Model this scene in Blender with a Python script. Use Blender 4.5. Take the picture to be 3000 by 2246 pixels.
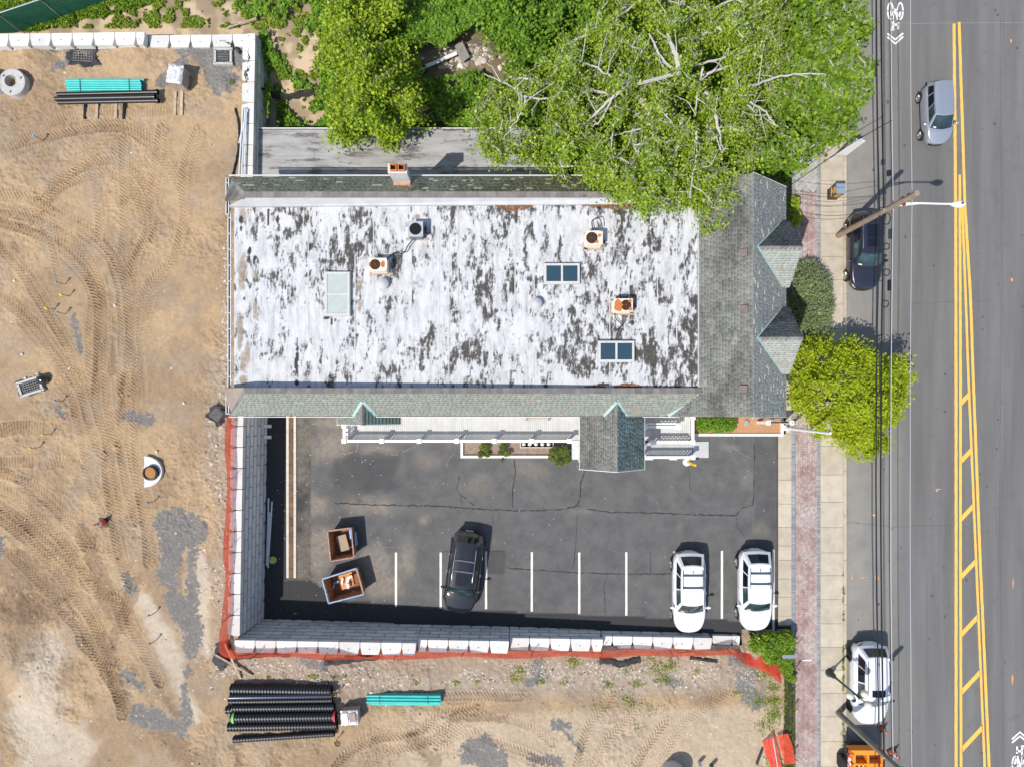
import bpy, math, random
import numpy as np
from mathutils import Vector, Matrix

for _o in list(bpy.data.objects):
    bpy.data.objects.remove(_o)
random.seed(11)
rng = np.random.default_rng(11)
S = bpy.context.scene
COL = S.collection
R = math.radians

# ---------------------------------------------------------------- camera, sky, sun
CAMZ = 41.0
FPX = 2000.0
cam_d = bpy.data.cameras.new("camera")
cam = bpy.data.objects.new("camera", cam_d)
COL.objects.link(cam)
cam.location = (0, 0, CAMZ)
cam.rotation_euler = (0, 0, 0)
cam_d.sensor_width = 36
cam_d.lens = 24.0
cam_d.shift_y = 77 / 3000
cam_d.clip_end = 2000
S.camera = cam

w = bpy.data.worlds.new("World")
S.world = w
w.use_nodes = True
nt = w.node_tree
nt.nodes.clear()
sky = nt.nodes.new("ShaderNodeTexSky")
sky.sky_type = 'NISHITA'
sky.sun_disc = False
sky.sun_elevation = R(55.9)
sky.sun_rotation = R(225)
bg = nt.nodes.new("ShaderNodeBackground")
bg.inputs[1].default_value = 0.15
wo = nt.nodes.new("ShaderNodeOutputWorld")
nt.links.new(sky.outputs[0], bg.inputs[0])
nt.links.new(bg.outputs[0], wo.inputs[0])

sd = bpy.data.lights.new("sun", 'SUN')
sun = bpy.data.objects.new("sun", sd)
COL.objects.link(sun)
sd.energy = 4.3
sd.angle = R(0.53)
sd.color = (1.0, 0.955, 0.89)
SUNDIR = Vector((0.396, 0.396, -0.828))
sun.rotation_euler = SUNDIR.to_track_quat('-Z', 'Y').to_euler()
sun.location = (-20, -20, 60)

S.view_settings.view_transform = 'Standard'
S.view_settings.look = 'None'
S.view_settings.gamma = 1
S.view_settings.exposure = 0.16
S.view_settings.use_curve_mapping = False
S.render.resolution_x = 1024
S.render.resolution_y = 766
S.render.engine = 'CYCLES'

# ---------------------------------------------------------------- coordinates
def gx(px, z=0.0): return (px - 1500) * (CAMZ - z) / FPX
def gy(py, z=0.0): return -(py - 1200) * (CAMZ - z) / FPX
def W(px, py, z=0.0): return Vector((gx(px, z), gy(py, z), z))
def lotz(X): return 1.1 * min(1, max(0, (X + 13.33) / 28.9))
def L(px, py, dz=0.0):
    X = gx(px, 0.5)
    for _ in range(4):
        X = gx(px, lotz(X) + dz)
    z = lotz(X) + dz
    return W(px, py, z)
ROAD = 1.06
WALK = 1.19
DIRT = 2.88

# ---------------------------------------------------------------- naming helpers
WO = {}
def tag(o, label=None, cat=None, group=None, kind=None):
    if label: o['label'] = label
    if cat: o['category'] = cat
    if group: o['group'] = group
    if kind: o['kind'] = kind
    return o
def thing(name, label, cat, loc=(0, 0, 0), rz=0.0, group=None):
    o = bpy.data.objects.new(name, None)
    COL.objects.link(o)
    o.empty_display_size = 0.2
    o.location = loc
    o.rotation_euler = (0, 0, rz)
    WO[o.name] = Vector(loc)
    return tag(o, label, cat, group)
def relabel(o, label): o['label'] = label; return o
def copy_tree(o, parent=None):
    c = o.copy()
    COL.objects.link(c)
    c.parent = parent
    if parent is None: WO[c.name] = Vector(o.location)
    for ch in list(o.children):
        copy_tree(ch, c)
    return c
def link_obj(name, me, parent=None, origin=None):
    o = bpy.data.objects.new(name, me)
    COL.objects.link(o)
    if parent is not None:
        o.parent = parent
        WO[o.name] = WO.get(parent.name, Vector((0, 0, 0)))
    elif origin is not None:
        o.location = origin
        WO[o.name] = Vector(origin)
    return o

class MB:
    def __init__(s): s.v = []; s.f = []; s.m = []; s.r = []
    def add(s, vs, fs, mi=0, rnd=None):
        b = len(s.v)
        s.v.extend([tuple(p) for p in vs])
        rr = random.random() if rnd is None else rnd
        for f in fs:
            s.f.append([b + i for i in f]); s.m.append(mi); s.r.append(rr)
    def hexa(s, p, mi=0, rnd=None):   # p0..3 bottom ccw, p4..7 top ccw
        s.add(p, [(3, 2, 1, 0), (4, 5, 6, 7), (0, 1, 5, 4), (1, 2, 6, 5), (2, 3, 7, 6), (3, 0, 4, 7)], mi, rnd)
    def box(s, c, size, rot=None, mi=0, rnd=None):
        hx, hy, hz = size[0] / 2, size[1] / 2, size[2] / 2
        p = [Vector(q) for q in ((-hx, -hy, -hz), (hx, -hy, -hz), (hx, hy, -hz), (-hx, hy, -hz), (-hx, -hy, hz), (hx, -hy, hz), (hx, hy, hz), (-hx, hy, hz))]
        if rot is not None:
            if not isinstance(rot, Matrix): rot = Matrix.Rotation(rot, 3, 'Z')
            p = [rot @ q for q in p]
        c = Vector(c)
        s.hexa([q + c for q in p], mi, rnd)
    def span(s, a, b, wd, th, mi=0, rnd=None):   # bar from a to b, width wd (horizontal), thickness th
        a = Vector(a); b = Vector(b); d = (b - a).normalized()
        up = Vector((0, 0, 1))
        if abs(d.z) > 0.98: up = Vector((1, 0, 0))
        sd_ = d.cross(up).normalized() * wd / 2
        n = sd_.cross(d).normalized() * th / 2
        s.hexa([a - sd_ - n, a + sd_ - n, b + sd_ - n, b - sd_ - n, a - sd_ + n, a + sd_ + n, b + sd_ + n, b - sd_ + n], mi, rnd)
    def prism(s, pts, z0, z1, mi=0, rnd=None):
        n = len(pts)
        z0s = z0 if hasattr(z0, '__len__') else [z0] * n
        z1s = z1 if hasattr(z1, '__len__') else [z1] * n
        vs = [(p[0], p[1], z0s[i]) for i, p in enumerate(pts)] + [(p[0], p[1], z1s[i]) for i, p in enumerate(pts)]
        fs = [tuple(range(n - 1, -1, -1)), tuple(range(n, 2 * n))] + [(i, (i + 1) % n, n + (i + 1) % n, n + i) for i in range(n)]
        s.add(vs, fs, mi, rnd)
    def poly(s, pts, mi=0, rnd=None): s.add(pts, [tuple(range(len(pts)))], mi, rnd)
    def slab(s, pts, th, mi=0, rnd=None):   # thick polygon, th below along its normal
        pts = [Vector(p) for p in pts]
        n = (pts[1] - pts[0]).cross(pts[2] - pts[0]).normalized()
        if n.z < 0: pts = pts[::-1]; n = -n
        k = len(pts)
        s.add(pts + [p - n * th for p in pts], [tuple(range(k)), tuple(range(2 * k - 1, k - 1, -1))] + [(i, k + i, k + (i + 1) % k, (i + 1) % k) for i in range(k)], mi, rnd)
    def tube(s, pts, r, n=8, mi=0, cap=True, rnd=None):
        pts = [Vector(p) for p in pts]
        k = len(pts)
        rs = r if hasattr(r, '__len__') else [r] * k
        vs = []
        prev = None
        for i, p in enumerate(pts):
            d = (pts[min(i + 1, k - 1)] - pts[max(i - 1, 0)]).normalized()
            if prev is None:
                up = Vector((0, 0, 1)) if abs(d.z) < .9 else Vector((1, 0, 0))
                a = d.cross(up).normalized()
            else:
                a = (prev - d * prev.dot(d)).normalized()
            prev = a
            b = d.cross(a)
            for j in range(n):
                t = 2 * math.pi * j / n
                vs.append(p + (a * math.cos(t) + b * math.sin(t)) * rs[i])
        fs = []
        for i in range(k - 1):
            for j in range(n):
                fs.append((i * n + j, i * n + (j + 1) % n, (i + 1) * n + (j + 1) % n, (i + 1) * n + j))
        if cap:
            fs.append(tuple(range(n - 1, -1, -1))); fs.append(tuple(range((k - 1) * n, k * n)))
        s.add(vs, fs, mi, rnd)
    def lathe(s, c, prof, n=24, mi=0, rnd=None, rot=None):  # prof: (r,z)
        vs = []; c = Vector(c)
        for r_, z_ in prof:
            for j in range(n):
                t = 2 * math.pi * j / n
                q = Vector((r_ * math.cos(t), r_ * math.sin(t), z_))
                if rot is not None: q = rot @ q
                vs.append(c + q)
        fs = []
        for i in range(len(prof) - 1):
            for j in range(n):
                fs.append((i * n + j, i * n + (j + 1) % n, (i + 1) * n + (j + 1) % n, (i + 1) * n + j))
        if prof[0][0] > 1e-4: fs.append(tuple(range(n - 1, -1, -1)))
        if prof[-1][0] > 1e-4: fs.append(tuple(range((len(prof) - 1) * n, len(prof) * n)))
        s.add(vs, fs, mi, rnd)
    def grid(s, rows, mi=0, rnd=None, flip=False):
        n = len(rows); m = len(rows[0])
        vs = [p for r_ in rows for p in r_]
        fs = []
        for i in range(n - 1):
            for j in range(m - 1):
                q = (i * m + j, i * m + j + 1, (i + 1) * m + j + 1, (i + 1) * m + j)
                fs.append(q[::-1] if flip else q)
        s.add(vs, fs, mi, rnd)
    def mesh(s, name, mats, off=Vector((0, 0, 0)), smooth=False):
        me = bpy.data.meshes.new(name)
        me.from_pydata([(p[0] - off.x, p[1] - off.y, p[2] - off.z) for p in s.v], [], s.f)
        if not isinstance(mats, (list, tuple)): mats = [mats]
        for m in mats: me.materials.append(m)
        if len(mats) > 1: me.polygons.foreach_set('material_index', s.m)
        at = me.attributes.new('rnd', 'FLOAT', 'FACE')
        at.data.foreach_set('value', s.r)
        if smooth:
            me.polygons.foreach_set('use_smooth', [True] * len(me.polygons))
            if smooth != 'all':
                try: me.set_sharp_from_angle(angle=R(smooth if smooth > 1 else 40))
                except Exception: pass
        me.update()
        return me
    def build(s, name, mats, parent=None, smooth=False, local=False, label=None, kind=None, cat=None, group=None):
        if parent is not None:
            off = Vector((0, 0, 0)) if local else WO.get(parent.name, Vector((0, 0, 0)))
            o = link_obj(name, s.mesh(name, mats, off, smooth), parent)
        else:
            a = np.array(s.v)
            org = Vector(((a[:, 0].min() + a[:, 0].max()) / 2, (a[:, 1].min() + a[:, 1].max()) / 2, a[:, 2].min()))
            o = link_obj(name, s.mesh(name, mats, org, smooth), None, org)
        return tag(o, label, cat, group, kind)

def inst(name, me, parent, mw):
    o = link_obj(name, me, parent)
    o.matrix_local = Matrix.Translation(-WO.get(parent.name, Vector((0, 0, 0)))) @ mw
    return o

def npmesh(name, V, Fq, mats, parent=None, attrs=None, smooth=False, kind=None, label=None, cat=None, group=None, fattrs=None):
    """fast mesh from numpy verts (n,3) and quads (m,4)"""
    off = WO.get(parent.name, Vector((0, 0, 0))) if parent is not None else Vector((0, 0, 0))
    V = np.asarray(V, dtype=np.float32) - np.array([off.x, off.y, off.z], dtype=np.float32)
    k = Fq.shape[1]
    me = bpy.data.meshes.new(name)
    me.vertices.add(len(V)); me.vertices.foreach_set('co', V.ravel())
    me.loops.add(len(Fq) * k); me.loops.foreach_set('vertex_index', Fq.astype(np.int32).ravel())
    me.polygons.add(len(Fq))
    me.polygons.foreach_set('loop_start', np.arange(0, len(Fq) * k, k, dtype=np.int32))
    me.polygons.foreach_set('loop_total', np.full(len(Fq), k, dtype=np.int32))
    me.update(calc_edges=True)
    if smooth: me.polygons.foreach_set('use_smooth', np.ones(len(Fq), dtype=bool))
    if not isinstance(mats, (list, tuple)): mats = [mats]
    for m in mats: me.materials.append(m)
    for nm, arr in (attrs or {}).items():
        if arr.ndim == 2:
            at = me.attributes.new(nm, 'FLOAT_COLOR', 'POINT')
            a4 = np.ones((len(arr), 4), dtype=np.float32); a4[:, :3] = arr
            at.data.foreach_set('color', a4.ravel())
        else:
            at = me.attributes.new(nm, 'FLOAT', 'POINT')
            at.data.foreach_set('value', arr.astype(np.float32))
    for nm, arr in (fattrs or {}).items():
        at = me.attributes.new(nm, 'FLOAT', 'FACE')
        at.data.foreach_set('value', arr.astype(np.float32))
    me.update()
    o = link_obj(name, me, parent)
    return tag(o, label, cat, group, kind)

# ---------------------------------------------------------------- numpy noise
def _hash(ix, iy, seed):
    h = (ix.astype(np.int64) * 374761393 + iy.astype(np.int64) * 668265263 + seed * 1274126177) & 0xffffffff
    h = ((h ^ (h >> 13)) * 1103515245) & 0xffffffff
    h = (h ^ (h >> 16)) & 0xffffffff
    return h.astype(np.float64) / 4294967295.0
def vnoise(x, y, seed=0):
    ix = np.floor(x); iy = np.floor(y)
    fx = x - ix; fy = y - iy
    fx = fx * fx * (3 - 2 * fx); fy = fy * fy * (3 - 2 * fy)
    a = _hash(ix, iy, seed); b = _hash(ix + 1, iy, seed); c = _hash(ix, iy + 1, seed); d = _hash(ix + 1, iy + 1, seed)
    return a * (1 - fx) * (1 - fy) + b * fx * (1 - fy) + c * (1 - fx) * fy + d * fx * fy
def fbm(x, y, seed=0, octv=4):
    s_ = 0; a = .5; n = 0
    for o in range(octv):
        s_ = s_ + a * vnoise(x * 2 ** o, y * 2 ** o, seed + o * 17); n += a; a *= .5
    return s_ / n
def sstep(a, b, x):
    t = np.clip((x - a) / (b - a), 0, 1)
    return t * t * (3 - 2 * t)
def inpoly(x, y, P):
    x = np.asarray(x); y = np.asarray(y)
    r = np.zeros(x.shape, bool)
    n = len(P)
    for i in range(n):
        x0, y0 = P[i]; x1, y1 = P[(i + 1) % n]
        if y0 == y1: continue
        c = ((y0 > y) != (y1 > y)) & (x < (x1 - x0) * (y - y0) / (y1 - y0) + x0)
        r ^= c
    return r
def bez(pts, n=8):   # catmull rom
    P = [Vector(p) for p in pts]; out = []
    for i in range(len(P) - 1):
        p0 = P[max(i - 1, 0)]; p1 = P[i]; p2 = P[i + 1]; p3 = P[min(i + 2, len(P) - 1)]
        for k in range(n):
            t = k / n
            out.append(.5 * ((2 * p1) + (p2 - p0) * t + (2 * p0 - 5 * p1 + 4 * p2 - p3) * t * t + (3 * p1 - p0 - 3 * p2 + p3) * t ** 3))
    out.append(P[-1])
    return out

# ---------------------------------------------------------------- materials
class NT:
    def __init__(s, name):
        s.m = bpy.data.materials.new(name); s.m.use_nodes = True
        s.t = s.m.node_tree; s.b = s.t.nodes['Principled BSDF']
    def n(s, typ, **kw):
        x = s.t.nodes.new(typ)
        for k, v in kw.items(): setattr(x, k, v)
        return x
    def l(s, a, b): s.t.links.new(a, b)
    def coord(s, kind='world', scale=(1, 1, 1)):
        if kind == 'world': o = s.n('ShaderNodeNewGeometry').outputs['Position']
        else: o = s.n('ShaderNodeTexCoord').outputs['Object']
        mp = s.n('ShaderNodeMapping'); mp.inputs['Scale'].default_value = scale
        s.l(o, mp.inputs[0]); return mp.outputs[0]
    def noise(s, co, scale=5, detail=4, rough=.6, dist=0):
        x = s.n('ShaderNodeTexNoise'); x.inputs['Scale'].default_value = scale
        x.inputs['Detail'].default_value = detail; x.inputs['Roughness'].default_value = rough
        x.inputs['Distortion'].default_value = dist
        s.l(co, x.inputs['Vector']); return x.outputs[0]
    def ramp(s, fac, stops, interp='LINEAR'):
        x = s.n('ShaderNodeValToRGB'); x.color_ramp.interpolation = interp
        e = x.color_ramp.elements
        while len(e) < len(stops): e.new(.5)
        for i, (p, c) in enumerate(stops):
            e[i].position = p; e[i].color = (*c, 1) if len(c) == 3 else c
        s.l(fac, x.inputs[0]); return x.outputs[0]
    def mix(s, fac, a, b, mode='MIX'):
        x = s.n('ShaderNodeMix', data_type='RGBA', blend_type=mode)
        for sk, v in ((x.inputs[0], fac), (x.inputs[6], a), (x.inputs[7], b)):
            if isinstance(v, (int, float)): sk.default_value = v
            elif isinstance(v, (tuple, list)): sk.default_value = (*v, 1) if len(v) == 3 else v
            else: s.l(v, sk)
        return x.outputs[2]
    def math(s, op, a, b=0.0, clamp=False):
        x = s.n('ShaderNodeMath', operation=op); x.use_clamp = clamp
        for sk, v in ((x.inputs[0], a), (x.inputs[1], b)):
            if isinstance(v, (int, float)): sk.default_value = v
            else: s.l(v, sk)
        return x.outputs[0]
    def attr(s, nm, col=False):
        x = s.n('ShaderNodeAttribute', attribute_name=nm)
        return x.outputs['Color'] if col else x.outputs['Fac']
    def rnd(s):
        a = s.attr('rnd'); b = s.n('ShaderNodeObjectInfo').outputs['Random']
        return s.math('FRACT', s.math('ADD', a, b))
    def bump(s, h, strength=.3, dist=.02):
        x = s.n('ShaderNodeBump'); x.inputs['Strength'].default_value = strength; x.inputs['Distance'].default_value = dist
        s.l(h, x.inputs['Height']); s.l(x.outputs[0], s.b.inputs['Normal'])
    def color(s, c):
        if isinstance(c, tuple): s.b.inputs['Base Color'].default_value = (*c, 1)
        else: s.l(c, s.b.inputs['Base Color'])
    def set(s, rough=None, metal=None, spec=None, coat=None):
        if rough is not None:
            if isinstance(rough, (int, float)): s.b.inputs['Roughness'].default_value = rough
            else: s.l(rough, s.b.inputs['Roughness'])
        if metal is not None: s.b.inputs['Metallic'].default_value = metal
        if spec is not None: s.b.inputs['Specular IOR Level'].default_value = spec
        if coat is not None: s.b.inputs['Coat Weight'].default_value = coat; s.b.inputs['Coat Roughness'].default_value = .03

def mat(name, c, c2=None, rough=.8, metal=0, nscale=3, detail=5, rv=0.0, bump=0, bscale=60, kind='world', spec=.4, coat=None, scale=(1, 1, 1), lo=.35, hi=.65, c3=None):
    s = NT(name)
    if c2 is not None:
        co = s.coord(kind, scale)
        stops = [(lo, c), (hi, c2)] if c3 is None else [(lo, c), ((lo + hi) / 2, c2), (hi, c3)]
        col = s.ramp(s.noise(co, nscale, detail), stops)
    else:
        x = s.n('ShaderNodeRGB'); x.outputs[0].default_value = (*c, 1); col = x.outputs[0]
    if rv:
        h = s.n('ShaderNodeHueSaturation')
        s.l(col, h.inputs['Color'])
        s.l(s.math('ADD', s.math('MULTIPLY', s.rnd(), 2 * rv), 1 - rv), h.inputs['Value'])
        col = h.outputs[0]
    s.color(col)
    s.set(rough, metal, spec, coat)
    if bump: s.bump(s.noise(s.coord(kind), bscale, 3), bump)
    return s.m
# ================================================================ GROUND
def dirtz(X, Y):
    z = np.where(X < -10.65, 2.85, np.clip(2.45 - .0765 * (X + 5.4), 1.12, 2.85))
    return z + .35 * sstep(-15.5, -20, Y) * sstep(-6, 6, X)
def pz(px, py, z=2.85): return (gx(px, z), gy(py, z))

TR = [  # tyre and crawler tracks: pixel polylines, width m, depth, kind
 ([(-30,447),(60,420),(156,398),(272,377),(362,377),(435,420),(489,482),(525,543),(543,620)], .5, 1., 'v'),
 ([(100,650),(163,565),(217,507),(275,475),(344,471),(399,507),(435,565),(453,640),(450,700)], .5, 1., 'v'),
 ([(120,600),(200,540),(300,510),(350,520),(400,580),(420,650)], .45, .8, 'v'),
 ([(362,400),(362,480),(366,560),(366,622),(366,713),(359,767),(372,850),(385,950),(380,1050),(370,1150),(352,1285),(368,1400),(400,1530)], .5, 1., 'v'),
 ([(575,380),(545,470),(536,550),(536,659),(507,753),(453,811),(417,876),(391,985),(384,1150)], .5, .9, 'v'),
 ([(470,370),(460,460),(446,550),(435,659),(399,753),(373,840),(380,950),(402,1160),(395,1250),(400,1340),(410,1430),(425,1540),(435,1650)], .5, .9, 'v'),
 ([(-20,575),(90,583),(163,622),(254,673),(326,738),(362,811),(384,894),(380,1021),(362,1150)], .55, 1.1, 'v'),
 ([(-20,644),(72,670),(163,713),(225,767),(268,825),(290,894),(290,985),(283,1150),(290,1213),(315,1285),(312,1376),(326,1485),(345,1600),(380,1720)], .55, 1.1, 'v'),
 ([(-20,622),(90,637),(163,670),(235,720),(275,775),(300,850),(305,960),(312,1100),(320,1213),(345,1300)], .5, 1., 'v'),
 ([(-20,700),(54,785),(109,869),(160,950),(210,1040),(240,1150),(262,1230)], .5, .8, 'v'),
 ([(-20,860),(54,912),(109,967),(163,1039),(203,1093),(235,1150),(265,1240),(290,1330)], .5, .8, 'v'),
 ([(140,640),(150,700),(165,770),(180,830)], .45, .6, 'v'),
 ([(263,380),(268,460),(280,560),(290,640),(290,700)], .45, .8, 'v'),
 ([(-20,1262),(60,1250),(130,1255)], .8, .9, 'c'),
 ([(-20,1352),(95,1350)], .6, .9, 'c'),
 ([(130,1362),(180,1350),(225,1375)], .6, .9, 'c'),
 ([(-20,1372),(54,1398),(109,1441),(156,1481),(205,1535),(250,1600)], .55, 1.1, 'v'),
 ([(-20,1462),(72,1532),(145,1600),(196,1650),(215,1720),(188,1765),(254,1849),(308,1954),(351,2045),(366,2090)], .6, 1.3, 'v'),
 ([(-20,1505),(72,1575),(127,1630),(180,1690),(240,1770),(275,1830),(330,1940)], .55, 1.1, 'v'),
 ([(-20,1420),(60,1465),(150,1545),(210,1620),(290,1730),(348,1755),(391,1845),(427,1900),(470,2000)], .55, 1.0, 'v'),
 ([(-20,1580),(60,1650),(150,1740),(200,1800)], .5, .9, 'v'),
 ([(520,1480),(560,1500),(600,1560)], .4, .3, 'c'),
 ([(170,1120),(215,1170),(238,1290),(260,1400),(300,1500)], .5, .7, 'v'),
 ([(1300,2048),(1400,2050),(1530,2058)], .5, .8, 'v'),
 ([(1806,2055),(1771,2102),(1735,2142),(1710,2204),(1690,2280)], .5, 1., 'v'),
 ([(1897,2080),(1825,2153),(1771,2211),(1740,2280)], .5, 1., 'v'),
 ([(1966,2143),(1898,2226),(1870,2290)], .5, 1., 'v'),
 ([(1280,2200),(1372,2160),(1452,2190),(1554,2226),(1650,2280)], .5, .9, 'v'),
 ([(1397,2081),(1288,2106),(1216,2153),(1089,2171),(999,2226),(960,2290)], .5, 1., 'v'),
 ([(1420,2120),(1320,2140),(1230,2190),(1120,2210),(1040,2290)], .5, .9, 'v'),
 ([(1200,2140),(1165,2080),(1150,2050)], .45, .6, 'v'),
 ([(1300,2105),(1400,2130),(1480,2120),(1560,2150),(1620,2200)], .45, .7, 'v'),
 ([(2160,2060),(2080,2110),(2010,2160),(1940,2280)], .5, .6, 'v'),
 ([(20,430),(120,380),(200,340),(300,325),(420,330),(520,320)], .5, .5, 'c'),
 ([(60,2170),(100,2200),(130,2290)], .5, .5, 'v'),
]
res = .045
_ex = []
for q_, off_, dp_ in ((0, 30, .5), (1, -28, .6), (3, 26, .7), (3, -24, .6), (4, 24, .5), (5, 25, .7), (6, -26, .7), (7, 24, .6), (7, -26, .5), (9, 26, .6), (10, 26, .7), (10, -28, .5), (16, 28, .8), (17, -28, .9), (18, 26, .6), (19, -28, .7), (23, 30, .5), (28, 28, .6), (27, -30, .6)):
    pp_, wd_, de_, ki_ = TR[q_]
    _ex.append(([(a + off_ * (.6 + .4 * math.sin(i * 1.3)), b + off_ * .55 * math.cos(i * .9)) for i, (a, b) in enumerate(pp_)], wd_ * .9, de_ * dp_, ki_))
TR = _ex + TR
X0, X1, Y0, Y1 = -31.0, 16.33, -22.6, 21.2
nx = int((X1 - X0) / res) + 1; ny = int((Y1 - Y0) / res) + 1
gxs = X0 + np.arange(nx) * res; gys = Y0 + np.arange(ny) * res
XX, YY = np.meshgrid(gxs, gys)           # [iy, ix]
keep = ((XX < -15.25) & (YY < 2)) | ((XX < -14.72) & (YY >= 2)) | (YY < -13.32 - .012 * (XX + 14.9))
keep |= (XX > 13.4) & (YY < -12.75)
keep |= (XX < -14.45) & (YY > 19.8)
keep &= (YY < 20.85)
hgt = dirtz(XX, YY)
base_h = hgt.copy()
n1 = fbm(XX / 2.2, YY / 2.2, 3, 4); n2 = fbm(XX / .5, YY / .5, 9, 4); n3 = fbm(XX / .12, YY / .12, 21, 3)
rough_zone = sstep(.42, .62, fbm(XX / 3.1 + 7, YY / 3.1, 33, 3))
hgt += (n1 - .5) * .22 + (n2 - .5) * .13 * (.35 + rough_zone) + (n3 - .5) * .085 * (.3 + rough_zone)
moist = np.zeros_like(hgt)
for pts, wd, dep, kind in TR:
    P = bez([(*pz(a, b), 0) for a, b in pts], 14)
    s_ = 0.0
    seg = []
    best = None
    # gather the bounding box of the whole track
    xs = [p.x for p in P]; ys = [p.y for p in P]
    i0 = max(0, int((min(xs) - wd - X0) / res)); i1 = min(nx, int((max(xs) + wd - X0) / res) + 2)
    j0 = max(0, int((min(ys) - wd - Y0) / res)); j1 = min(ny, int((max(ys) + wd - Y0) / res) + 2)
    if i1 <= i0 or j1 <= j0: continue
    D = np.full((j1 - j0, i1 - i0), 9.0); SG = np.zeros_like(D); AL = np.zeros_like(D)
    for a, b in zip(P[:-1], P[1:]):
        dx, dy = b.x - a.x, b.y - a.y
        ln = math.hypot(dx, dy)
        if ln < 1e-6: continue
        u0 = max(i0, int((min(a.x, b.x) - wd - X0) / res)); u1 = min(i1, int((max(a.x, b.x) + wd - X0) / res) + 2)
        v0 = max(j0, int((min(a.y, b.y) - wd - Y0) / res)); v1 = min(j1, int((max(a.y, b.y) + wd - Y0) / res) + 2)
        if u1 > u0 and v1 > v0:
            xx = XX[v0:v1, u0:u1] - a.x; yy = YY[v0:v1, u0:u1] - a.y
            t = np.clip((xx * dx + yy * dy) / ln ** 2, 0, 1)
            ex = xx - t * dx; ey = yy - t * dy
            d = np.hypot(ex, ey); sg = np.sign(xx * dy - yy * dx)
            sl = (slice(v0 - j0, v1 - j0), slice(u0 - i0, u1 - i0))
            m_ = d < D[sl]
            D[sl] = np.where(m_, d, D[sl]); SG[sl] = np.where(m_, sg, SG[sl]); AL[sl] = np.where(m_, s_ + t * ln, AL[sl])
        s_ += ln
    hw = wd / 2
    inside = 1 - sstep(hw * .85, hw * 1.1, D)
    fade = .50 + .75 * sstep(.25, .75, fbm(XX[j0:j1, i0:i1] / 1.3, YY[j0:j1, i0:i1] / 1.3, 77 + len(pts), 3))
    per = .20 if kind == 'v' else .16
    ph = (AL + (.75 * D if kind == 'v' else 0) + (SG > 0) * per * .5 * (kind == 'v')) / per
    ph = ph + .4 * (fbm(XX[j0:j1, i0:i1] / .45, YY[j0:j1, i0:i1] / .45, 31 + len(pts), 3) - .5)
    saw = np.mod(ph, 1)
    cle = np.where(saw < .55, sstep(0, .22, saw), 1 - sstep(.55, .72, saw))
    edge = np.exp(-((D - hw * 1.15) / .06) ** 2)
    sub = hgt[j0:j1, i0:i1]
    hgt[j0:j1, i0:i1] = sub * (1 - .55 * inside) + .55 * inside * base_h[j0:j1, i0:i1] + dep * fade * (inside * (cle * .095 - .065) + edge * .025)
    moist[j0:j1, i0:i1] = np.maximum(moist[j0:j1, i0:i1], inside * dep * .42 * fade)
# colour -------------------------------------------------------------
def c3(*c): return np.array(c, dtype=np.float64)
TAN = c3(.41, .292, .175); TAN2 = c3(.315, .225, .14); SAND = c3(.50, .425, .33); DARK = c3(.20, .135, .085); GRAV = c3(.185, .18, .17); GREYT = c3(.32, .26, .20)
colr = TAN + (TAN2 - TAN) * sstep(.35, .65, n1)[..., None]
k = sstep(.45, .7, fbm(XX / 1.3, YY / 1.3, 51, 4))[..., None] * .45
colr = colr * (1 - k) + GREYT * k
def field(px0, py0, px1, py1, wd_):   # soft distance field about a segment
    a = pz(px0, py0); b = pz(px1, py1)
    dx, dy = b[0] - a[0], b[1] - a[1]
    t = np.clip(((XX - a[0]) * dx + (YY - a[1]) * dy) / (dx * dx + dy * dy + 1e-9), 0, 1)
    d = np.hypot(XX - a[0] - t * dx, YY - a[1] - t * dy)
    wob = (n2 - .5) * .9 + (n1 - .5) * 1.2
    return 1 - sstep(wd_ * .35, wd_ * 1.10, d + wob * wd_ * .9 + (n3 - .5) * .5)
def lay(c, f, amt=1.0):
    global colr
    f = np.clip(f * amt, 0, 1)[..., None]
    colr = colr * (1 - f) + c * f
ndry = fbm(XX / .28, YY / .28, 91, 4)
# pale sand, lower left and the southern strip
for s4 in ((125,1930,110,2240,1.5),(60,2120,210,2180,1.7),(590,1640,600,1900,.5),(430,1760,560,2080,.8),(1100,2010,2100,2020,.8)):
    lay(SAND, field(*s4), .8)
lay(c3(.49, .395, .285), 1 - sstep(-13.6, -13.0, YY) * 1.0 + 0 * XX if False else sstep(-17.0, -17.6, YY) * sstep(-9, -5, XX), .75)
for s4 in ((60,1790,60,1900,1.3),(20,1650,140,1720,1.2),(250,1560,330,1800,.55),(300,1870,370,2080,.5),(330,1880,400,1700,.4),(480,2140,560,2240,.7),(470,2020,520,2100,.4),(1200,2160,1270,2240,.5),
           (2130,1990,2140,2060,.55),(620,1190,680,1230,.55),(330,990,330,1090,.3),(2050,2060,2110,2080,.35),(1330,2110,1480,2120,.3),(690,2190,700,2240,.3),(800,2200,810,2240,.3),(0,1800,160,1790,.7)):
    lay(DARK, field(*s4) * (.5 + .8 * ndry), .62)
rub = np.clip(sstep(-13.25, -13.6, YY) * (1 - sstep(-16.0, -16.9, YY + (n1 - .5) * 1.2)) * sstep(-15.5, -14.8, XX) + sstep(-17.1, -16.3, XX + (n1 - .5) * 1.6) * (XX < -14.8) * (1 - sstep(2.5, 4, YY)) * sstep(-15, -12, YY), 0, 1)
lay(c3(.33, .265, .20), rub, .8)
speck = (ndry > .60)
gv = np.zeros_like(hgt)
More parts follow.
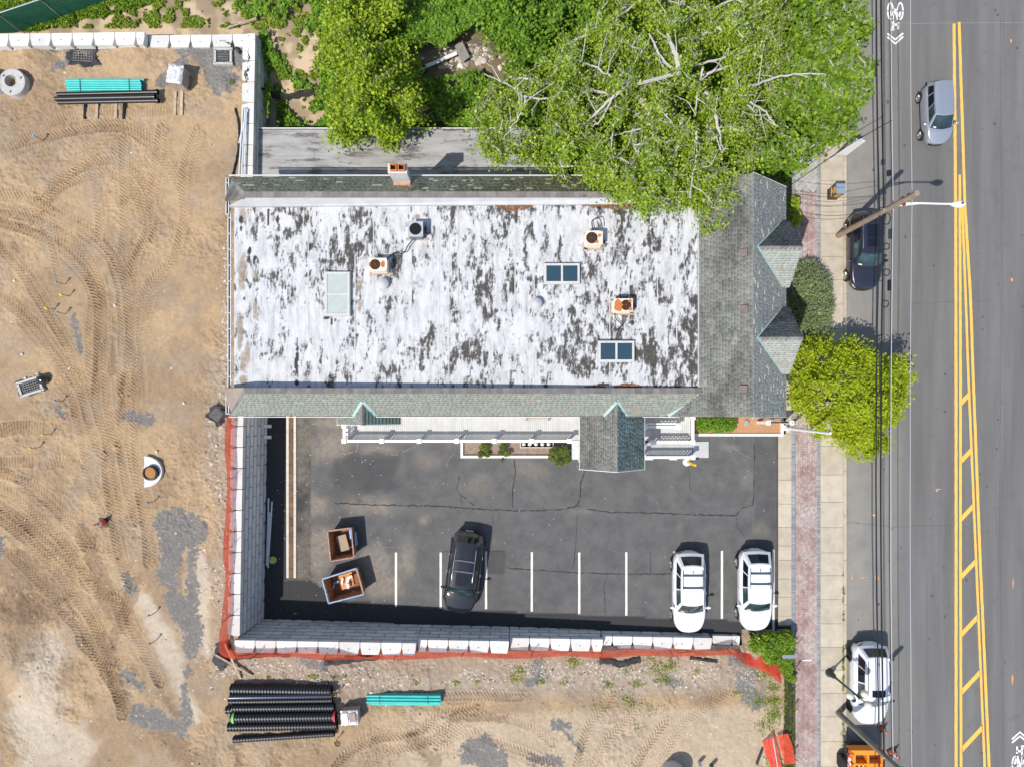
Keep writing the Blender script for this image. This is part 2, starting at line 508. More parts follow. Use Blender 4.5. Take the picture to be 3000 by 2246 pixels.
for s4 in ((560,130,690,160,1.0),(600,150,660,230,.9),(540,180,470,240,.35),(150,130,280,135,.45),(210,170,160,200,.3),(215,930,235,1030,.28),(490,1520,560,1560,.9),(500,1560,500,1700,.9),(560,1600,560,1850,.35),(500,1750,560,1850,.75),
           (570,1840,560,1900,.6),(400,2100,520,2120,.8),(370,1970,410,2010,.35),(540,2010,545,2090,.5),(545,1975,555,1960,.3),(380,1215,430,1230,.45),(170,1200,190,1220,.35),
           (895,1930,940,1950,.55),(920,1980,940,1990,.3),(1575,1965,1580,1990,.55),(1570,2010,1550,2015,.3),(1630,2145,1665,2145,.28),(1660,2160,1710,2225,.18),(1400,2210,1460,2250,.9),(1420,2180,1430,2200,.4),(1980,2020,2000,2030,.4),(1370,2230,1420,2240,.5),(1560,2240,1640,2250,.4),
           (2200,2010,2250,2080,.7),(2180,1960,2230,1980,.6),(370,1690,380,1720,.35),(1760,1910,2100,1905,.22),(2175,1850,2190,1880,.45),(5,1580,0,1620,.2)):
    gv = np.maximum(gv, field(*s4))
lay(GRAV, sstep(.12, .75, gv * (.55 + .9 * ndry)), .95)
lay(DARK * 1.25, moist * (.3 + .7 * fbm(XX / 1.7, YY / 1.7, 5, 2)), .50)
colr *= (.97 + .30 * (n3 - .5) + .20 * (ndry - .5))[..., None]
sparkle = (_hash(np.floor(XX / res), np.floor(YY / res), 5) > .985) & (gv > .3)
colr[sparkle] *= 2.2
hgt += gv * (_hash(np.floor(XX / res), np.floor(YY / res), 8) - .5) * .030
hgt += rub * (ndry - .5) * .10
# mounds by the north wall and shallow heap lower left
def mound(px, py, r_, h_):
    a = pz(px, py); global hgt
    d = np.hypot(XX - a[0], YY - a[1]); hgt += h_ * np.clip(1 - (d / r_) ** 2, 0, 1) ** 2 * (.7 + .6 * n2)
for m4 in ((90,160,1.6,.25),(380,145,2.0,.25),(2120,1950,2.2,.35),(120,1990,2.6,.35),(240,1890,.9,.25),(260,2060,.8,.2),(640,1210,.9,.12),(660,250,.6,.2),(35,1780,2.2,.25)): mound(*m4)
# hollow round the sunken sheet edges so nothing shows under walls
ids = -np.ones(hgt.shape, dtype=np.int64)
kq = keep[:-1, :-1] & keep[1:, :-1] & keep[:-1, 1:] & keep[1:, 1:]
used = np.zeros_like(keep); used[:-1, :-1] |= kq; used[1:, :-1] |= kq; used[:-1, 1:] |= kq; used[1:, 1:] |= kq
ids[used] = np.arange(used.sum())
Vd = np.stack([XX[used], YY[used], hgt[used]], 1)
jj, ii = np.nonzero(kq)
Fd = np.stack([ids[jj, ii], ids[jj, ii + 1], ids[jj + 1, ii + 1], ids[jj + 1, ii]], 1)

d_ = NT('dirt')
cc = d_.attr('col', True)
nn = d_.noise(d_.coord('world'), 38, 4, .7)
cc = d_.mix(1.0, cc, d_.ramp(nn, [(.3, (.80, .78, .76)), (.7, (1.16, 1.16, 1.16))]), 'MULTIPLY')
d_.color(cc); d_.set(.95, 0, .15); d_.bump(d_.noise(d_.coord('world'), 60, 4, .7), .5, .02)
M_dirt = d_.m
npmesh('dirt_ground', Vd, Fd, M_dirt, attrs={'col': colr[used]}, smooth=True, kind='structure')
def dz(X, Y):
    i = min(nx - 1, max(0, int(round((X - X0) / res)))); j = min(ny - 1, max(0, int(round((Y - Y0) / res))))
    return float(hgt[j, i])
def D(px, py, dzv=0.0):      # point on the dirt seen at this pixel
    z = 2.85
    for _ in range(5):
        X = gx(px, z); Y = gy(py, z); z = dz(X, Y)
    return Vector((gx(px, z), gy(py, z), z + dzv))

# wide earth sheet beyond everything in view
M_earth = mat('earth', (.16, .20, .08), (.33, .25, .15), rough=.95, nscale=.15, detail=6)
mb = MB(); mb.poly([(-600, -600, -.9), (600, -600, -.9), (600, 600, -.9), (-600, 600, -.9)])
mb.build('ground', M_earth, kind='structure')

# ---------------------------------------------------------------- vegetated ground to the north
res2 = .13
VX = np.arange(-31, 16.35, res2); VY = np.arange(9.9, 26, res2)
VXX, VYY = np.meshgrid(VX, VY)
def vegz(X, Y):
    a = np.where(X < -13.9, 1.7, .35 + 1.6 * sstep(16.5, 21.5, Y) * (1 - sstep(-11, 2, X)) + .75 * sstep(-2, 14, X))
    return a + (fbm(X / 1.5, Y / 1.5, 61, 4) - .5) * .3
vh = vegz(VXX, VYY)
vh = np.where((VXX < -14.0) & (VYY < 20.9), 0.0, vh)
vk = (VXX < 16.3)
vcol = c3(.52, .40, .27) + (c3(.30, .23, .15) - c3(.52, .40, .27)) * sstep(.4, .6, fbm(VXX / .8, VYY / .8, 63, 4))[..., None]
brown_e = sstep(-7.5, -5, VXX)[..., None] * .75  # bank earth blends to dark brown towards the east
vcol = vcol * (1 - brown_e) + c3(.13, .105, .06) * brown_e
nv = vh.shape
idv = np.arange(vh.size).reshape(nv)
Fv = np.stack([idv[:-1, :-1].ravel(), idv[:-1, 1:].ravel(), idv[1:, 1:].ravel(), idv[1:, :-1].ravel()], 1)
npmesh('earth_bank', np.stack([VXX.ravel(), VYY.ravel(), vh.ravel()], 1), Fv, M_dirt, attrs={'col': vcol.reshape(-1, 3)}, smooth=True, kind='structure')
def V(px, py, dzv=0.0):
    z = .8
    for _ in range(5):
        X = gx(px, z); Y = gy(py, z); z = float(vegz(np.array(X), np.array(Y)))
    return Vector((X, Y, z + dzv))

# ---------------------------------------------------------------- parking lot sheet
res3 = .12
LX = np.arange(-15.0, 15.58, res3); LY = np.arange(-13.4, .9, res3)
LXX, LYY = np.meshgrid(LX, LY)
lz = 1.1 * np.clip((LXX + 13.33) / 28.9, 0, 1)
lpx = LXX * FPX / (CAMZ - lz) + 1500; lpy = -LYY * FPX / (CAMZ - lz) + 1200
nA = fbm(LXX / 1.6, LYY / 1.6, 101, 5); nB = fbm(LXX / .5, LYY / .5, 103, 4)
def blob(px, py, rx, ry, soft=.5):
    d = np.sqrt(((lpx - px) / rx) ** 2 + ((lpy - py) / ry) ** 2) + (nA - .5) * 1.1 + (nB - .5) * .5
    return 1 - sstep(1 - soft, 1.15, d)
dust = np.zeros_like(lz)
for b in ((960,1300,90,90,.8),(930,1480,55,60,.8),(1100,1320,60,25,.8),(1110,1485,120,40,.9),(960,1240,70,35,.8),(890,1390,20,40,.6),(1060,1460,60,30,.9),(930,1610,70,90,.7),(1190,1640,45,90,.9),(1130,1720,90,50,.7),(1240,1520,22,22,.9),
          (1090,1660,60,80,.6),(1160,1250,20,12,.6),(1700,1497,45,12,.9),(2190,1400,25,40,.9),(2230,1560,35,35,.9),(1990,1545,15,14,.8),(2140,1310,40,12,.9),(1400,1420,60,40,.9),(1560,1380,60,40,.9),(1250,1350,50,30,.9)):
    dust = np.maximum(dust, blob(*b) * (.75 if b[0] < 1250 else .35))
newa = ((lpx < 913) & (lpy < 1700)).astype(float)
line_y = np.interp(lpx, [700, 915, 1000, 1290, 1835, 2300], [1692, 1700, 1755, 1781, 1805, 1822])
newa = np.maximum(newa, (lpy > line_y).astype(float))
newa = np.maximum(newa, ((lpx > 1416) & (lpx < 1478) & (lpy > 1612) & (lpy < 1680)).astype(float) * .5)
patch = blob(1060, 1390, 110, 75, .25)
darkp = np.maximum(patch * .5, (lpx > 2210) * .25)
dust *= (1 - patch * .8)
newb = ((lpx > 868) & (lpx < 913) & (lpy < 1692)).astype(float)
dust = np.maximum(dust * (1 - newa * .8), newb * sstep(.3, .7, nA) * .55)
dust = np.maximum(dust, ((lpx > 840) & (lpx < 1000) & (lpy > 1692) & (lpy < line_y)) * .35)
rows = lz.shape
idl = np.arange(lz.size).reshape(rows)
Fl = np.stack([idl[:-1, :-1].ravel(), idl[:-1, 1:].ravel(), idl[1:, 1:].ravel(), idl[1:, :-1].ravel()], 1)
a_ = NT('lot_asphalt')
co = a_.coord('world')
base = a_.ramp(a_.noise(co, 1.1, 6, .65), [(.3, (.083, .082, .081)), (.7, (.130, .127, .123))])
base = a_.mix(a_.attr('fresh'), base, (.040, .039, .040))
dcol = a_.ramp(a_.noise(co, 2.2, 5), [(.3, (.31, .25, .185)), (.7, (.25, .22, .18))])
dm = a_.math('MULTIPLY', a_.attr('dust'), a_.ramp(a_.noise(co, 3.5, 6, .7), [(.32, (.35,) * 3), (.62, (1,) * 3)]))
base = a_.mix(dm, base, dcol)
base = a_.mix(1.0, base, a_.ramp(a_.noise(co, 55, 4, .8), [(.3, (.72,) * 3), (.62, (1.15,) * 3), (.75, (1.7,) * 3)]), 'MULTIPLY')
a_.color(base); a_.set(.88, 0, .3); a_.bump(a_.noise(co, 70, 3), .35, .01)
M_lot = a_.m
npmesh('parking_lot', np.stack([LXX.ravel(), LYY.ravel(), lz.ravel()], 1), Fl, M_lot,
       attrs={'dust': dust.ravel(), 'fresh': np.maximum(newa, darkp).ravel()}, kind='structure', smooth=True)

# ---------------------------------------------------------------- road
r_ = NT('road_asphalt')
co = r_.coord('world'); cs = r_.coord('world', (1, .06, 1))
base = r_.ramp(r_.noise(cs, 1.3, 6, .6), [(.25, (.118, .114, .109)), (.5, (.152, .147, .14)), (.75, (.19, .184, .175))])
base = r_.mix(r_.ramp(r_.noise(co, .9, 5, .7), [(.55, (0,) * 3), (.75, (.55,) * 3)]), base, (.115, .112, .11))
sx = r_.n('ShaderNodeSeparateXYZ'); r_.l(r_.coord('world'), sx.inputs[0])
gut = r_.ramp(r_.math('MULTIPLY_ADD', sx.outputs[0], .25) if False else r_.math('DIVIDE', r_.math('SUBTRACT', sx.outputs[0], 19.4), 4.0), [(0.0, (1,) * 3), (.22, (.85,) * 3), (.55, (.5,) * 3), (1.0, (0,) * 3)])
base = r_.mix(r_.math('MULTIPLY', gut, r_.ramp(r_.noise(co, .8, 4), [(.3, (.5,) * 3), (.7, (1,) * 3)])), base, (.29, .27, .235))
base = r_.mix(1.0, base, r_.ramp(r_.noise(co, 60, 4, .8), [(.3, (.80,) * 3), (.66, (1.10,) * 3), (.76, (1.5,) * 3)]), 'MULTIPLY')
r_.color(base); r_.set(.88, 0, .3); r_.bump(r_.noise(co, 80, 3), .3, .008)
M_road = r_.m
XC = gx(2481, ROAD)
mb = MB(); mb.poly([(XC, -45, ROAD), (45, -45, ROAD), (45, 50, ROAD), (XC, 50, ROAD)])
mb.build('road', M_road, kind='structure')

def paintmat(nm, c, bare, lo=.36, hi=.44):
    p = NT(nm); co = p.coord('world')
    f = p.ramp(p.noise(co, 9, 6, .75), [(lo, (0,) * 3), (hi, (1,) * 3)])
    cc = p.mix(f, bare, p.ramp(p.noise(co, 3, 4), [(.3, c), (.7, tuple(min(1, x * 1.15) for x in c))]))
    p.color(cc); p.set(.7, 0, .3); return p.m
M_yel = paintmat('yellow_road_paint', (.72, .42, .085), (.26, .20, .12), .33, .38)
M_wht = paintmat('white_road_paint', (.74, .73, .70), (.3, .3, .29), .25, .32)
M_lotpaint = paintmat('lot_line_paint', (.62, .60, .54), (.2, .19, .18), .30, .36)
def ribbon(mb, pts, wd, z, mi=0, jag=0):
    P = [Vector((p[0], p[1], z if z is not None else p[2])) for p in pts]
    Lh = []; Rh = []
    for i, p in enumerate(P):
        d = (P[min(i + 1, len(P) - 1)] - P[max(i - 1, 0)]); d.z = 0; d.normalize()
        n = Vector((-d.y, d.x, 0)) * (wd / 2)
        Lh.append(p + n * (1 + jag * random.uniform(-1, 1))); Rh.append(p - n * (1 + jag * random.uniform(-1, 1)))
    mb.grid([Rh, Lh], mi)
Z1 = ROAD + .004
def roadline(px_pts, wpx, name):
    mb = MB(); P = []
    for (a, b), (c, d) in zip(px_pts[:-1], px_pts[1:]):
        k = max(2, int(abs(d - b) / 12))
        for i in range(k): P.append((gx(a + (c - a) * i / k, Z1), gy(b + (d - b) * i / k, Z1)))
    P.append((gx(px_pts[-1][0], Z1), gy(px_pts[-1][1], Z1)))
    ribbon(mb, P, wpx * .02, Z1, jag=.10)
    return mb.build(name, M_yel, kind='structure')
roadline([(2795,70),(2800,620),(2801,1100),(2801,2330)], 8.5, 'yellow_centre_line')
roadline([(2812,512),(2814,1100),(2814,1646),(2816,2330)], 7.5, 'yellow_centre_line')
roadline([(2810,65),(2827,600),(2843,862),(2851,1100),(2872,1646),(2898,2246),(2902,2330)], 8, 'yellow_centre_line')
roadline([(2819,600),(2829,862),(2837,1100),(2860,1646),(2885,2246),(2889,2330)], 7, 'yellow_centre_line')
for k in range(7):
    yl = 1178 + 169.5 * k
    xr = np.interp(yl - 40, [1100, 1646, 2246], [2834, 2857, 2882])
    xl = 2818
    dy = (xr - xl) * 1.08
    mb = MB()
    mb.poly([(gx(xl, Z1), gy(yl + 9, Z1), Z1), (gx(xr, Z1), gy(yl + 9 - dy, Z1), Z1), (gx(xr, Z1), gy(yl - 9 - dy, Z1), Z1), (gx(xl, Z1), gy(yl - 9, Z1), Z1)])
    mb.build('yellow_hatch_bar', M_yel, kind='structure')
# bicycle and double chevron markings
def sharrow(cx_, cy_, sgn, name):
    mb = MB()
    def P(x, y): return (gx(cx_ + x * sgn, Z1), gy(cy_ + y * sgn, Z1))
    def st(pts, wd=.09): ribbon(mb, [P(*p) for p in pts], wd, Z1)
    for ox in (-14.5, 14.5):
        for a0, a1 in ((4, 176), (184, 356)):
            st([(ox + 7.8 * math.cos(R(t)), -20 - 24 * math.sin(R(t)) * (1 if True else 1)) for t in np.linspace(a0, a1, 14)], .085)
    st([(-14, -20), (-9, 10)], .09); st([(-9, 10), (-3, -22)], .09); st([(0, -20), (9, 12)], .09); st([(9, 12), (15, -18)], .09)
    st([(-10, -24), (4, -23)], .12); st([(-7, 6), (-5, 22), (-9, 34)], .10); st([(-14, 35), (-3, 34)], .10)
    st([(9, 6), (8, 34)], .10); st([(-5, 20), (10, 20)], .12)
    st([(-23, 46), (0, 64), (23, 45)], .10); st([(-23, 56), (0, 76), (23, 55)], .10)
    o = mb.build(name, M_wht, kind='structure')
    return o
sharrow(2623, 53, 1, 'bicycle_lane_marking')
sharrow(2988, 2219, -1, 'bicycle_lane_marking')
# orange utility paint marks
M_oran = paintmat('orange_marking_paint', (.70, .30, .10), (.25, .19, .14), .38, .5)
for px, py, pw, ph in ((2748,1432,22,3),(2745,1437,8,6),(2534,1690,18,3),(2525,1693,8,6),(2565,1690,3,18),(2496,1690,3,20),(2574,1692,3,16),(2968,1708,5,30),(2966,1990,6,34),(2964,820,7,14),(2962,120,6,10),(2560,1508,14,8)):
    mb = MB(); pp = []
    for k in range(8):
        t = k / 8 * 2 * math.pi
        q = random.uniform(.6, 1.1)
        pp.append((gx(px + pw / 2 * q * math.cos(t), Z1), gy(py + ph / 2 * q * math.sin(t), Z1), Z1))
    mb.poly(pp); mb.build('spray_paint_mark', M_oran, kind='structure')

M_seal = mat('dark_seam', (.07, .068, .066), (.11, .108, .105), rough=.9)
M_pale = mat('pale_scuff', (.20, .195, .185), (.27, .26, .245), rough=.9)
def roadmark(pts, wd, m, nm='road_crack'):
    P = []
    for (a, b), (c, d) in zip(pts[:-1], pts[1:]):
        k = max(2, int(math.hypot(c - a, d - b) / 9))
        for i in range(k): P.append((gx(a + (c - a) * i / k + random.gauss(0, .7), ROAD), gy(b + (d - b) * i / k + random.gauss(0, .7), ROAD)))
    P.append((gx(pts[-1][0], ROAD), gy(pts[-1][1], ROAD)))
    mb = MB(); ribbon(mb, P, wd, ROAD + .002, jag=.5); mb.build(nm, m, kind='structure')
roadmark([(2540, 67), (2700, 69), (3060, 66)], .03, M_pale)
roadmark([(2480, 1528), (2620, 1542), (2800, 1536), (2900, 1560)], .02, M_seal)
roadmark([(2784, 1500), (2786, 1640), (2779, 1800)], .02, M_seal); roadmark([(2660, 890), (2900, 880)], .02, M_seal); roadmark([(2570, 1838), (2520, 1862), (2505, 1850)], .02, M_seal)
roadmark([(2930, 0), (2935, 800), (2928, 1500), (2940, 2300)], .02, M_seal)
mb = MB()
for _ in range(170):
    px, py = random.uniform(2500, 3000), random.uniform(0, 2246); r_s = random.choice((.02, .03, .03, .05, .09))
    mb.poly([(gx(px, ROAD) + r_s * random.uniform(.6, 1.2) * math.cos(t), gy(py, ROAD) + r_s * random.uniform(.6, 1.4) * math.sin(t), ROAD + .003) for t in np.linspace(0, 5.6, 7)])
mb.build('oil_spots', M_seal, kind='stuff')
# lot stall lines
def lotpoly(mb, pts, off=.004, mi=0): mb.poly([tuple(L(a, b, off)) for a, b in pts], mi)
for x, ya, yb in ((1160,1617,1776),(1291,1617,1781),(1424,1613,1783),(1558,1616,1790),(1697,1617,1797),(1835,1616,1802),(1975,1614,1800),(2115,1612,1811),(2266,1608,1850)):
    mb = MB(); n = 10
    rowsA = [[L(x - 3.2 + random.uniform(-.3, .3), ya + (yb - ya) * i / n, .004), L(x + 3.2 + random.uniform(-.3, .3), ya + (yb - ya) * i / n, .004)] for i in range(n + 1)]
    mb.grid(rowsA, flip=True); mb.build('stall_line', M_lotpaint, kind='structure')
# cracks
M_crack = mat('crack', (.028, .027, .027), (.05, .048, .045), rough=.95)
M_crack2 = mat('dusty_crack', (.25, .22, .17), (.12, .11, .1), rough=.95)
def crack(pts, w_=.05, mtl=None, fuzz=2.5):
    P = []
    for (a, b), (c, d) in zip(pts[:-1], pts[1:]):
        k = max(2, int(math.hypot(c - a, d - b) / 7))
        for i in range(k):
            P.append((a + (c - a) * i / k + random.gauss(0, fuzz * .35), b + (d - b) * i / k + random.gauss(0, fuzz * .35)))
    P.append(pts[-1])
    Q = [L(a, b, .003) for a, b in P]
    A = []; B = []
    for i, p in enumerate(Q):
        d = Q[min(i + 1, len(Q) - 1)] - Q[max(i - 1, 0)]; n = Vector((-d.y, d.x, 0)).normalized() * w_ * .85 * random.uniform(.3, 1.2)
        A.append(p + n); B.append(p - n)
    mb = MB(); mb.grid([B, A]); mb.build('pavement_crack', mtl or M_crack, kind='structure')
for pts, w_ in (([(980,1473),(1100,1478),(1300,1482),(1400,1490),(1500,1494),(1580,1494),(1650,1490),(1695,1480)],.05),([(1720,1490),(1790,1500),(1900,1501),(2000,1505),(2100,1508),(2155,1509)],.05),
    ([(2155,1509),(2172,1487),(2205,1478),(2209,1460),(2210,1300)],.04),([(1508,1345),(1510,1380),(1502,1440),(1502,1485)],.05),([(1708,1370),(1712,1385),(1700,1415),(1700,1460),(1692,1480)],.05),
    ([(1692,1505),(1688,1570),(1683,1640),(1678,1668)],.035),([(1480,1662),(1560,1668),(1660,1675),(1720,1678),(1850,1681),(1940,1680),(2000,1682)],.045),([(1906,1615),(1906,1680)],.03),
    ([(1780,1682),(1768,1715),(1772,1750),(1774,1798)],.035),([(1346,1392),(1338,1430),(1350,1450),(1390,1480)],.035),([(1350,1450),(1354,1482)],.02),([(1445,1505),(1440,1560),(1443,1610)],.02),
    ([(2155,1512),(2160,1540),(2180,1570),(2208,1583)],.02),([(2016,1370),(2020,1400),(2022,1440)],.02),([(1300,1615),(1420,1612),(1480,1614),(1480,1660)],.02),([(2210,1620),(2245,1612)],.015)):
    crack(pts, w_)
for pts, w_ in (([(960,1330),(1000,1318),(1010,1330),(1045,1322),(1050,1295)],.04),([(1090,1318),(1130,1320),(1150,1332),(1165,1330)],.05),([(1180,1322),(1210,1310),(1238,1292)],.03),
    ([(1070,1610),(1110,1602),(1160,1603),(1200,1605)],.04),([(915,1586),(960,1580)],.04),([(2150,1278),(2150,1310),(2175,1330),(2205,1342)],.03),([(1330,1325),(1312,1350),(1308,1370)],.035)):
    crack(pts, w_, M_crack2)

# litter specks: tiny pebbles and scraps on the asphalt
mb = MB()
for _ in range(420):
    px = random.uniform(700, 2270) if random.random() < .6 else random.uniform(790, 1150); py = random.uniform(1290, 1840) if px > 1000 else random.uniform(1230, 1800)
    if py > 1800 and px < 1300: continue
    p = L(px, py, .01); s_ = random.choice((.012, .016, .02, .03))
    mb.box(p, (s_ * random.uniform(1, 2), s_, s_ * .6), random.uniform(0, 3))
mb.build('litter', mat('litter_white', (.75, .74, .7), (.45, .43, .38), rough=.8), kind='stuff')

# ---------------------------------------------------------------- sidewalk
M_conc = mat('sidewalk_concrete', (.41, .35, .27), (.50, .435, .34), rough=.9, nscale=1.6, detail=7, rv=.07, bump=.15, bscale=50)
M_conc2 = mat('kerb_concrete', (.40, .34, .26), (.48, .42, .33), rough=.9, nscale=2.5, rv=.08, bump=.15)
M_bed = mat('joint_sand', (.13, .12, .11), (.17, .155, .14), rough=.95)
M_brick = mat('red_paver', (.31, .205, .182), (.41, .305, .278), rough=.85, nscale=.7, detail=6, rv=.20, bump=.2, lo=.38, hi=.62, c3=(.45, .38, .35))
M_gpav = mat('grey_paver', (.24, .25, .255), (.33, .34, .34), rough=.85, nscale=1.2, rv=.18, bump=.2)
xa, xb, xc, xd, xe = gx(2319, WALK), gx(2329.5, WALK), gx(2393, WALK), gx(2404, WALK), gx(2471, WALK)
x0 = gx(2280, WALK); xk = gx(2481, WALK)
pv = thing('pavement', None, None, (xa, 0, 0)); pv['kind'] = 'structure'
mb = MB(); mb.box(((xa + xk) / 2, 2.5, WALK - .29), (xk - xa - .02, 95, .5)); mb.build('bedding', M_bed, pv)
mb = MB(); mb.prism([(x0, gy(1272, WALK)), (x0, gy(1835, WALK)), (xa, gy(1835, WALK)), (xa, gy(1272, WALK))], .5, WALK - .045); mb.build('bedding', M_bed, pv)
def slab_(xl, xr, ya, yb, name='slab', m=None, gap=.008, top=None):
    z = (top or WALK) + random.uniform(-.003, .003)
    mb = MB(); b = .006
    xl += gap; xr -= gap; yb += gap; ya -= gap
    P0 = [(xl, yb), (xr, yb), (xr, ya), (xl, ya)]; P1 = [(xl + b, yb + b), (xr - b, yb + b), (xr - b, ya - b), (xl + b, ya - b)]
    mb.prism(P0, z - .12, z - b)
    mb.add([(p[0], p[1], z - b) for p in P0] + [(p[0], p[1], z) for p in P1], [(4, 5, 6, 7)] + [(i, (i + 1) % 4, 4 + (i + 1) % 4, 4 + i) for i in range(4)])
    mb.build(name, m or M_conc, pv)
ys = [1270,1340,1405,1475,1543,1598,1640,1695,1748,1803,1830]
for a, b in zip(ys[:-1], ys[1:]): slab_(x0, xa, gy(a, WALK), gy(b, WALK))
for a, b in ((1140, 1270), (1000, 1140), (880, 1000)): slab_(gx(2303, WALK), xa, gy(a, WALK), gy(b, WALK))
ys = [-180,-95,-20,60,140,215,290,370,458,530,621,684,752,820,891,963,1040,1110,1180,1240,1306,1390,1470,1544,1618,1685,1755,1826,1895,1962,2030,2098,2171,2245,2320,2400]
for a, b in zip(ys[:-1], ys[1:]):
    slab_(xd, xe, gy(a, WALK), gy(b, WALK))
for i in range(20):
    a = -180 + i * 130
    slab_(xe, xk, gy(a, WALK), gy(a + 130, WALK), 'kerb_stone', M_conc2, top=WALK + .004)
# herringbone red bricks
bl, bw = .20, .10
ca, sa = math.cos(R(45)), math.sin(R(45))
ylo, yhi = gy(2300, WALK), gy(560, WALK)
cxm = (xb + xc) / 2
def hb():
    out = []
    n = int((yhi - ylo) / bw * 1.1) + 40
    for r_i in range(-n, n):
        for c_i in range(-n, n):
            m4 = (c_i - r_i) % 4
            if m4 == 0: uu, vv, hor = (c_i + 1) * bw, (r_i + .5) * bw, True     # occupies (c,r),(c+1,r)
            elif m4 == 3: uu, vv, hor = (c_i + .5) * bw, (r_i + 1) * bw, False
            else: continue
            X = (uu * ca - vv * sa); Y = (uu * sa + vv * ca)
            X += cxm; Y += (ylo + yhi) / 2
            if xb - .02 < X < xc + .02 and ylo < Y < yhi: out.append((X, Y, 45 if hor else 135))
    return out
bricks = hb()
def brickmesh(name, l_, w__, t_, m):
    mb = MB(); g = .005; b = .006
    a, c = l_ / 2 - g, w__ / 2 - g
    P0 = [(-a, -c), (a, -c), (a, c), (-a, c)]; P1 = [(-a + b, -c + b), (a - b, -c + b), (a - b, c - b), (-a + b, c - b)]
    mb.add([(p[0], p[1], -t_) for p in P0] + [(p[0], p[1], -b) for p in P0] + [(p[0], p[1], 0) for p in P1], [(8, 9, 10, 11)] + [(i, (i + 1) % 4, 4 + (i + 1) % 4, 4 + i) for i in range(4)] + [(4 + i, 4 + (i + 1) % 4, 8 + (i + 1) % 4, 8 + i) for i in range(4)], rnd=0)
    return mb, mb.mesh(name, m)
bm_, bme = brickmesh('brick', bl, bw, .045, M_brick)
def scatter_pieces(name, places, bmb, me, m, parent, nmax, stuffname=None):
    """places: (x,y,z,deg). first nmax as single objects, the rest joined"""
    for (x, y, z, dg) in places[:nmax]:
        inst(name, me, parent, Matrix.Translation((x, y, z)) @ Matrix.Rotation(R(dg), 4, 'Z'))
    rest = places[nmax:]
    if not rest: return
    bv = np.array(bmb.v); k = len(bv)
    F4 = [f for f in bmb.f if len(f) == 4]
    bf = np.array(F4)
    Vs = []; Fs = []; rr = []
    for q, (x, y, z, dg) in enumerate(rest):
        c, s_ = math.cos(R(dg)), math.sin(R(dg))
        Vs.append(np.stack([bv[:, 0] * c - bv[:, 1] * s_ + x, bv[:, 0] * s_ + bv[:, 1] * c + y, bv[:, 2] + z], 1))
        Fs.append(bf + q * k); rr += [random.random()] * len(bf)
    npmesh(stuffname or name, np.concatenate(Vs), np.concatenate(Fs), m, parent=parent, fattrs={'rnd': np.array(rr)}, kind='stuff')
pl = [(x, y, WALK + random.uniform(-.002, .002), dg) for x, y, dg in bricks]
pl.sort(key=lambda p: abs(p[1] - gy(1500, WALK)))
scatter_pieces('brick', pl, bm_, bme, M_brick, pv, 300)
# grey soldier courses
bm2, bme2 = brickmesh('border_brick', xb - xa + .03, .105, .05, M_gpav)
pl = []
yy_ = ylo
while yy_ < 26:
    for xm in ((xa + xb) / 2, (xc + xd) / 2):
        pl.append((xm, yy_, WALK + .006 + random.uniform(-.001, .001), 0))
    yy_ += .107
pl.sort(key=lambda p: abs(p[1] - gy(1500, WALK)))
scatter_pieces('border_brick', pl, bm2, bme2, M_gpav, pv, 300)
# grey diamond paving further north
M_dpav = mat('diamond_paver', (.34, .325, .30), (.42, .405, .375), rough=.85, nscale=2, rv=.10, bump=.2)
bm3, bme3 = brickmesh('grey_paving_stone', .30, .30, .05, M_dpav)
pl = []
dd = .30 * math.sqrt(2)
for j in range(0, 110):
    y = yhi + .1 + j * dd / 2
    for i in range(-4, 5):
        x = cxm + (i + (j % 2) * .5) * dd
        if xb - .1 < x < xc + .1 and y < 26: pl.append((x, y, WALK, 45))
scatter_pieces('grey_paving_stone', pl, bm3, bme3, M_dpav, pv, 120)
# ================================================================ RETAINING WALLS
M_block = mat('wall_block_concrete', (.58, .57, .54), (.67, .655, .62), rough=.9, nscale=2.2, detail=7, rv=.13, bump=.35, bscale=22, lo=.3, hi=.7)
def block_mb(wd=1.168, dp=.71, ht=.457, back=.10, wedge=True):
    """front face centre at origin bottom, front looks to -Y, depth goes +Y"""
    mb = MB(); g = .02; h = wd / 2 - g
    n = 7
    # bulged rock-like front
    rows = []
    for i in range(4):
        z = g + (ht - 2 * g) * i / 3
        row = []
        for j in range(n):
            x = -h + 2 * h * j / (n - 1)
            edge = (i in (0, 3)) or (j in (0, n - 1))
            row.append((x, (0.03 if edge else random.uniform(-.012, .012)), z))
        rows.append(row)
    mb.grid(rows, rnd=0)
    zt, zb = ht - g, g
    bk = h - (back if wedge else 0)
    pts = [(-h, .03), (h, .03), (h, .30), (bk, dp), (-bk, dp), (-h, .30)]
    vs = [(p[0], p[1], zb) for p in pts] + [(p[0], p[1], zt) for p in pts]
    mb.add(vs, [(11, 10, 9, 8, 7, 6)[::-1], (1, 2, 8, 7), (2, 3, 9, 8), (3, 4, 10, 9), (4, 5, 11, 10), (5, 0, 6, 11)], rnd=0)
    # lifting hole plug and slight recessed slot on the top
    mb.box((0.05, .40, zt + .006), (.06, .045, .012), mi=1, rnd=0)
    return mb
M_plug = mat('lifting_loop', (.10, .07, .05), rough=.9)
BLK = [block_mb().mesh('block', [M_block, M_plug]) for _ in range(5)]
BLKH = [block_mb(.584).mesh('half_block', [M_block, M_plug]) for _ in range(2)]
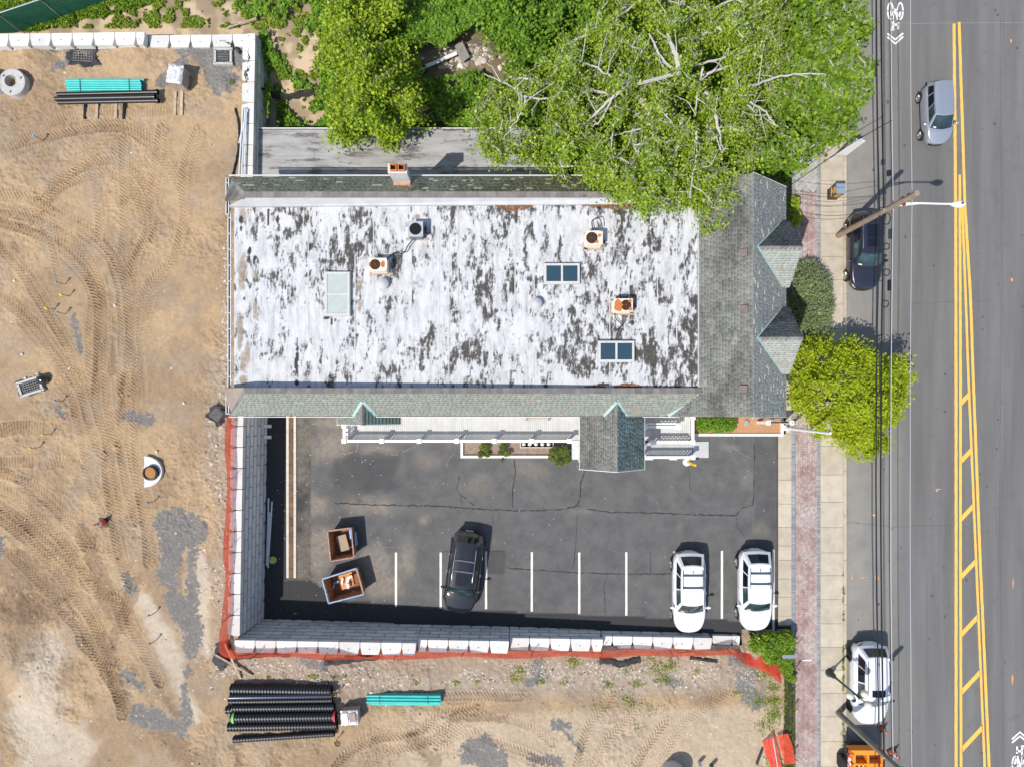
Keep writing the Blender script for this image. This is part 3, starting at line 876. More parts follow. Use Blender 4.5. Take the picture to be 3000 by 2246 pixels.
def wall_run(parent, a, b, ztops, zbot_fn, ang_front, batter=.04, ht=.457, zref=0.0, endpad=0):
    """a,b: world xy of the front base line (z=zref); ztops: list of (s0,s1,ztop); blocks face to the left of a->b rotated"""
    a = Vector((a[0], a[1], 0)); b = Vector((b[0], b[1], 0)); d = (b - a); Ln = d.length; d.normalize()
    back = Vector((-d.y, d.x, 0)) * (1 if ang_front else -1)
    rot = Matrix(((d.x, back.x, 0, 0), (d.y, back.y, 0, 0), (0, 0, 1, 0), (0, 0, 0, 1)))
    if not ang_front: rot = Matrix(((-d.x, back.x, 0, 0), (-d.y, back.y, 0, 0), (0, 0, 1, 0), (0, 0, 0, 1)))
    cnt = 0
    for (s0, s1, zt) in ztops:
        row = 0; z = zt - ht
        lowest = min(zbot_fn(a + d * s0), zbot_fn(a + d * s1))
        while z > lowest - ht + .02:
            off = 0.0 if int(round((zt - z) / ht + (3.0 - zt) / ht)) % 2 else .584
            x = s0 - off
            while x < s1 - .05:
                xa_ = max(x, s0); xb_ = min(x + 1.168, s1)
                wseg = xb_ - xa_
                if wseg > .12:
                    mid = (xa_ + xb_) / 2
                    p = a + d * mid + back * (batter / ht * (z - zref)); p.z = z
                    if z + ht > zbot_fn(a + d * mid) - .02:
                        me = random.choice(BLK) if wseg > .7 else random.choice(BLKH)
                        sc = wseg / (1.168 if wseg > .7 else .584)
                        inst('block', me, parent, Matrix.Translation(p) @ rot @ Matrix.Diagonal((sc, 1, 1, 1)))
                        cnt += 1
                x += 1.168
            z -= ht; row += 1
    return cnt
# south wall, front faces north (toward the lot)
sw = thing('retaining_wall', 'long grey concrete block retaining wall stepping down along the south side of the parking lot', 'wall', (-14.9, -12.7, 0))
aS, bS = (-14.92, -12.57), (13.25, -13.05)
def s_at(px, z): return gx(px, z) + 14.92
wall_run(sw, aS, bS, [(-.55, s_at(1219, 3.0), 3.0), (s_at(1219, 3.0), s_at(1492, 2.54), 2.543), (s_at(1492, 2.54), s_at(1768, 2.08), 2.086), (s_at(1768, 2.08), s_at(2087, 1.63), 1.629), (s_at(2087, 1.3), s_at(2169, 1.3), 1.30)],
         lambda p: lotz(p.x) - .05, False)
ww = thing('retaining_wall', 'tall grey concrete block retaining wall with white top along the west edge of the parking lot', 'wall', (-14.9, -6, 0))
wall_run(ww, (-14.92, -12.60), (-14.68, 1.3), [(0, 12.36 - .08 + .02, 3.0), (12.30, 13.9, 2.543)], lambda p: -.05, True)
nw_ = thing('retaining_wall', 'grey concrete block retaining wall turning the corner beside the leafy bank', 'wall', (-14.4, 17, 0))
wall_run(nw_, (-14.20, 12.4), (-14.05, 20.95), [(0, 8.55, 3.0)], lambda p: float(vegz(np.array(-13.9), np.array(p.y))) - .1, True)
nn_ = thing('retaining_wall', 'white topped block wall with fabric along the top edge of the dirt lot', 'wall', (-22, 21, 0))
wall_run(nn_, (-33.0, 20.93), (-14.30, 21.15), [(0, 33.0 + gx(426, 3.3), 3.40), (33.0 + gx(426, 3.3), 18.68, 3.0)], lambda p: 1.6, False)

# ================================================================ MAIN BUILDING
M_sh_lit = mat('green_shingle', (.225, .25, .215), (.29, .315, .275), rough=.9, nscale=.8, detail=6, rv=.10, bump=.3, bscale=40, lo=.3, hi=.7)
M_sh_brn = mat('brown_stained_shingle', (.28, .235, .19), (.33, .26, .21), rough=.9, nscale=.8, detail=6, rv=.12, bump=.3)
sg = NT('weathered_shingle')
co = sg.coord('world'); co2 = sg.coord('world', (1, .35, 1))
base = sg.ramp(sg.noise(co, 1.1, 6, .65), [(.28, (.14, .14, .125)), (.48, (.195, .20, .18)), (.7, (.25, .235, .21))])
base = sg.mix(sg.ramp(sg.noise(co2, .8, 6, .7), [(.47, (0,) * 3), (.62, (.75,) * 3)]), base, (.085, .082, .075))
h = sg.n('ShaderNodeHueSaturation'); sg.l(base, h.inputs['Color'])
rr_ = sg.rnd()
sg.l(sg.math('ADD', sg.math('MULTIPLY', rr_, .30), .85), h.inputs['Value'])
tint = sg.mix(sg.ramp(sg.math('FRACT', sg.math('MULTIPLY', rr_, 7.3)), [(.92, (0,) * 3), (.96, (.35,) * 3)]), h.outputs[0], (.24, .19, .16))
sg.color(tint); sg.set(.92, 0, .2); sg.bump(sg.noise(co, 45, 3), .4)
M_sh_west = sg.m
def shingmat(name, stops, dark, damt, d0=.52, d1=.68, tint=(.33, .25, .20), tp=.9):
    g = NT(name); co = g.coord('world'); cx2 = g.coord('world', (1, 1, 1))
    base = g.ramp(g.noise(co, .9, 6, .65), stops)
    base = g.mix(g.ramp(g.noise(cx2, 1.4, 6, .75), [(d0, (0,) * 3), (d1, (damt,) * 3)]), base, dark)
    h = g.n('ShaderNodeHueSaturation'); g.l(base, h.inputs['Color'])
    q = g.rnd()
    g.l(g.math('ADD', g.math('MULTIPLY', q, .22), .89), h.inputs['Value'])
    c_ = g.mix(g.ramp(g.math('FRACT', g.math('MULTIPLY', q, 7.3)), [(tp, (0,) * 3), (tp + .03, (.6,) * 3)]), h.outputs[0], tint)
    g.color(c_); g.set(.92, 0, .2); g.bump(g.noise(co, 45, 3), .4)
    return g.m
M_sh_south = shingmat('sage_shingle', [(.3, (.225, .245, .21)), (.7, (.275, .29, .25))], (.15, .15, .14), .35, .6, .8)
M_sh_east = shingmat('lifted_sage_shingle', [(.3, (.45, .445, .39)), (.7, (.50, .49, .43))], (.14, .15, .14), .3, .6, .8, tp=.93)  # sage base lightened to offset shade on the slope facing away from the sun
M_sh_north = shingmat('lifted_mossy_shingle', [(.3, (.34, .33, .235)), (.5, (.42, .405, .29)), (.7, (.46, .43, .32))], (.18, .165, .12), .7, .50, .66, tint=(.24, .17, .09))  # mossy tones, with the base lightened to offset the north slope's shade
M_sh_dorm = shingmat('dormer_shingle_shaded', [(.3, (.15, .145, .135)), (.7, (.25, .245, .23))], (.07, .065, .06), .75, .48, .62)  # shaded copy for the north dormer slopes, shade put into the colour
M_sh_lid = shingmat('dormer_shingle_sunlit', [(.3, (.33, .35, .31)), (.7, (.38, .39, .35))], (.2, .2, .18), .25, .6, .8)  # sunlit copy for the south dormer slopes, light put into the colour
M_ridge = mat('ridge_cap_shingle', (.16, .145, .135), (.23, .21, .195), rough=.9, nscale=2, rv=.16, bump=.3)
M_trimw = mat('white_trim', (.76, .75, .72), (.68, .67, .64), rough=.55, nscale=3)
M_gut = mat('gutter_dark', (.10, .095, .09), (.20, .19, .17), rough=.8, nscale=4)
M_siding = mat('cream_siding', (.66, .64, .58), (.72, .70, .64), rough=.7)
M_copper = mat('verdigris_flashing', (.27, .41, .375), (.37, .52, .48), rough=.7, nscale=5)
bld = thing('main_building', 'long commercial building with stained white flat roof, green shingle edges and street gable', 'building', (0, 5.5, 0))
SHN = [0]
def shingles(poly3, u, mtl, rowh=.145, wmin=.17, wmax=.34, parent=None, th=.012, singles=0, name='shingle', lift=.0):
    """poly3: planar polygon; u: along-eave unit vector. courses run parallel to u, climbing."""
    P = [Vector(p) for p in poly3]
    u = Vector(u).normalized()
    n = (P[1] - P[0]).cross(P[2] - P[0]).normalized()
    if n.z < 0: n = -n
    v = n.cross(u).normalized()
    if v.z < 0: v = -v; u = -u
    o = P[0]
    Q = [((p - o).dot(u), (p - o).dot(v)) for p in P]
    vmin = min(q[1] for q in Q); vmax = max(q[1] for q in Q)
    nr = max(1, int(round((vmax - vmin) / rowh))); rh = (vmax - vmin) / nr
    Vs = []; Fs = []; rr = []; k = 0; made = []
    for r_ in range(nr):
        v0 = vmin + r_ * rh; v1 = v0 + rh
        vm = (v0 + v1) / 2
        xs = []
        for vq in (v0 + .004, v1 - .004):
            cr = []
            for i in range(len(Q)):
                a, b = Q[i], Q[(i + 1) % len(Q)]
                if (a[1] > vq) != (b[1] > vq):
                    cr.append(a[0] + (b[0] - a[0]) * (vq - a[1]) / (b[1] - a[1]))
            xs.append((min(cr), max(cr)) if len(cr) >= 2 else None)
        if xs[0] is None or xs[1] is None: continue
        (l0, r0), (l1, r1) = xs
        x = min(l0, l1) - random.uniform(0, .2)
        while x < max(r0, r1):
            w_ = random.uniform(wmin, wmax)
            a0 = min(max(x + .004, l0), r0); a1 = min(max(x + .004, l1), r1); b0 = min(max(x + w_ - .004, l0), r0); b1 = min(max(x + w_ - .004, l1), r1)
            x += w_
            if (b0 - a0) + (b1 - a1) < .03: continue
            hi = th * random.uniform(.9, 1.5); lo = .004
            jj_ = random.uniform(-.012, .006)
            B = [(a0, v0 + jj_, 0), (b0, v0 + jj_, 0), (b0, v0 + jj_, hi), (a0, v0 + jj_, hi), (a1, v1, lo), (b1, v1, lo)]
            made.append([o + u * q[0] + v * q[1] + n * (q[2] + lift) for q in B])
    random.shuffle(made)
    made_s = made[:singles]; rest = made[singles:]
    FF = [(0, 1, 2, 3), (3, 2, 5, 4), (0, 3, 4, 0), (1, 5, 2, 1)]
    for vs in made_s:
        mb = MB(); mb.add(vs, [(0, 1, 2, 3), (3, 2, 5, 4), (0, 3, 4), (1, 5, 2)], rnd=random.random()); mb.build(name, mtl, parent)
    if rest:
        A = np.array([[tuple(p) for p in vs] for vs in rest])
        nsh = len(A)
        idx = np.arange(nsh)[:, None] * 6
        T = np.array([(0, 1, 2), (0, 2, 3), (3, 2, 5), (3, 5, 4), (0, 3, 4), (1, 5, 2)])
        F3 = (idx[:, :, None] + T[None]).reshape(-1, 3)
        rr = np.repeat(rng.random(nsh), 6)
        npmesh(name, A.reshape(-1, 3), F3, mtl, parent=parent, fattrs={'rnd': rr}, kind='stuff')
    return len(made)
def ridge_caps(a, b, wd, drop, parent, name='ridge_cap', step=.22, sl=1.0, singles=True, m=None):
    a = Vector(a); b = Vector(b); d = b - a; n_ = max(1, int(d.length / step)); st = d / n_
    side = Vector((-d.y, d.x, 0)).normalized()
    mb = MB()
    for i in range(n_):
        p = a + st * i; q = a + st * (i + 1) * 1.0
        h0 = .035; h1 = .022
        L0 = p + side * wd - Vector((0, 0, drop)); R0 = p - side * wd - Vector((0, 0, drop))
        L1 = q + side * wd - Vector((0, 0, drop)); R1 = q - side * wd - Vector((0, 0, drop))
        u0 = Vector((0, 0, h0)); u1 = Vector((0, 0, h1)); r_ = random.random()
        mb.add([L0 + u0, p + u0, R0 + u0, L1 + u1, q + u1, R1 + u1, L0, R0], [(0, 1, 4, 3), (1, 2, 5, 4), (6, 7, 2, 1, 0)], rnd=r_)
    mb.build(name, m or M_ridge, parent, kind='stuff')

EZ = 5.5                       # eave height
XW = gx(677, 6.0)              # west end of flat roof
XE0, XR, XE1 = 9.47, 11.75, 14.25
YS, YN = -.35, 11.55
SL = .88
SLW = .60
# walls
mb = MB()
mb.prism([(XW + .25, .15), (13.85, .15), (13.85, 11.2), (XW + .25, 11.2)], -.6, EZ)
mb.build('wall', M_siding, bld)
for y0, y1 in ((.0, .15), (11.2, 11.35)):
    mb = MB()
    mb.add([(8.9, y0, EZ), (13.9, y0, EZ), (XR, y0, 7.5), (8.9, y1, EZ), (13.9, y1, EZ), (XR, y1, 7.5)], [(0, 1, 2), (5, 4, 3), (0, 3, 4, 1), (1, 4, 5, 2), (2, 5, 3, 0)])
    mb.build('gable_wall', M_siding, bld)
# flat roof membrane
fr = .055
FX = np.arange(XW, XE0 + .02, fr); FY = np.arange(1.05, 10.66, fr)
FXX, FYY = np.meshgrid(FX, FY)
fz = 5.62 + .62 * (FXX - XW) / (XE0 - XW) + (fbm(FXX / 1.2, FYY / 1.2, 201, 3) - .5) * .03
fpx = FXX * FPX / (CAMZ - 6.2) + 1500; fpy = -FYY * FPX / (CAMZ - 6.2) + 1200
wear = fbm(FXX / .34, FYY / .70, 203, 5) * .60 + fbm(FXX / .085, FYY / .24, 207, 3) * .40
strip = vnoise(np.floor(FXX / .47) * 3.3, np.floor(FYY / 2.4 + vnoise(np.floor(FXX / .47), 0 * FYY, 3) * 3) * 1.7, 211)
wear += (strip - .5) * .10
dens = .02 + .0 * fpx
def dblob(px, py, rx, ry, a): return a * np.exp(-(((fpx - px) / rx) ** 2 + ((fpy - py) / ry) ** 2))
for b in ((1060,660,60,90,.12),(1075,720,40,50,.10),(800,640,50,90,.07),(700,640,20,60,.04),(1450,600,160,25,.17),(1620,590,60,25,.18),(1780,600,90,30,.14),(1420,820,50,120,.09),(1500,800,30,60,.10),(1890,800,70,60,.15),(1780,880,110,60,.09),
          (1900,680,60,60,.07),(1930,1060,110,80,.13),(1880,1000,90,60,.09),(1760,1060,100,50,.08),(1700,780,80,70,.05),(1380,1060,100,80,.05),(1000,760,60,30,.10),(900,700,80,60,.05),(2030,980,40,180,.11),(1640,980,60,60,.05),(1240,1030,120,60,.05),
          (950,1000,120,120,-.03),(800,900,120,100,-.03),(1540,930,80,60,-.04),(1100,950,120,80,-.03),(1200,900,100,80,-.02),(720,900,50,300,-.02)):
    dens = dens + dblob(*b)
wear = wear + dens
pond = np.zeros_like(fz)
for b in ((697,790,14,60),(697,590+30,12,25),(703,1060,14,40),(712,1030,10,40),(736,800,7,18),(736,900,7,40),(1047,830,9,22),(1049,895,8,22),(1220,630,9,9),(700,1110,16,20),(690,970,10,60)):
    pond = np.maximum(pond, 1 - sstep(.55, 1.15, np.sqrt(((fpx - b[0]) / b[2]) ** 2 + ((fpy - b[1]) / b[3]) ** 2) + (fbm(FXX / .3, FYY / .3, 5, 3) - .5) * .9))
tar = np.zeros_like(fz)
for b in ((718,728,6,14),(718,748,4,7),(735,748,4,8),(694,635,6,14),(728,594,4,4),(862,1040,3.5,48),(858,1065,3,30),(960,1100,4,10),(968,1112,4,8),(775,630,3,28),(803,635,5,12),(965,938,4,11),(950,928,9,5),(703,870,3,6),(1770,1125,25,4),(694,660,4,10),(860,1120,6,10)):
    tar = np.maximum(tar, (np.sqrt(((fpx - b[0]) / b[2]) ** 2 + ((fpy - b[1]) / b[3]) ** 2) + (fbm(FXX / .15, FYY / .15, 5, 2) - .5) * .5 < 1).astype(float))
f_ = NT('white_roof_coating')
co = f_.coord('world'); cv = f_.coord('world', (1, .28, 1)); ch_ = f_.coord('world', (.35, 1, 1))
wv = f_.math('ADD', f_.attr('wear'), f_.math('MULTIPLY', f_.math('SUBTRACT', f_.noise(cv, 12, 6, .8), .5), .78))
wv = f_.math('ADD', wv, f_.math('MULTIPLY', f_.math('SUBTRACT', f_.noise(ch_, 7, 5, .8), .5), .34))
mk = f_.ramp(wv, [(.52, (0,) * 3), (.60, (.25,) * 3), (.655, (.85,) * 3), (.73, (1,) * 3)])
wh = f_.ramp(f_.noise(cv, 3.2, 7, .75), [(.28, (.27, .27, .275)), (.40, (.44, .44, .445)), (.55, (.555, .555, .555)), (.8, (.62, .62, .615))])
dk = f_.ramp(f_.noise(co, 9, 5, .7), [(.3, (.03, .028, .025)), (.58, (.075, .068, .06)), (.75, (.19, .175, .16))])
cc = f_.mix(mk, wh, dk)
cc = f_.mix(f_.math('MULTIPLY', f_.attr('pond'), f_.ramp(f_.noise(co, 6, 4), [(.3, (.55,) * 3), (.6, (.95,) * 3)])), cc, (.27, .21, .15))
cc = f_.mix(f_.attr('tar'), cc, (.035, .035, .04))
f_.color(cc); f_.set(.7, 0, .3); f_.bump(f_.noise(cv, 14, 6, .75), .35, .02)
fi = np.arange(fz.size).reshape(fz.shape)
Ff = np.stack([fi[:-1, :-1].ravel(), fi[:-1, 1:].ravel(), fi[1:, 1:].ravel(), fi[1:, :-1].ravel()], 1)
npmesh('flat_roof', np.stack([FXX.ravel(), FYY.ravel(), fz.ravel()], 1), Ff, f_.m, parent=bld, attrs={'wear': wear.ravel(), 'pond': pond.ravel(), 'tar': tar.ravel()}, smooth=True)
M_whroof = f_.m
M_whpl = mat('white_membrane', (.42, .42, .425), (.50, .50, .50), rough=.7, nscale=1.5, detail=6)
# seams of the rolls: slightly raised overlaps
mb = MB()
for i in range(1, 50):
    x = XW + i * .485
    if x < XE0 - .1 and random.random() < .22:
        y0 = random.choice((1.1, 3.5, 5.2)); y1 = random.choice((10.4, 8.0, 9.3))
        z_ = 5.62 + .62 * (x - XW) / (XE0 - XW)
        mb.span((x, y0, z_ + .012), (x + random.uniform(-.03, .03), y1, z_ + .012), .05, .012)
mb.build('seam_lap', M_whroof, bld, kind='stuff')

CAPZ = 6.5
yS0, yS1 = -.31, gy(1150, CAPZ)       # south skirt eave and cap
yN0, yN1 = gy(520, EZ), gy(564, CAPZ)
xW0 = gx(671, EZ)
# south mansard skirt
xh = gx(722, CAPZ)
south = [(xW0 + .02, yS0, EZ), (gx(1976, EZ), yS0, EZ), (gx(2049, CAPZ), yS1, CAPZ), (xh, yS1, CAPZ)]
def roofslab(poly, mtl, name='roof', th=.10, parent=bld): mb = MB(); mb.slab(poly, th); return mb.build(name, mtl, parent)
rs = roofslab(south, M_sh_south, 'roof_skirt')
shingles(south, (1, 0, 0), M_sh_south, parent=rs, singles=60, name='shingle', lift=.002)
north = [(xW0 + .02, yN0, EZ), (9.0, yN0, EZ), (9.0, yN1, CAPZ), (gx(716, CAPZ), yN1, CAPZ)]
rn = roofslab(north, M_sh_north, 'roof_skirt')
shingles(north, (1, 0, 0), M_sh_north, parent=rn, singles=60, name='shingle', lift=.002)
# hip returns at the west ends
hw1 = [(xW0, yS0, EZ), (xh, yS1, CAPZ), (gx(676, CAPZ), yS1 + .28, CAPZ - .1), (xW0, yS0 + 1.25, EZ + .3)]
mb = MB(); mb.slab([(xW0, yS0 + .02, EZ), (xh, yS1, CAPZ), (xh - .15, yS1 + .25, CAPZ - .05)], .08); mb.slab([(xW0, yS0 + .02, EZ), (xh - .15, yS1 + .25, CAPZ - .05), (xW0, yS1 + .25, EZ + .55)], .08)
mb.build('hip_return', M_sh_dorm, bld)
mb = MB(); mb.slab([(xW0, yN0 - .02, EZ), (gx(716, CAPZ), yN1, CAPZ), (gx(712, CAPZ), yN1 - .28, CAPZ - .05)], .08); mb.slab([(xW0, yN0 - .02, EZ), (gx(712, CAPZ), yN1 - .28, CAPZ - .05), (xW0, yN1 - .28, EZ + .5)], .08)
mb.build('hip_return', M_sh_dorm, bld)
# caps, parapet backs
mb = MB()
def capstrip(mb, x0_, x1_, y0_, y1_, z, drop, st=.3):
    n_ = int((x1_ - x0_) / st)
    for i in range(n_):
        a = x0_ + (x1_ - x0_) * i / n_; b = x0_ + (x1_ - x0_) * (i + 1) / n_ - .006
        dzr = random.uniform(0, .006)
        mb.hexa([(a, y0_, z - .05), (b, y0_, z - .05), (b, y1_, z - .05 - drop), (a, y1_, z - .05 - drop), (a, y0_, z + .012 + dzr), (b, y0_, z + .012 + dzr), (b, y1_, z + .012 - drop + dzr), (a, y1_, z + .012 - drop + dzr)])
capstrip(mb, xh - .1, XE0 + .1, yS1 - .05, yS1 + .24, CAPZ, .06)
capstrip(mb, gx(716, CAPZ), 8.9, yN1 - .26, yN1 + .04, CAPZ + .003, 0)
mb.build('ridge_cap', M_ridge, bld, kind='stuff')
mb = MB()
mb.prism([(xh - .1, yS1 + .08), (XE0, yS1 + .08), (XE0, yS1 + .20), (xh - .1, yS1 + .20)], 5.5, CAPZ - .12)
mb.hexa([(xW0 + .1, yN1 - .52, 5.5), (9.4, yN1 - .52, 5.5), (9.4, yN1 - .12, 5.5), (gx(716, CAPZ), yN1 - .12, 5.5), (xW0 + .1, yN1 - .52, 5.9), (9.4, yN1 - .52, 6.32), (9.4, yN1 - .25, CAPZ - .06), (gx(716, CAPZ), yN1 - .25, CAPZ - .06)])
mb.build('parapet_back', M_whpl, bld)
# gable
S0, R0z = EZ, EZ + SL * (XE1 - XR)
# east slope
east = [(XE1, YS, EZ), (XE1, YN, EZ), (XR, YN, R0z), (XR, YS, R0z)]
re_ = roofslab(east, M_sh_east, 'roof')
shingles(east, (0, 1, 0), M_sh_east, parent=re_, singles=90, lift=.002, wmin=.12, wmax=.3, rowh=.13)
xWv = XR - (R0z - EZ) / SLW
zj = R0z - SLW * (XR - XE0)
west = [(XE0, yS1, zj), (XE0, YN, zj), (XR, YN, R0z), (XR, yS1, R0z)]
west2 = [(XR, yS1, R0z), (XR, YS, R0z), (xWv, YS, EZ), (XE0 + .0, yS1, zj)]
rw_ = roofslab(west, M_sh_west, 'roof')
shingles(west, (0, 1, 0), M_sh_west, parent=rw_, singles=70, lift=.002, wmin=.15, wmax=.32, rowh=.15)
rw2 = roofslab(west2, M_sh_west, 'roof')
shingles(west2, (0, 1, 0), M_sh_west, parent=rw2, singles=20, lift=.002, wmin=.15, wmax=.32, rowh=.15)
mb = MB(); mb.prism([(XE0 - .02, yS1, ), (XE0 + .12, yS1), (XE0 + .12, 10.7), (XE0 - .02, 10.7)], 5.9, zj + .03); mb.build('parapet_back', M_whpl, bld)
ridge_caps((XR, YS - .02, R0z - .02), (XR, YN + .02, R0z - .02), .15, .15, bld)
# valleys: verdigris flashings
def flash(pts, wd=.16, lift=.06, parent=bld, name='valley_flashing'):
    mb = MB(); a = Vector(pts[0]); b = Vector(pts[1]); u = Vector((0, 0, lift))
    mb.span(a + u, b + u, wd, .02); return mb.build(name, M_copper, parent)
flash(((xWv + .02, YS + .05, EZ), (XE0 + .05, yS1 + .05, zj)), .2)
# fascia and gutters
for a_g, b_g, w_g, t_g in (((xW0, yS0 - .06, EZ - .04), (gx(1695, EZ), yS0 - .06, EZ - .04), .03, .14), ((gx(1883, EZ), yS0 - .06, EZ - .04), (gx(1978, EZ), yS0 - .06, EZ - .04), .03, .14), ((xW0, yN0 + .10, EZ - .02), (9.3, yN0 + .10, EZ - .02), .04, .12)):
    mb = MB(); mb.span(a_g, b_g, w_g, t_g); mb.build('gutter', M_trimw, bld)
for a_g, b_g in (((XR, YS - .03, R0z - .06), (XE1, YS - .03, EZ - .06)), ((XE1, YN + .03, EZ - .06), (XR, YN + .03, R0z - .06))):
    mb = MB(); mb.span(a_g, b_g, .03, .14); mb.build('fascia', M_trimw, bld)
mb = MB()
mb.span((xW0 + 4, yS0 - .02, EZ - .01), (gx(1976, EZ), yS0 - .02, EZ - .01), .06, .05)
mb.build('gutter_trough', M_gut, bld)
# ladder like bracketed gutter on the west edge
gw = thing('gutter_rail', 'thin white bracketed gutter hanging along the west edge of the flat roof', 'gutter', (xW0 - .1, 5.5, 5.6))
for ya, yb, xo in ((yS0 + 1.2, yN1 - .9, -.06), (yN1 - .9, yN0 - .1, -.16), (yS0 + .1, yS0 + 1.25, -.16)):
    mb = MB()
    xg = gx(676, 5.7) + xo + .0
    mb.span((xg - .06, ya, 5.72), (xg - .06, yb, 5.72), .03, .09); mb.span((xg + .06, ya, 5.70), (xg + .06, yb, 5.70), .03, .05)
    mb.build('rail', M_trimw, gw)
    y = ya
    while y < yb:
        mb = MB(); mb.box((xg, y, 5.73), (.14, .035, .03)); mb.build('bracket', M_trimw, gw); y += .82
    mb = MB(); mb.span((xg, ya + .02, 5.66), (xg, yb - .02, 5.66), .09, .02); mb.build('trough', M_gut, gw)
# dormers on the street slope
def dormer(cy):
    d = []
    zr, ze, hwid = 7.4, 5.75, 1.73
    xr0 = XE1 - (zr - EZ) / SL; xe0 = XE1 - (ze - EZ) / SL; xf = 14.33
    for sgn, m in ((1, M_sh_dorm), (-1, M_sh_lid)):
        pl = [(xe0 - .05, cy + sgn * hwid, ze), (xf, cy + sgn * hwid, ze), (xf, cy, zr), (xr0, cy, zr)]
        o = roofslab(pl, m, 'dormer_roof', th=.09)
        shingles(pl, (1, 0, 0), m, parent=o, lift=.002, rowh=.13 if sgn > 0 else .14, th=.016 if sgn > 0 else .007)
        flash(((xe0 - .08, cy + sgn * hwid, ze), (xr0 - .05, cy + sgn * .03, zr)), .15, .05)
    ridge_caps((xr0, cy, zr - .01), (xf + .02, cy, zr - .01), .15, .15, bld)
    mb = MB()
    mb.add([(xf - .12, cy - hwid + .15, ze - .1), (xf - .12, cy + hwid - .15, ze - .1), (xf - .12, cy, zr - .12), (xf - .02, cy - hwid + .15, ze - .1), (xf - .02, cy + hwid - .15, ze - .1), (xf - .02, cy, zr - .12)], [(0, 2, 1), (3, 4, 5), (0, 1, 4, 3), (1, 2, 5, 4), (2, 0, 3, 5)])
    mb.prism([(xe0 + .0, cy - hwid + .2), (xf - .02, cy - hwid + .2), (xf - .02, cy + hwid - .2), (xe0, cy + hwid - .2)], 5.6, ze - .08)
    mb.build('dormer_wall', M_siding, bld)
    f = MB(); f.box((xf, cy, 6.35), (.06, 1.2, .9)); wo_ = f.build('window', M_trimw, bld)
    g_ = MB(); g_.box((xf + .034, cy, 6.35), (.01, 1.0, .72)); g_.build('pane', M_glass, wo_)
mg = NT('window_glass'); mg.color((.02, .035, .05)); mg.set(.06, 0, .6); M_glass = mg.m
dormer(8.03); dormer(3.56)
# box vents on the west slope
M_vent = mat('vent_brown', (.14, .115, .10), (.19, .15, .13), rough=.8)
for px, py in ((2174, 744), (2175, 908), (2174, 1140)):
    z = 7.3; x = gx(px, z); y = gy(py, z); zz = R0z - SLW * (XR - x)
    mb = MB(); mb.box((x, y, zz + .10), (.36, .36, .10), Matrix.Rotation(R(-38), 3, 'Y')); mb.box((x, y, zz + .04), (.28, .28, .10), Matrix.Rotation(R(-50), 3, 'Y')); mb.build('roof_vent', M_vent, bld)
# east windows and fascia on ground facade, barely seen
for y in (2.0, 5.5, 9.2):
    mb = MB(); mb.box((13.9, y, 2.9), (.08, 1.6, 1.5)); o = mb.build('window', M_trimw, bld)
    mb = MB(); mb.box((13.95, y, 2.9), (.02, 1.4, 1.3)); mb.build('pane', M_glass, o)

for x, wd_, nm in ((-11.5, 1.1, 'window'), (-7.6, 1.0, 'door'), (-5.2, 1.5, 'window'), (-2.2, 1.5, 'window'), (.8, 1.5, 'window'), (5.4, 1.8, 'door'), (9.0, 1.3, 'window'), (11.5, 1.3, 'window')):
    zc_, hh = (2.25, 2.1) if nm == 'door' else (2.75, 1.4)
    mb = MB(); mb.box((x, .135, zc_), (wd_, .08, hh)); o = mb.build(nm, M_trimw, bld)
    for k_w in (-1, 1):
        mb = MB(); mb.box((x + k_w * wd_ * .235, .09, zc_), (wd_ * .41, .02, hh - .2)); mb.build('pane', M_glass, o)

# portico gables on the parking side
def portico(xc_, hwid, yb, zr, ze, mL, mR, name_seam=False):
    """roof with ridge along y, from the skirt down to yb"""
    yr = yS0 + (zr - EZ) * (yS1 - yS0) / (CAPZ - EZ)
    yte = yS0 + .05
    for sgn, m in ((-1, mL), (1, mR)):
        xk_ = xc_ + sgn * hwid * (zr - EZ) / (zr - ze)
        pl = [(xc_, yr, zr), (xk_, yS0, EZ), (xc_ + sgn * hwid, yS0 - .02, ze), (xc_ + sgn * hwid, yb, ze), (xc_, yb, zr)]
        if name_seam and sgn > 0:
            mb = MB(); mb.slab(pl, .05); o = mb.build('canopy_roof', m, bld)
            k_ = 11
            for i in range(k_):
                t = (i + .5) / k_
                x = xc_ + hwid * t; z = zr + (ze - zr) * t
                mb = MB(); mb.span((x, yS0 - .02 if z < EZ else yS0 + .2, z + .03), (x, yb, z + .03), .025, .05); mb.build('seam', M_gut, o)
        else:
            o = roofslab(pl, m, 'portico_roof', th=.09)
            shingles(pl, (0, 1, 0), m, parent=o, lift=.002, th=.012 if sgn < 0 else .03, rowh=.15, wmin=.16, wmax=.34)
        flash(((xk_, yS0 - .02, EZ), (xc_ + sgn * .03, yr + .02, zr)), .15, .05)
    ridge_caps((xc_, yb - .02, zr - .01), (xc_, yr, zr - .01), .13, .13, bld)
    mb = MB()
    for sgn in (-1, 1):
        mb.span((xc_ + sgn * (hwid + .05), yb - .03, ze - .03), (xc_ + sgn * (hwid + .05), yS0 - .1, ze - .03), .03, .10)
        mb.span((xc_, yb - .04, zr - .07), (xc_ + sgn * (hwid + .05), yb - .04, ze - .07), .03, .12)
    mb.build('fascia', M_trimw, bld)
    mb = MB()
    for sgn in (-1, 1): mb.span((xc_ + sgn * (hwid + .02), yb, ze - .0), (xc_ + sgn * (hwid + .02), yS0 - .1, ze - .0), .05, .04)
    mb.build('gutter_trough', M_gut, bld)
M_sh_seam = shingmat('lifted_green_slat_roof', [(.3, (.21, .26, .235)), (.6, (.28, .36, .33)), (.75, (.32, .42, .39))], (.08, .075, .065), .6, .5, .64)  # green base lightened to offset shade on the portico's east side
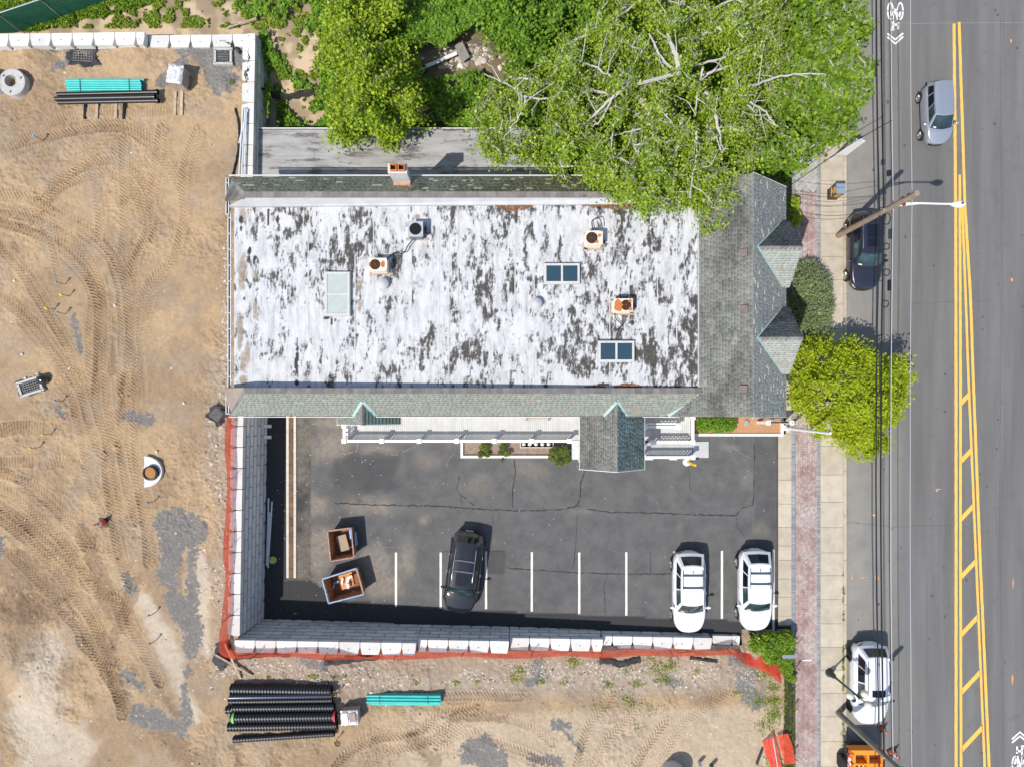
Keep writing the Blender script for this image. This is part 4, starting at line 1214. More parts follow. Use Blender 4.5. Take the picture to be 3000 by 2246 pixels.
portico(5.37, 1.69, gy(1372, 4.4), 6.1, 4.4, M_sh_west, M_sh_seam)
M_can = mat('green_metal_canopy', (.20, .30, .26), (.15, .22, .19), rough=.6, nscale=4)
portico(gx(1062, 6.1), 1.66, gy(1242, 4.6), 6.1, 4.45, M_sh_south, M_can, True)
# portico supports
for x in (3.95, 6.8):
    mb = MB(); mb.box((x, gy(1360, 4.4), 2.7), (.18, .18, 3.4)); mb.build('column', M_trimw, bld)
mb = MB(); mb.prism([(3.85, yS0 - .1), (6.9, yS0 - .1), (6.9, -2.95), (3.85, -2.95)], 4.1, 4.3); mb.build('portico_ceiling', M_trimw, bld)

# chimney
ch = thing('chimney', 'pale rendered brick chimney with two orange clay flues on the north roof edge', 'chimney', (-5.6, 11.8, 5.2))
M_cap = mat('cement_render', (.52, .50, .47), (.62, .60, .57), rough=.9, nscale=3, bump=.3)
M_brk = mat('chimney_brick', (.40, .20, .13), (.52, .34, .26), rough=.9, nscale=9, detail=3, bump=.4)
cx0, cx1, cy0, cy1 = gx(1137, 7.5), gx(1190, 7.5), gy(504, 7.5), gy(480, 7.5)
mb = MB(); mb.prism([(cx0, cy0), (cx1, cy0), (cx1, cy1), (cx0, cy1)], 5.2, 7.3); mb.build('stack', M_cap, ch)
mb = MB(); mb.prism([(cx0 - .03, cy0 - .03), (cx1 + .03, cy0 - .03), (cx1 + .03, cy1 + .03), (cx0 - .03, cy1 + .03)], 7.3, 7.42); mb.build('crown', M_cap, ch)
mb = MB(); mb.prism([(cx0 + .02, cy0 - .22), (cx1 - .02, cy0 - .22), (cx1 - .02, cy0 + .01), (cx0 + .02, cy0 + .01)], 5.3, 6.05); mb.build('brick_base', M_brk, ch)
M_clay = mat('clay_flue', (.62, .22, .07), (.50, .16, .05), rough=.8, nscale=6)
M_flue_black = mat('flue_black', (.01, .009, .008), rough=1)  # near-black fill for the flue openings
for i in (0, 1):
    xm = cx0 + .26 + i * .40; ym = (cy0 + cy1) / 2; a = .165; b = .125
    mb = MB()
    for q in ((-a, -a, a, -b), (-a, b, a, a), (-a, -b, -b, b), (b, -b, a, b)):
        mb.prism([(xm + q[0], ym + q[1]), (xm + q[2], ym + q[1]), (xm + q[2], ym + q[3]), (xm + q[0], ym + q[3])], 7.40, 7.62)
    o = mb.build('flue', M_clay, ch)
    mb = MB(); mb.box((xm, ym, 7.43), (.25, .25, .02)); mb.build('flue_throat', M_flue_black, o)

# low north roof (lean-to)
lb = thing('low_annex', 'low annex with long streaked grey flat roof beside the shrubs', 'building', (-5.6, 13.8, 0))
LZ = 2.35
lx0, lx1, ly0, ly1 = gx(757, LZ), gx(1660, LZ), 11.2, gy(380, LZ)
mb = MB(); mb.prism([(lx0 + .1, ly0), (lx1 - .1, ly0), (lx1 - .1, ly1 - .15), (lx0 + .1, ly1 - .15)], -.3, LZ - .08); mb.build('wall', M_siding, lb)
f2 = NT('grey_roof_coating')
co = f2.coord('world'); cv = f2.coord('world', (.22, 1, 1))
base = f2.ramp(f2.noise(cv, 2.0, 7, .75), [(.25, (.23, .222, .213)), (.5, (.34, .33, .32)), (.75, (.45, .44, .43))])
mm = f2.math('ADD', f2.noise(cv, 2.6, 8, .8), f2.math('MULTIPLY', f2.noise(co, .5, 3), .35))
base = f2.mix(f2.ramp(mm, [(.69, (0,) * 3), (.78, (.85,) * 3)]), base, (.085, .08, .075))
f2.color(base); f2.set(.8, 0, .3); f2.bump(f2.noise(cv, 9, 5), .3)
mb = MB()
yy0 = ly0; strips = [11.2, 12.75, 13.55, 14.35, ly1]
for i in range(4):
    mb = MB(); mb.prism([(lx0, strips[i]), (lx1, strips[i]), (lx1, strips[i + 1] - .012), (lx0, strips[i + 1] - .012)], LZ - .08, LZ + .006 * (i % 2)); mb.build('roof_sheet', f2.m, lb)
mb = MB(); mb.span((lx0, ly1 + .05, LZ + .02), (lx1, ly1 + .05, LZ + .02), .05, .12); mb.span((lx0 - .02, ly0, LZ + .0), (lx0 - .02, ly1, LZ + .0), .04, .10); mb.span((lx1 + .02, ly0, LZ + .0), (lx1 + .02, ly1, LZ + .0), .06, .10)
mb.build('roof_edge_trim', M_trimw, lb)
mb = MB(); mb.span((lx0, ly1 + .0, LZ + .03), (lx1, ly1 + .0, LZ + .03), .03, .08); mb.build('gutter', M_gut, lb)
# ================================================================ VEHICLES
def paint(name, c, metal=0.0, rough=.28, coat=.8):
    p = NT(name); p.color(c); p.set(rough, metal, .5, coat); return p.m
M_pw = paint('white_car_paint', (.70, .71, .72))
M_pb = paint('black_car_paint', (.008, .009, .011), .0, .12, 1.0)
M_pg = paint('dark_blue_grey_paint', (.035, .038, .055), .5, .28, 1.0)
M_ps = paint('silver_blue_paint', (.42, .45, .50), .55, .32, .9)
gl = NT('car_glass')
gco = gl.coord('object')
gl.color(gl.ramp(gl.noise(gco, 1.6, 3), [(.35, (.012, .022, .026)), (.6, (.035, .07, .075)), (.75, (.10, .16, .16))])); gl.set(.05, 0, .8); M_cg = gl.m
M_dg = paint('dark_glass', (.008, .012, .02), 0, .05, 0)
M_rub = mat('tyre_rubber', (.022, .021, .02), rough=.85)
M_rim = paint('alloy_rim', (.50, .50, .50), .8, .35, 0)
M_bk = mat('black_plastic', (.018, .018, .02), rough=.5)
M_bar = mat('roof_bar_grey', (.07, .08, .10), rough=.35, metal=.3)
M_tail = paint('tail_lamp_red', (.42, .012, .02), 0, .12, .8)
M_head = paint('headlamp_clear', (.55, .57, .6), .3, .08, .8)
M_chr = paint('chrome', (.7, .7, .7), 1, .15, 0)
M_cream = mat('paper', (.75, .73, .55), (.7, .68, .5), rough=.8)

def car(name, label, cat, Ln, Wd, Ht, loc, head, pm, zh=1.0, hood=.27, rear=.06, nfront=3.6, nrear=6.0, roofx=(.62, .13), cowlx=.70, rearx=.03,
        rails=None, bars=None, sun=None, seats=True, lamp=M_head, rimm=M_rim, rear_bump=True, fin=True, mirror=None, wheelr=.34, roofrib=False, group=None):
    """local frame: +x forward. head: world heading angle."""
    t = thing(name, label, cat, loc, head, group)
    hw = Wd / 2; zb = .26
    def hwid(u):
        q = 2 * u - 1; n = nfront if q > 0 else nrear; m = 2.5
        return hw * max(0.0, 1 - abs(q) ** (n * 1.35)) ** (1 / m) if abs(q) < 1 else 0.0
    def ztop(u):
        # rear deck .. belt .. hood .. nose
        return np.interp(u, [0, .02, .08, .30, cowlx, cowlx + .06, .93, .98, 1.0], [zh * .80, zh * .92, zh * 1.0, zh * 1.02, zh * 1.0, zh * .985, zh * .84, zh * .74, zh * .60])
    def sect(u):
        w_ = hwid(u); zt = ztop(u); e = (1 - min(1, w_ / hw)) ** 2
        b = zb + .12 * e
        return [(0, b), (.84 * w_, b), (.96 * w_, b + .10), (w_, b + .28), (w_, max(b + .3, zt * .70)), (.985 * w_, zt * .86), (.945 * w_, zt * .955), (.86 * w_, zt * 1.0), (.45 * w_, zt * 1.0 + .035), (0, zt * 1.0 + .045)]
    def P(u, v, off=0.0):
        s = sect(u); i = min(int(v), 8); f = v - i
        y = s[i][0] + (s[i + 1][0] - s[i][0]) * f; z = s[i][1] + (s[i + 1][1] - s[i][1]) * f
        return Vector((-Ln / 2 + u * Ln, y, z))
    def N(u, v):
        e = .004
        a = P(min(1, u + e), v) - P(max(0, u - e), v); b = P(u, min(9, v + .02)) - P(u, max(0, v - .02))
        n = a.cross(b)
        return -n.normalized() if n.length > 1e-9 and n.normalized().dot(Vector((0, 1, .6))) < 0 else (n.normalized() if n.length > 1e-9 else Vector((0, 0, 1)))
    us = [(1 - math.cos(math.pi * i / 36)) / 2 for i in range(37)]
    vs_ = [0, 1, 2, 3, 4, 5, 6, 7, 7.5, 8, 8.5, 9]
    mb = MB()
    rows = []
    for u in us:
        right = [P(u, v) for v in vs_]
        left = [Vector((p.x, -p.y, p.z)) for p in right[::-1]][1:]
        rows.append(right + left[:-1] + [right[0]])
    mb.grid(rows, 0)
    mb.build('body', pm, t, smooth=55, local=True)
    # cabin
    xf = -Ln / 2 + Ln * cowlx; xr = -Ln / 2 + Ln * rearx
    rf = -Ln / 2 + Ln * roofx[0]; rr_ = -Ln / 2 + Ln * roofx[1]
    wbf, wbr, wtf, wtr = hw * .86, hw * .84, hw * .66, hw * .64
    zbel, zr_ = zh * .99, Ht - .05
    def curve(x, wv, z, bulge, k=9):
        return [Vector((x + bulge * (1 - (2 * i / (k - 1) - 1) ** 2) - (abs(bulge)) * 0, wv * (1 - 2 * i / (k - 1)), z + .03 * (1 - (2 * i / (k - 1) - 1) ** 2))) for i in range(k)]
    fb = curve(xf, wbf, zbel - .03, .16); ft = curve(rf, wtf, zr_, .08)
    rb = curve(xr, wbr, zbel, -.06); rt = curve(rr_, wtr, zr_, -.06)
    def side(sg, k=13):
        bt = []; tp = []
        for i in range(k):
            q = i / (k - 1); bul = .035 * (1 - (2 * q - 1) ** 2)
            bt.append(Vector((xr + (xf - xr) * q, sg * (wbr + (wbf - wbr) * q + bul), zbel)))
            tp.append(Vector((rr_ + (rf - rr_) * q, sg * (wtr + (wtf - wtr) * q + bul * .8), zr_)))
        return bt, tp
    sR = side(1); sL = side(-1)
    def patch(bt, tp, q0, q1, h0, h1, off, k=7, hk=3, outw=None):
        rows = []
        n = len(bt)
        def at(c, q):
            f = q * (n - 1); i = min(int(f), n - 2); return c[i].lerp(c[i + 1], f - i)
        for a in range(hk + 1):
            h = h0 + (h1 - h0) * a / hk
            rows.append([at(bt, q0 + (q1 - q0) * b / k).lerp(at(tp, q0 + (q1 - q0) * b / k), h) for b in range(k + 1)])
        nn = (rows[0][-1] - rows[0][0]).cross(rows[-1][0] - rows[0][0]).normalized()
        if nn.dot(outw) < 0: nn = -nn
        return [[p + nn * off for p in r_] for r_ in rows]
    mb = MB()
    mb.grid(patch(fb, ft, 0, 1, 0, 1, 0, 8, 3, Vector((1, 0, .5)))); mb.grid(patch(rb, rt, 0, 1, 0, 1, 0, 8, 3, Vector((-1, 0, .5))))
    mb.grid(patch(*sR, 0, 1, 0, 1, 0, 12, 3, Vector((0, 1, .2)))); mb.grid(patch(*sL, 0, 1, 0, 1, 0, 12, 3, Vector((0, -1, .2))))
    def roofpt(a, b, off=0.0):     # a along 0..1 rear->front, b -1..1 right side is +
        n = len(sR[1]); f = a * (n - 1); i = min(int(f), n - 2)
        p = sR[1][i].lerp(sR[1][i + 1], f - i)
        bulx = (-.06 * (1 - a) + .08 * a) * (1 - b * b)
        return Vector((p.x + bulx, p.y * b, zr_ + (.03 + .03 * math.sin(math.pi * min(1, max(0, a)))) * (1 - b ** 4) + off))
    mb.grid([[roofpt(i / 12, 1 - 2 * j / 10) for j in range(11)] for i in range(13)])
    mb.build('cabin', pm, t, smooth=50, local=True)
    def add(nm, rows, m, label=None, flip=False):
        mb = MB(); mb.grid(rows, flip=flip); return mb.build(nm, m, t, smooth='all', local=True)
    add('windshield', patch(fb, ft, .04, .96, .04, .93, .012, 8, 3, Vector((1, 0, .5))), M_cg)
    add('rear_window', patch(rb, rt, .10, .90, .25, .92, .012, 8, 3, Vector((-1, 0, .5))), M_dg if pm is not M_ps else M_cg)
    for sg, sd_ in ((1, sR), (-1, sL)):
        for q0, q1 in ((.10, .30), (.33, .60), (.63, .93)):
            add('side_window', patch(*sd_, q0, q1, .14, .86, .012, 4, 2, Vector((0, sg, .2))), M_cg if q0 > .5 else M_dg)
    # dark cowl with wipers
    mb = MB()
    rowA = [p + Vector((.03, 0, .012)) for p in fb]; rowB = [p.lerp(q, .06) + Vector((.012, 0, .012)) for p, q in zip(fb, ft)]
    mb.grid([rowA, rowB]); cw = mb.build('cowl', M_bk, t, local=True)
    for y0, y1 in ((-.05, .5), (.02, -.48)):
        mb = MB(); a = Vector((xf + .15, y0, zbel + .02)); b = Vector((xf - .02, y1, zbel + .07)); mb.span(a, b, .02, .02); mb.build('wiper', M_bk, t, local=True)
    # door and hood seams as raised panels
    def bodypatch(nm, u0, u1, v0, v1, m, off=.006, sides=(1, -1), ku=8, kv=6, both=False):
        out = None
        def rws(sg):
            rows = []
            for i in range(ku + 1):
                u = u0 + (u1 - u0) * i / ku
                row = []
                for j in range(kv + 1):
                    v = v0 + (v1 - v0) * j / kv
                    p = P(u, v); n = N(u, v); p = p + n * off
                    row.append(Vector((p.x, p.y * sg, p.z)))
                rows.append(row)
            return rows
        if both:
            rows = [a[:-1] + b[::-1] for a, b in zip(rws(1), rws(-1))]
            return add(nm, rows, m)
        for sg in sides: out = add(nm, rws(sg), m, flip=(sg < 0))
        return out
    bodypatch('hood', cowlx + .045, .955, 7.0, 8.97, pm, .008, both=True)
    for u0, u1 in ((.26, .46), (.47, .685)):
        for sg in (1, -1):
            d_o = bodypatch('door', u0, u1, 2.3, 6.4, pm, .007, sides=(sg,))
            p = P(u0 + .025, 5.1); mb = MB(); mb.box((p.x + .06, sg * (p.y + .02), p.z), (.16, .03, .03)); mb.build('handle', pm if pm is not M_pb else M_chr, d_o, local=True)
    bodypatch('headlight', .925, .972, 4.6, 5.7, lamp, .012, ku=5, kv=3)
    bodypatch('taillight', .008, .05, 5.0, 6.1, M_tail, .012, ku=5, kv=3)
    bodypatch('sill', .22, .76, 1.0, 2.1, M_bk, .006)
    # grille and bumpers
    rows = []
    for v in (2.2, 3.0, 3.8, 4.4):
        row = [P(u, v) + Vector((.015, 0, 0)) for u in (.965, .98, .99, .997, .9995)]
        rows.append(row + [Vector((p.x, -p.y, p.z)) for p in row[::-1]])
    add('grille', rows, M_bk)
    if rear_bump:
        rows = []
        for v in (2.0, 2.8, 3.6):
            row = [P(u, v) - Vector((.015, 0, 0)) for u in (.035, .02, .01, .003, .0005)]
            rows.append(row + [Vector((p.x, -p.y, p.z)) for p in row[::-1]])
        add('bumper', rows, M_bk)
        mb = MB(); mb.box((-Ln / 2 - .012, 0, .72), (.02, .46, .14)); mb.build('number_plate', M_trimw, t, local=True)
    # wheels
    for ux in (.185, .80):
        for sg in (1, -1):
            x = -Ln / 2 + ux * Ln
            y = sg * (hwid(ux) + .004)
            mb = MB(); k = 20
            mb.grid([[Vector((x + rr2 * math.cos(math.pi * i / k), y * 1.0 + sg * .004, wheelr + rr2 * math.sin(math.pi * i / k) - (0 if rr2 else 0))) for i in range(k + 1)] for rr2 in (.02, wheelr + .075)], flip=(sg > 0))
            mb.build('wheel_arch', M_bk, t, local=True)
            rot = Matrix.Rotation(R(90) * -sg, 3, 'X')
            mb = MB(); mb.lathe((x, sg * (hw - .20), wheelr), [(.02, 0), (wheelr - .04, 0), (wheelr, .05), (wheelr, .19), (wheelr - .03, .225), (wheelr * .68, .225), (wheelr * .66, .20), (.0, .20)], 24, rot=rot)
            wl = mb.build('wheel', M_rub, t, smooth=40, local=True)
            mb = MB()
            for k5 in range(5):
                a = k5 * 2 * math.pi / 5 + .3
                c_ = Vector((x, sg * (hw - .20 + .205), wheelr))
                d_ = Vector((math.cos(a), 0, math.sin(a)))
                mb.span(c_ + d_ * .03, c_ + d_ * wheelr * .66, .05, .055)
            mb.lathe((x, sg * (hw - .20), wheelr), [(wheelr * .60, .200), (wheelr * .60, .222), (wheelr * .70, .232), (wheelr * .70, .205)], 24, rot=rot)
            mb.lathe((x, sg * (hw - .20), wheelr), [(0, .225), (.05, .222), (.06, .2)], 12, rot=rot)
            mb.build('rim', rimm, wl, local=True)
    # mirrors
    for sg in (1, -1):
        mb = MB(); x = xf - .18 * 1; y = sg * (hw * .93)
        mb.span((x + .0, y, zbel + .03), (x - .02, y + sg * .12, zbel + .06), .06, .05)
        vs2 = [(.02, -.02), (.085, .03), (.09, .10), (.06, .2), (.0, .24)]
        mb.lathe((x - .03, y + sg * .06, zbel + .09), [(r_ * .95, z_) for r_, z_ in vs2], 12, rot=Matrix.Rotation(R(-90) * sg, 3, 'X') @ Matrix.Diagonal((1.1, .8, 1)).to_3x3())
        mb.build('mirror', mirror or pm, t, smooth=60, local=True)
    # roof furniture
    if rails:
        m_, a0, a1 = rails
        for sg in (1, -1):
            pts = [roofpt(a0 + (a1 - a0) * i / 8, sg * .90, .055 if 0 < i < 8 else .01) for i in range(9)]
            mb = MB(); mb.tube(pts, .022, 6); mb.build('roof_rail', m_, t, smooth=60, local=True)
    for a in (bars or []):
        p0 = roofpt(a, .93, .085); p1 = roofpt(a, -.93, .085)
        mb = MB(); mb.span(Vector((p0.x, p0.y, zr_ + .10)), Vector((p0.x, p1.y, zr_ + .10)), .085, .03); mb.build('crossbar', M_bar, t, local=True)
    for (a0, a1, b, m_) in (sun or []):
        add('sunroof', [[roofpt(a0 + (a1 - a0) * i / 5, b - 2 * b * j / 6, .008) for j in range(7)] for i in range(6)], m_)
    if roofrib:
        for b in (-.5, -.25, 0, .25, .5):
            mb = MB(); mb.tube([roofpt(.18 + .5 * i / 6, b, .004) for i in range(7)], .012, 5); mb.build('roof_rib', pm, t, local=True)
    if fin:
        p = roofpt(.16, 0, .0); mb = MB(); mb.add([p + Vector((-.09, .02, 0)), p + Vector((.09, .012, 0)), p + Vector((.09, -.012, 0)), p + Vector((-.09, -.02, 0)), p + Vector((-.10, 0, .08))], [(0, 4, 1), (1, 4, 2), (2, 4, 3), (3, 4, 0)]); mb.build('antenna_fin', M_bk, t, local=True)
    # parcel shelf sticker / paper on the dash seen through the windshield
    q = patch(fb, ft, .74, .86, .12, .20, .016, 1, 1, Vector((1, 0, .5)))
    add('sticker', q, M_cream)
    return t
def carloc(cx, cy, z, lift=.9):
    return (gx(cx, z + lift), gy(cy, z + lift), z)
DN = R(-90)
p = L(2020, 1735)
car('parked_car', 'white wagon with roof crossbars parked next to the retaining wall, one stall from the kerb', 'car', 4.74, 1.88, 1.62, carloc(2021, 1735, p.z), DN, M_pw, rails=(M_bar, .08, .62), bars=(.22, .55), roofx=(.60, .16), cowlx=.715, group='white wagons parked at the kerb end of the lot')
p = L(2216, 1730)
car('parked_car', 'white wagon with roof crossbars parked in the stall beside the sidewalk slabs', 'car', 4.74, 1.88, 1.62, carloc(2215, 1729, p.z), DN, M_pw, rails=(M_bar, .08, .62), bars=(.22, .50), roofx=(.60, .16), cowlx=.715, group='white wagons parked at the kerb end of the lot')
p = L(1358, 1677)
car('parked_car', 'black shiny suv parked slightly crooked across a white stall line', 'car', 4.85, 1.95, 1.75, carloc(1358, 1677, p.z), R(-90 - 8), M_pb, zh=1.05, nfront=4.2, rails=(M_chr, .12, .85), bars=(.38, .62), roofx=(.64, .12), cowlx=.73, sun=((.66, .92, .55, M_dg),))
car('parked_car', 'dark blue grey suv with twin glass sunroof parked on the street under the utility pole', 'car', 4.5, 1.86, 1.66, carloc(2538, 733, ROAD), DN, M_pg, zh=1.03, rails=(M_chr, .05, .9), sun=((.27, .60, .52, M_dg), (.62, .84, .52, M_dg)), cowlx=.69, roofx=(.56, .10), bars=None)
car('moving_car', 'small silver blue hatchback driving beside the yellow centre lines', 'car', 3.5, 1.58, 1.5, carloc(2748, 332, ROAD, .8), R(-90 + 2), M_ps, zh=1.0, cowlx=.76, roofx=(.58, .07), rearx=.02, wheelr=.29, hood=.2, nfront=3.2, bars=None, fin=False)
car('parked_car', 'white suv with roof rails parked on the street beneath the globe street lamp', 'car', 4.75, 2.0, 1.78, carloc(2551, 2003, ROAD), DN, M_pw, zh=1.08, rimm=M_bk, rails=(M_bk, .06, .88), sun=((.74, .90, .55, M_dg),), roofx=(.62, .13), cowlx=.72, roofrib=True, mirror=M_bk)

# orange utility truck cut by the lower frame edge
M_or = mat('orange_truck_paint', (.80, .28, .02), (.72, .24, .02), rough=.4, spec=.5)
M_orlt = mat('yellow_orange_tube', (.85, .42, .03), rough=.4)
tx0, tx1 = gx(2496, 2.6), gx(2590, 2.6); ty = gy(2197, 2.6)
tk = thing('utility_truck', 'orange utility truck with open frame body at the bottom of the street', 'truck', ((tx0 + tx1) / 2, ty - 3, ROAD))
mb = MB(); mb.box(((tx0 + tx1) / 2, ty - 3.1, ROAD + .65), (1.7, 6.2, .3)); mb.build('chassis', M_bk, tk)
mb = MB(); mb.prism([(tx0 - .1, ty), (tx1 + .0, ty), (tx1 + .0, ty - .26), (tx0 + .15, ty - .26), (tx0 + .15, ty - .2)], ROAD + .9, 2.6); mb.build('tail_beam', M_or, tk)
mb = MB(); mb.prism([(tx0 + .1, ty - .74), (tx1 - .02, ty - .74), (tx1 - .02, ty - .84), (tx0 + .1, ty - .84)], ROAD + .9, 2.6); mb.build('cross_beam', M_or, tk)
for x0_, x1_, nm in ((tx0 + .1, tx0 + .22, 'side_beam'), (tx1 - .14, tx1 - .02, 'side_beam'), (tx0 + .88, tx0 + .98, 'post_beam')):
    mb = MB(); mb.prism([(x0_, ty - .27), (x1_, ty - .27), (x1_, ty - (.73 if nm == 'post_beam' else 5)), (x0_, ty - (.73 if nm == 'post_beam' else 5))], ROAD + .9, 2.58); mb.build(nm, M_or, tk)
mb = MB(); mb.box(((tx0 + tx1) / 2, ty - .5, 2.0), (1.5, .4, .06)); mb.build('deck_plate', mat('grey_deck', (.35, .35, .36), (.5, .5, .5), nscale=7), tk)
mb = MB(); mb.prism([(tx0 + .95, ty - .9), (tx1 - .1, ty - .9), (tx1 - .1, ty - 3.5), (tx0 + .95, ty - 3.5)], ROAD + .8, 2.4); mb.build('tool_box', M_or, tk)
for x in (tx0 + .40, tx0 + .62):
    mb = MB(); mb.tube([(x, ty - .78, 2.62), (x, ty - 4, 2.62)], .04, 8); mb.build('boom_tube', M_orlt, tk)
for sg, x in ((-1, tx0 - .02), (1, tx1 + .06)):
    mb = MB(); mb.lathe((x - sg * .12, ty - 1.15, ROAD + .42), [(.05, 0), (.38, 0), (.42, .06), (.42, .26), (.38, .3), (.05, .28)], 24, rot=Matrix.Rotation(R(90) * -sg, 3, 'X') @ Matrix.Identity(3) if False else Matrix.Rotation(R(90) * sg, 3, 'Y')); mb.build('wheel', M_rub, tk, smooth=40)
mb = MB(); mb.span((tx0 + .1, ty - .5, 2.2), (tx0 - .45, ty - .2, 2.2), .03, .03); mb.span((tx0 - .45, ty - .2, 2.2), (tx0 + .05, ty + .35, 2.2), .03, .03); mb.build('mirror_bracket', M_bk, tk)
M_rw = mat('red_white_stripe', (.65, .03, .02), (.75, .75, .75), rough=.5, nscale=5, lo=.48, hi=.52)
mb = MB(); mb.box((tx0 + .04, ty - .95, 2.2), (.05, 1.1, .25)); mb.build('reflective_strip', M_rw, tk)
mb = MB(); mb.prism([(tx0 - .1, ty - 4.8), (tx1 + .1, ty - 4.8), (tx1 + .1, ty - 6.6), (tx0 - .1, ty - 6.6)], ROAD + .4, 3.0); mb.build('cab', M_or, tk)
# ================================================================ VEGETATION
def leafmat(name, stops, trans=.28, rough=.55):
    s = NT(name)
    q = s.rnd()
    c = s.ramp(q, stops)
    c = s.mix(1.0, c, s.ramp(s.noise(s.coord('world'), .9, 3), [(.3, (.82, .85, .85)), (.7, (1.18, 1.12, 1.0))]), 'MULTIPLY')
    s.color(c); s.set(rough, 0, .3)
    tr = s.n('ShaderNodeBsdfTranslucent'); s.l(s.mix(1.0, c, (1.25, 1.2, .6), 'MULTIPLY'), tr.inputs[0])
    mx = s.n('ShaderNodeMixShader'); mx.inputs[0].default_value = trans
    out = s.t.nodes['Material Output']
    s.l(s.b.outputs[0], mx.inputs[1]); s.l(tr.outputs[0], mx.inputs[2]); s.l(mx.outputs[0], out.inputs[0])
    return s.m
M_lf_big = leafmat('leaf_poplar', [(0, (.12, .20, .015)), (.5, (.235, .36, .025)), (.9, (.36, .48, .045)), (1, (.46, .56, .10))], rough=.45)
M_lf_maple = leafmat('leaf_maple', [(0, (.09, .18, .015)), (.6, (.17, .30, .02)), (.92, (.26, .39, .03)), (1, (.36, .45, .04))])
M_lf_vine = leafmat('leaf_vine', [(0, (.08, .17, .015)), (.5, (.14, .28, .022)), (1, (.24, .39, .035))])
M_lf_lime = leafmat('leaf_lime', [(0, (.15, .25, .015)), (.5, (.26, .39, .022)), (1, (.42, .52, .04))])
M_lf_street = leafmat('leaf_yellow_green', [(0, (.22, .30, .01)), (.5, (.37, .47, .015)), (1, (.50, .58, .03))], trans=.42)
M_lf_con = leafmat('leaf_conifer', [(0, (.09, .13, .06)), (.6, (.20, .26, .12)), (1, (.32, .39, .19))], trans=.1)
M_lf_shrub = leafmat('leaf_shrub', [(0, (.08, .12, .015)), (.6, (.13, .19, .03)), (1, (.24, .24, .05))])
M_lf_weed = leafmat('leaf_weed', [(0, (.12, .20, .02)), (.6, (.20, .30, .03)), (1, (.38, .40, .04))])
M_grass = leafmat('grass_blade', [(0, (.07, .12, .02)), (.6, (.12, .18, .03)), (1, (.22, .22, .06))], trans=.2)
M_bark_p = mat('pale_bark', (.38, .36, .32), (.54, .51, .47), rough=.85, nscale=12, bump=.3)
M_bark_d = mat('dark_bark', (.14, .115, .09), (.24, .20, .16), rough=.9, nscale=9, bump=.4)
def leaf_cloud(name, C, size, mtl, parent=None, tilt=.6, asp=.55, kind='stuff', label=None, cat=None, droop=None, group=None):
    C = np.asarray(C); n = len(C)
    sz = size * (.6 + .8 * rng.random(n)) if np.isscalar(size) else size
    nr = rng.normal(0, tilt, (n, 3)); nr[:, 2] = 1.0 + .0 * nr[:, 2]
    if droop is not None: nr[:, :2] += droop
    nr /= np.linalg.norm(nr, axis=1)[:, None]
    a = rng.normal(0, 1, (n, 3)); a -= nr * (a * nr).sum(1)[:, None]; a /= np.linalg.norm(a, axis=1)[:, None]
    b = np.cross(nr, a)
    l_ = sz[:, None] * .5; w_ = l_ * asp * 2 * .62
    sag = -nr * sz[:, None] * .10
    Vv = np.stack([C + a * l_ + sag, C + b * w_ - a * l_ * .15, C - a * l_, C - b * w_ - a * l_ * .15], 1).reshape(-1, 3)
    F4 = np.arange(n * 4).reshape(n, 4)
    return npmesh(name, Vv, F4, mtl, parent=parent, fattrs={'rnd': rng.random(n)}, kind=kind, label=label, cat=cat, group=group)
def samp_poly(P, n):
    xs = [p[0] for p in P]; ys = [p[1] for p in P]
    out = []
    got = 0
    while got < n:
        x = rng.uniform(min(xs), max(xs), n * 2); y = rng.uniform(min(ys), max(ys), n * 2)
        m = inpoly(x, y, P); out.append(np.stack([x[m], y[m]], 1)); got += m.sum()
    return np.concatenate(out)[:n]
def edge_dist(x, y, P):
    d = np.full(np.shape(x), 1e9)
    for i in range(len(P)):
        ax, ay = P[i]; bx, by = P[(i + 1) % len(P)]
        t = np.clip(((x - ax) * (bx - ax) + (y - ay) * (by - ay)) / ((bx - ax) ** 2 + (by - ay) ** 2), 0, 1)
        d = np.minimum(d, np.hypot(x - ax - t * (bx - ax), y - ay - t * (by - ay)))
    return d
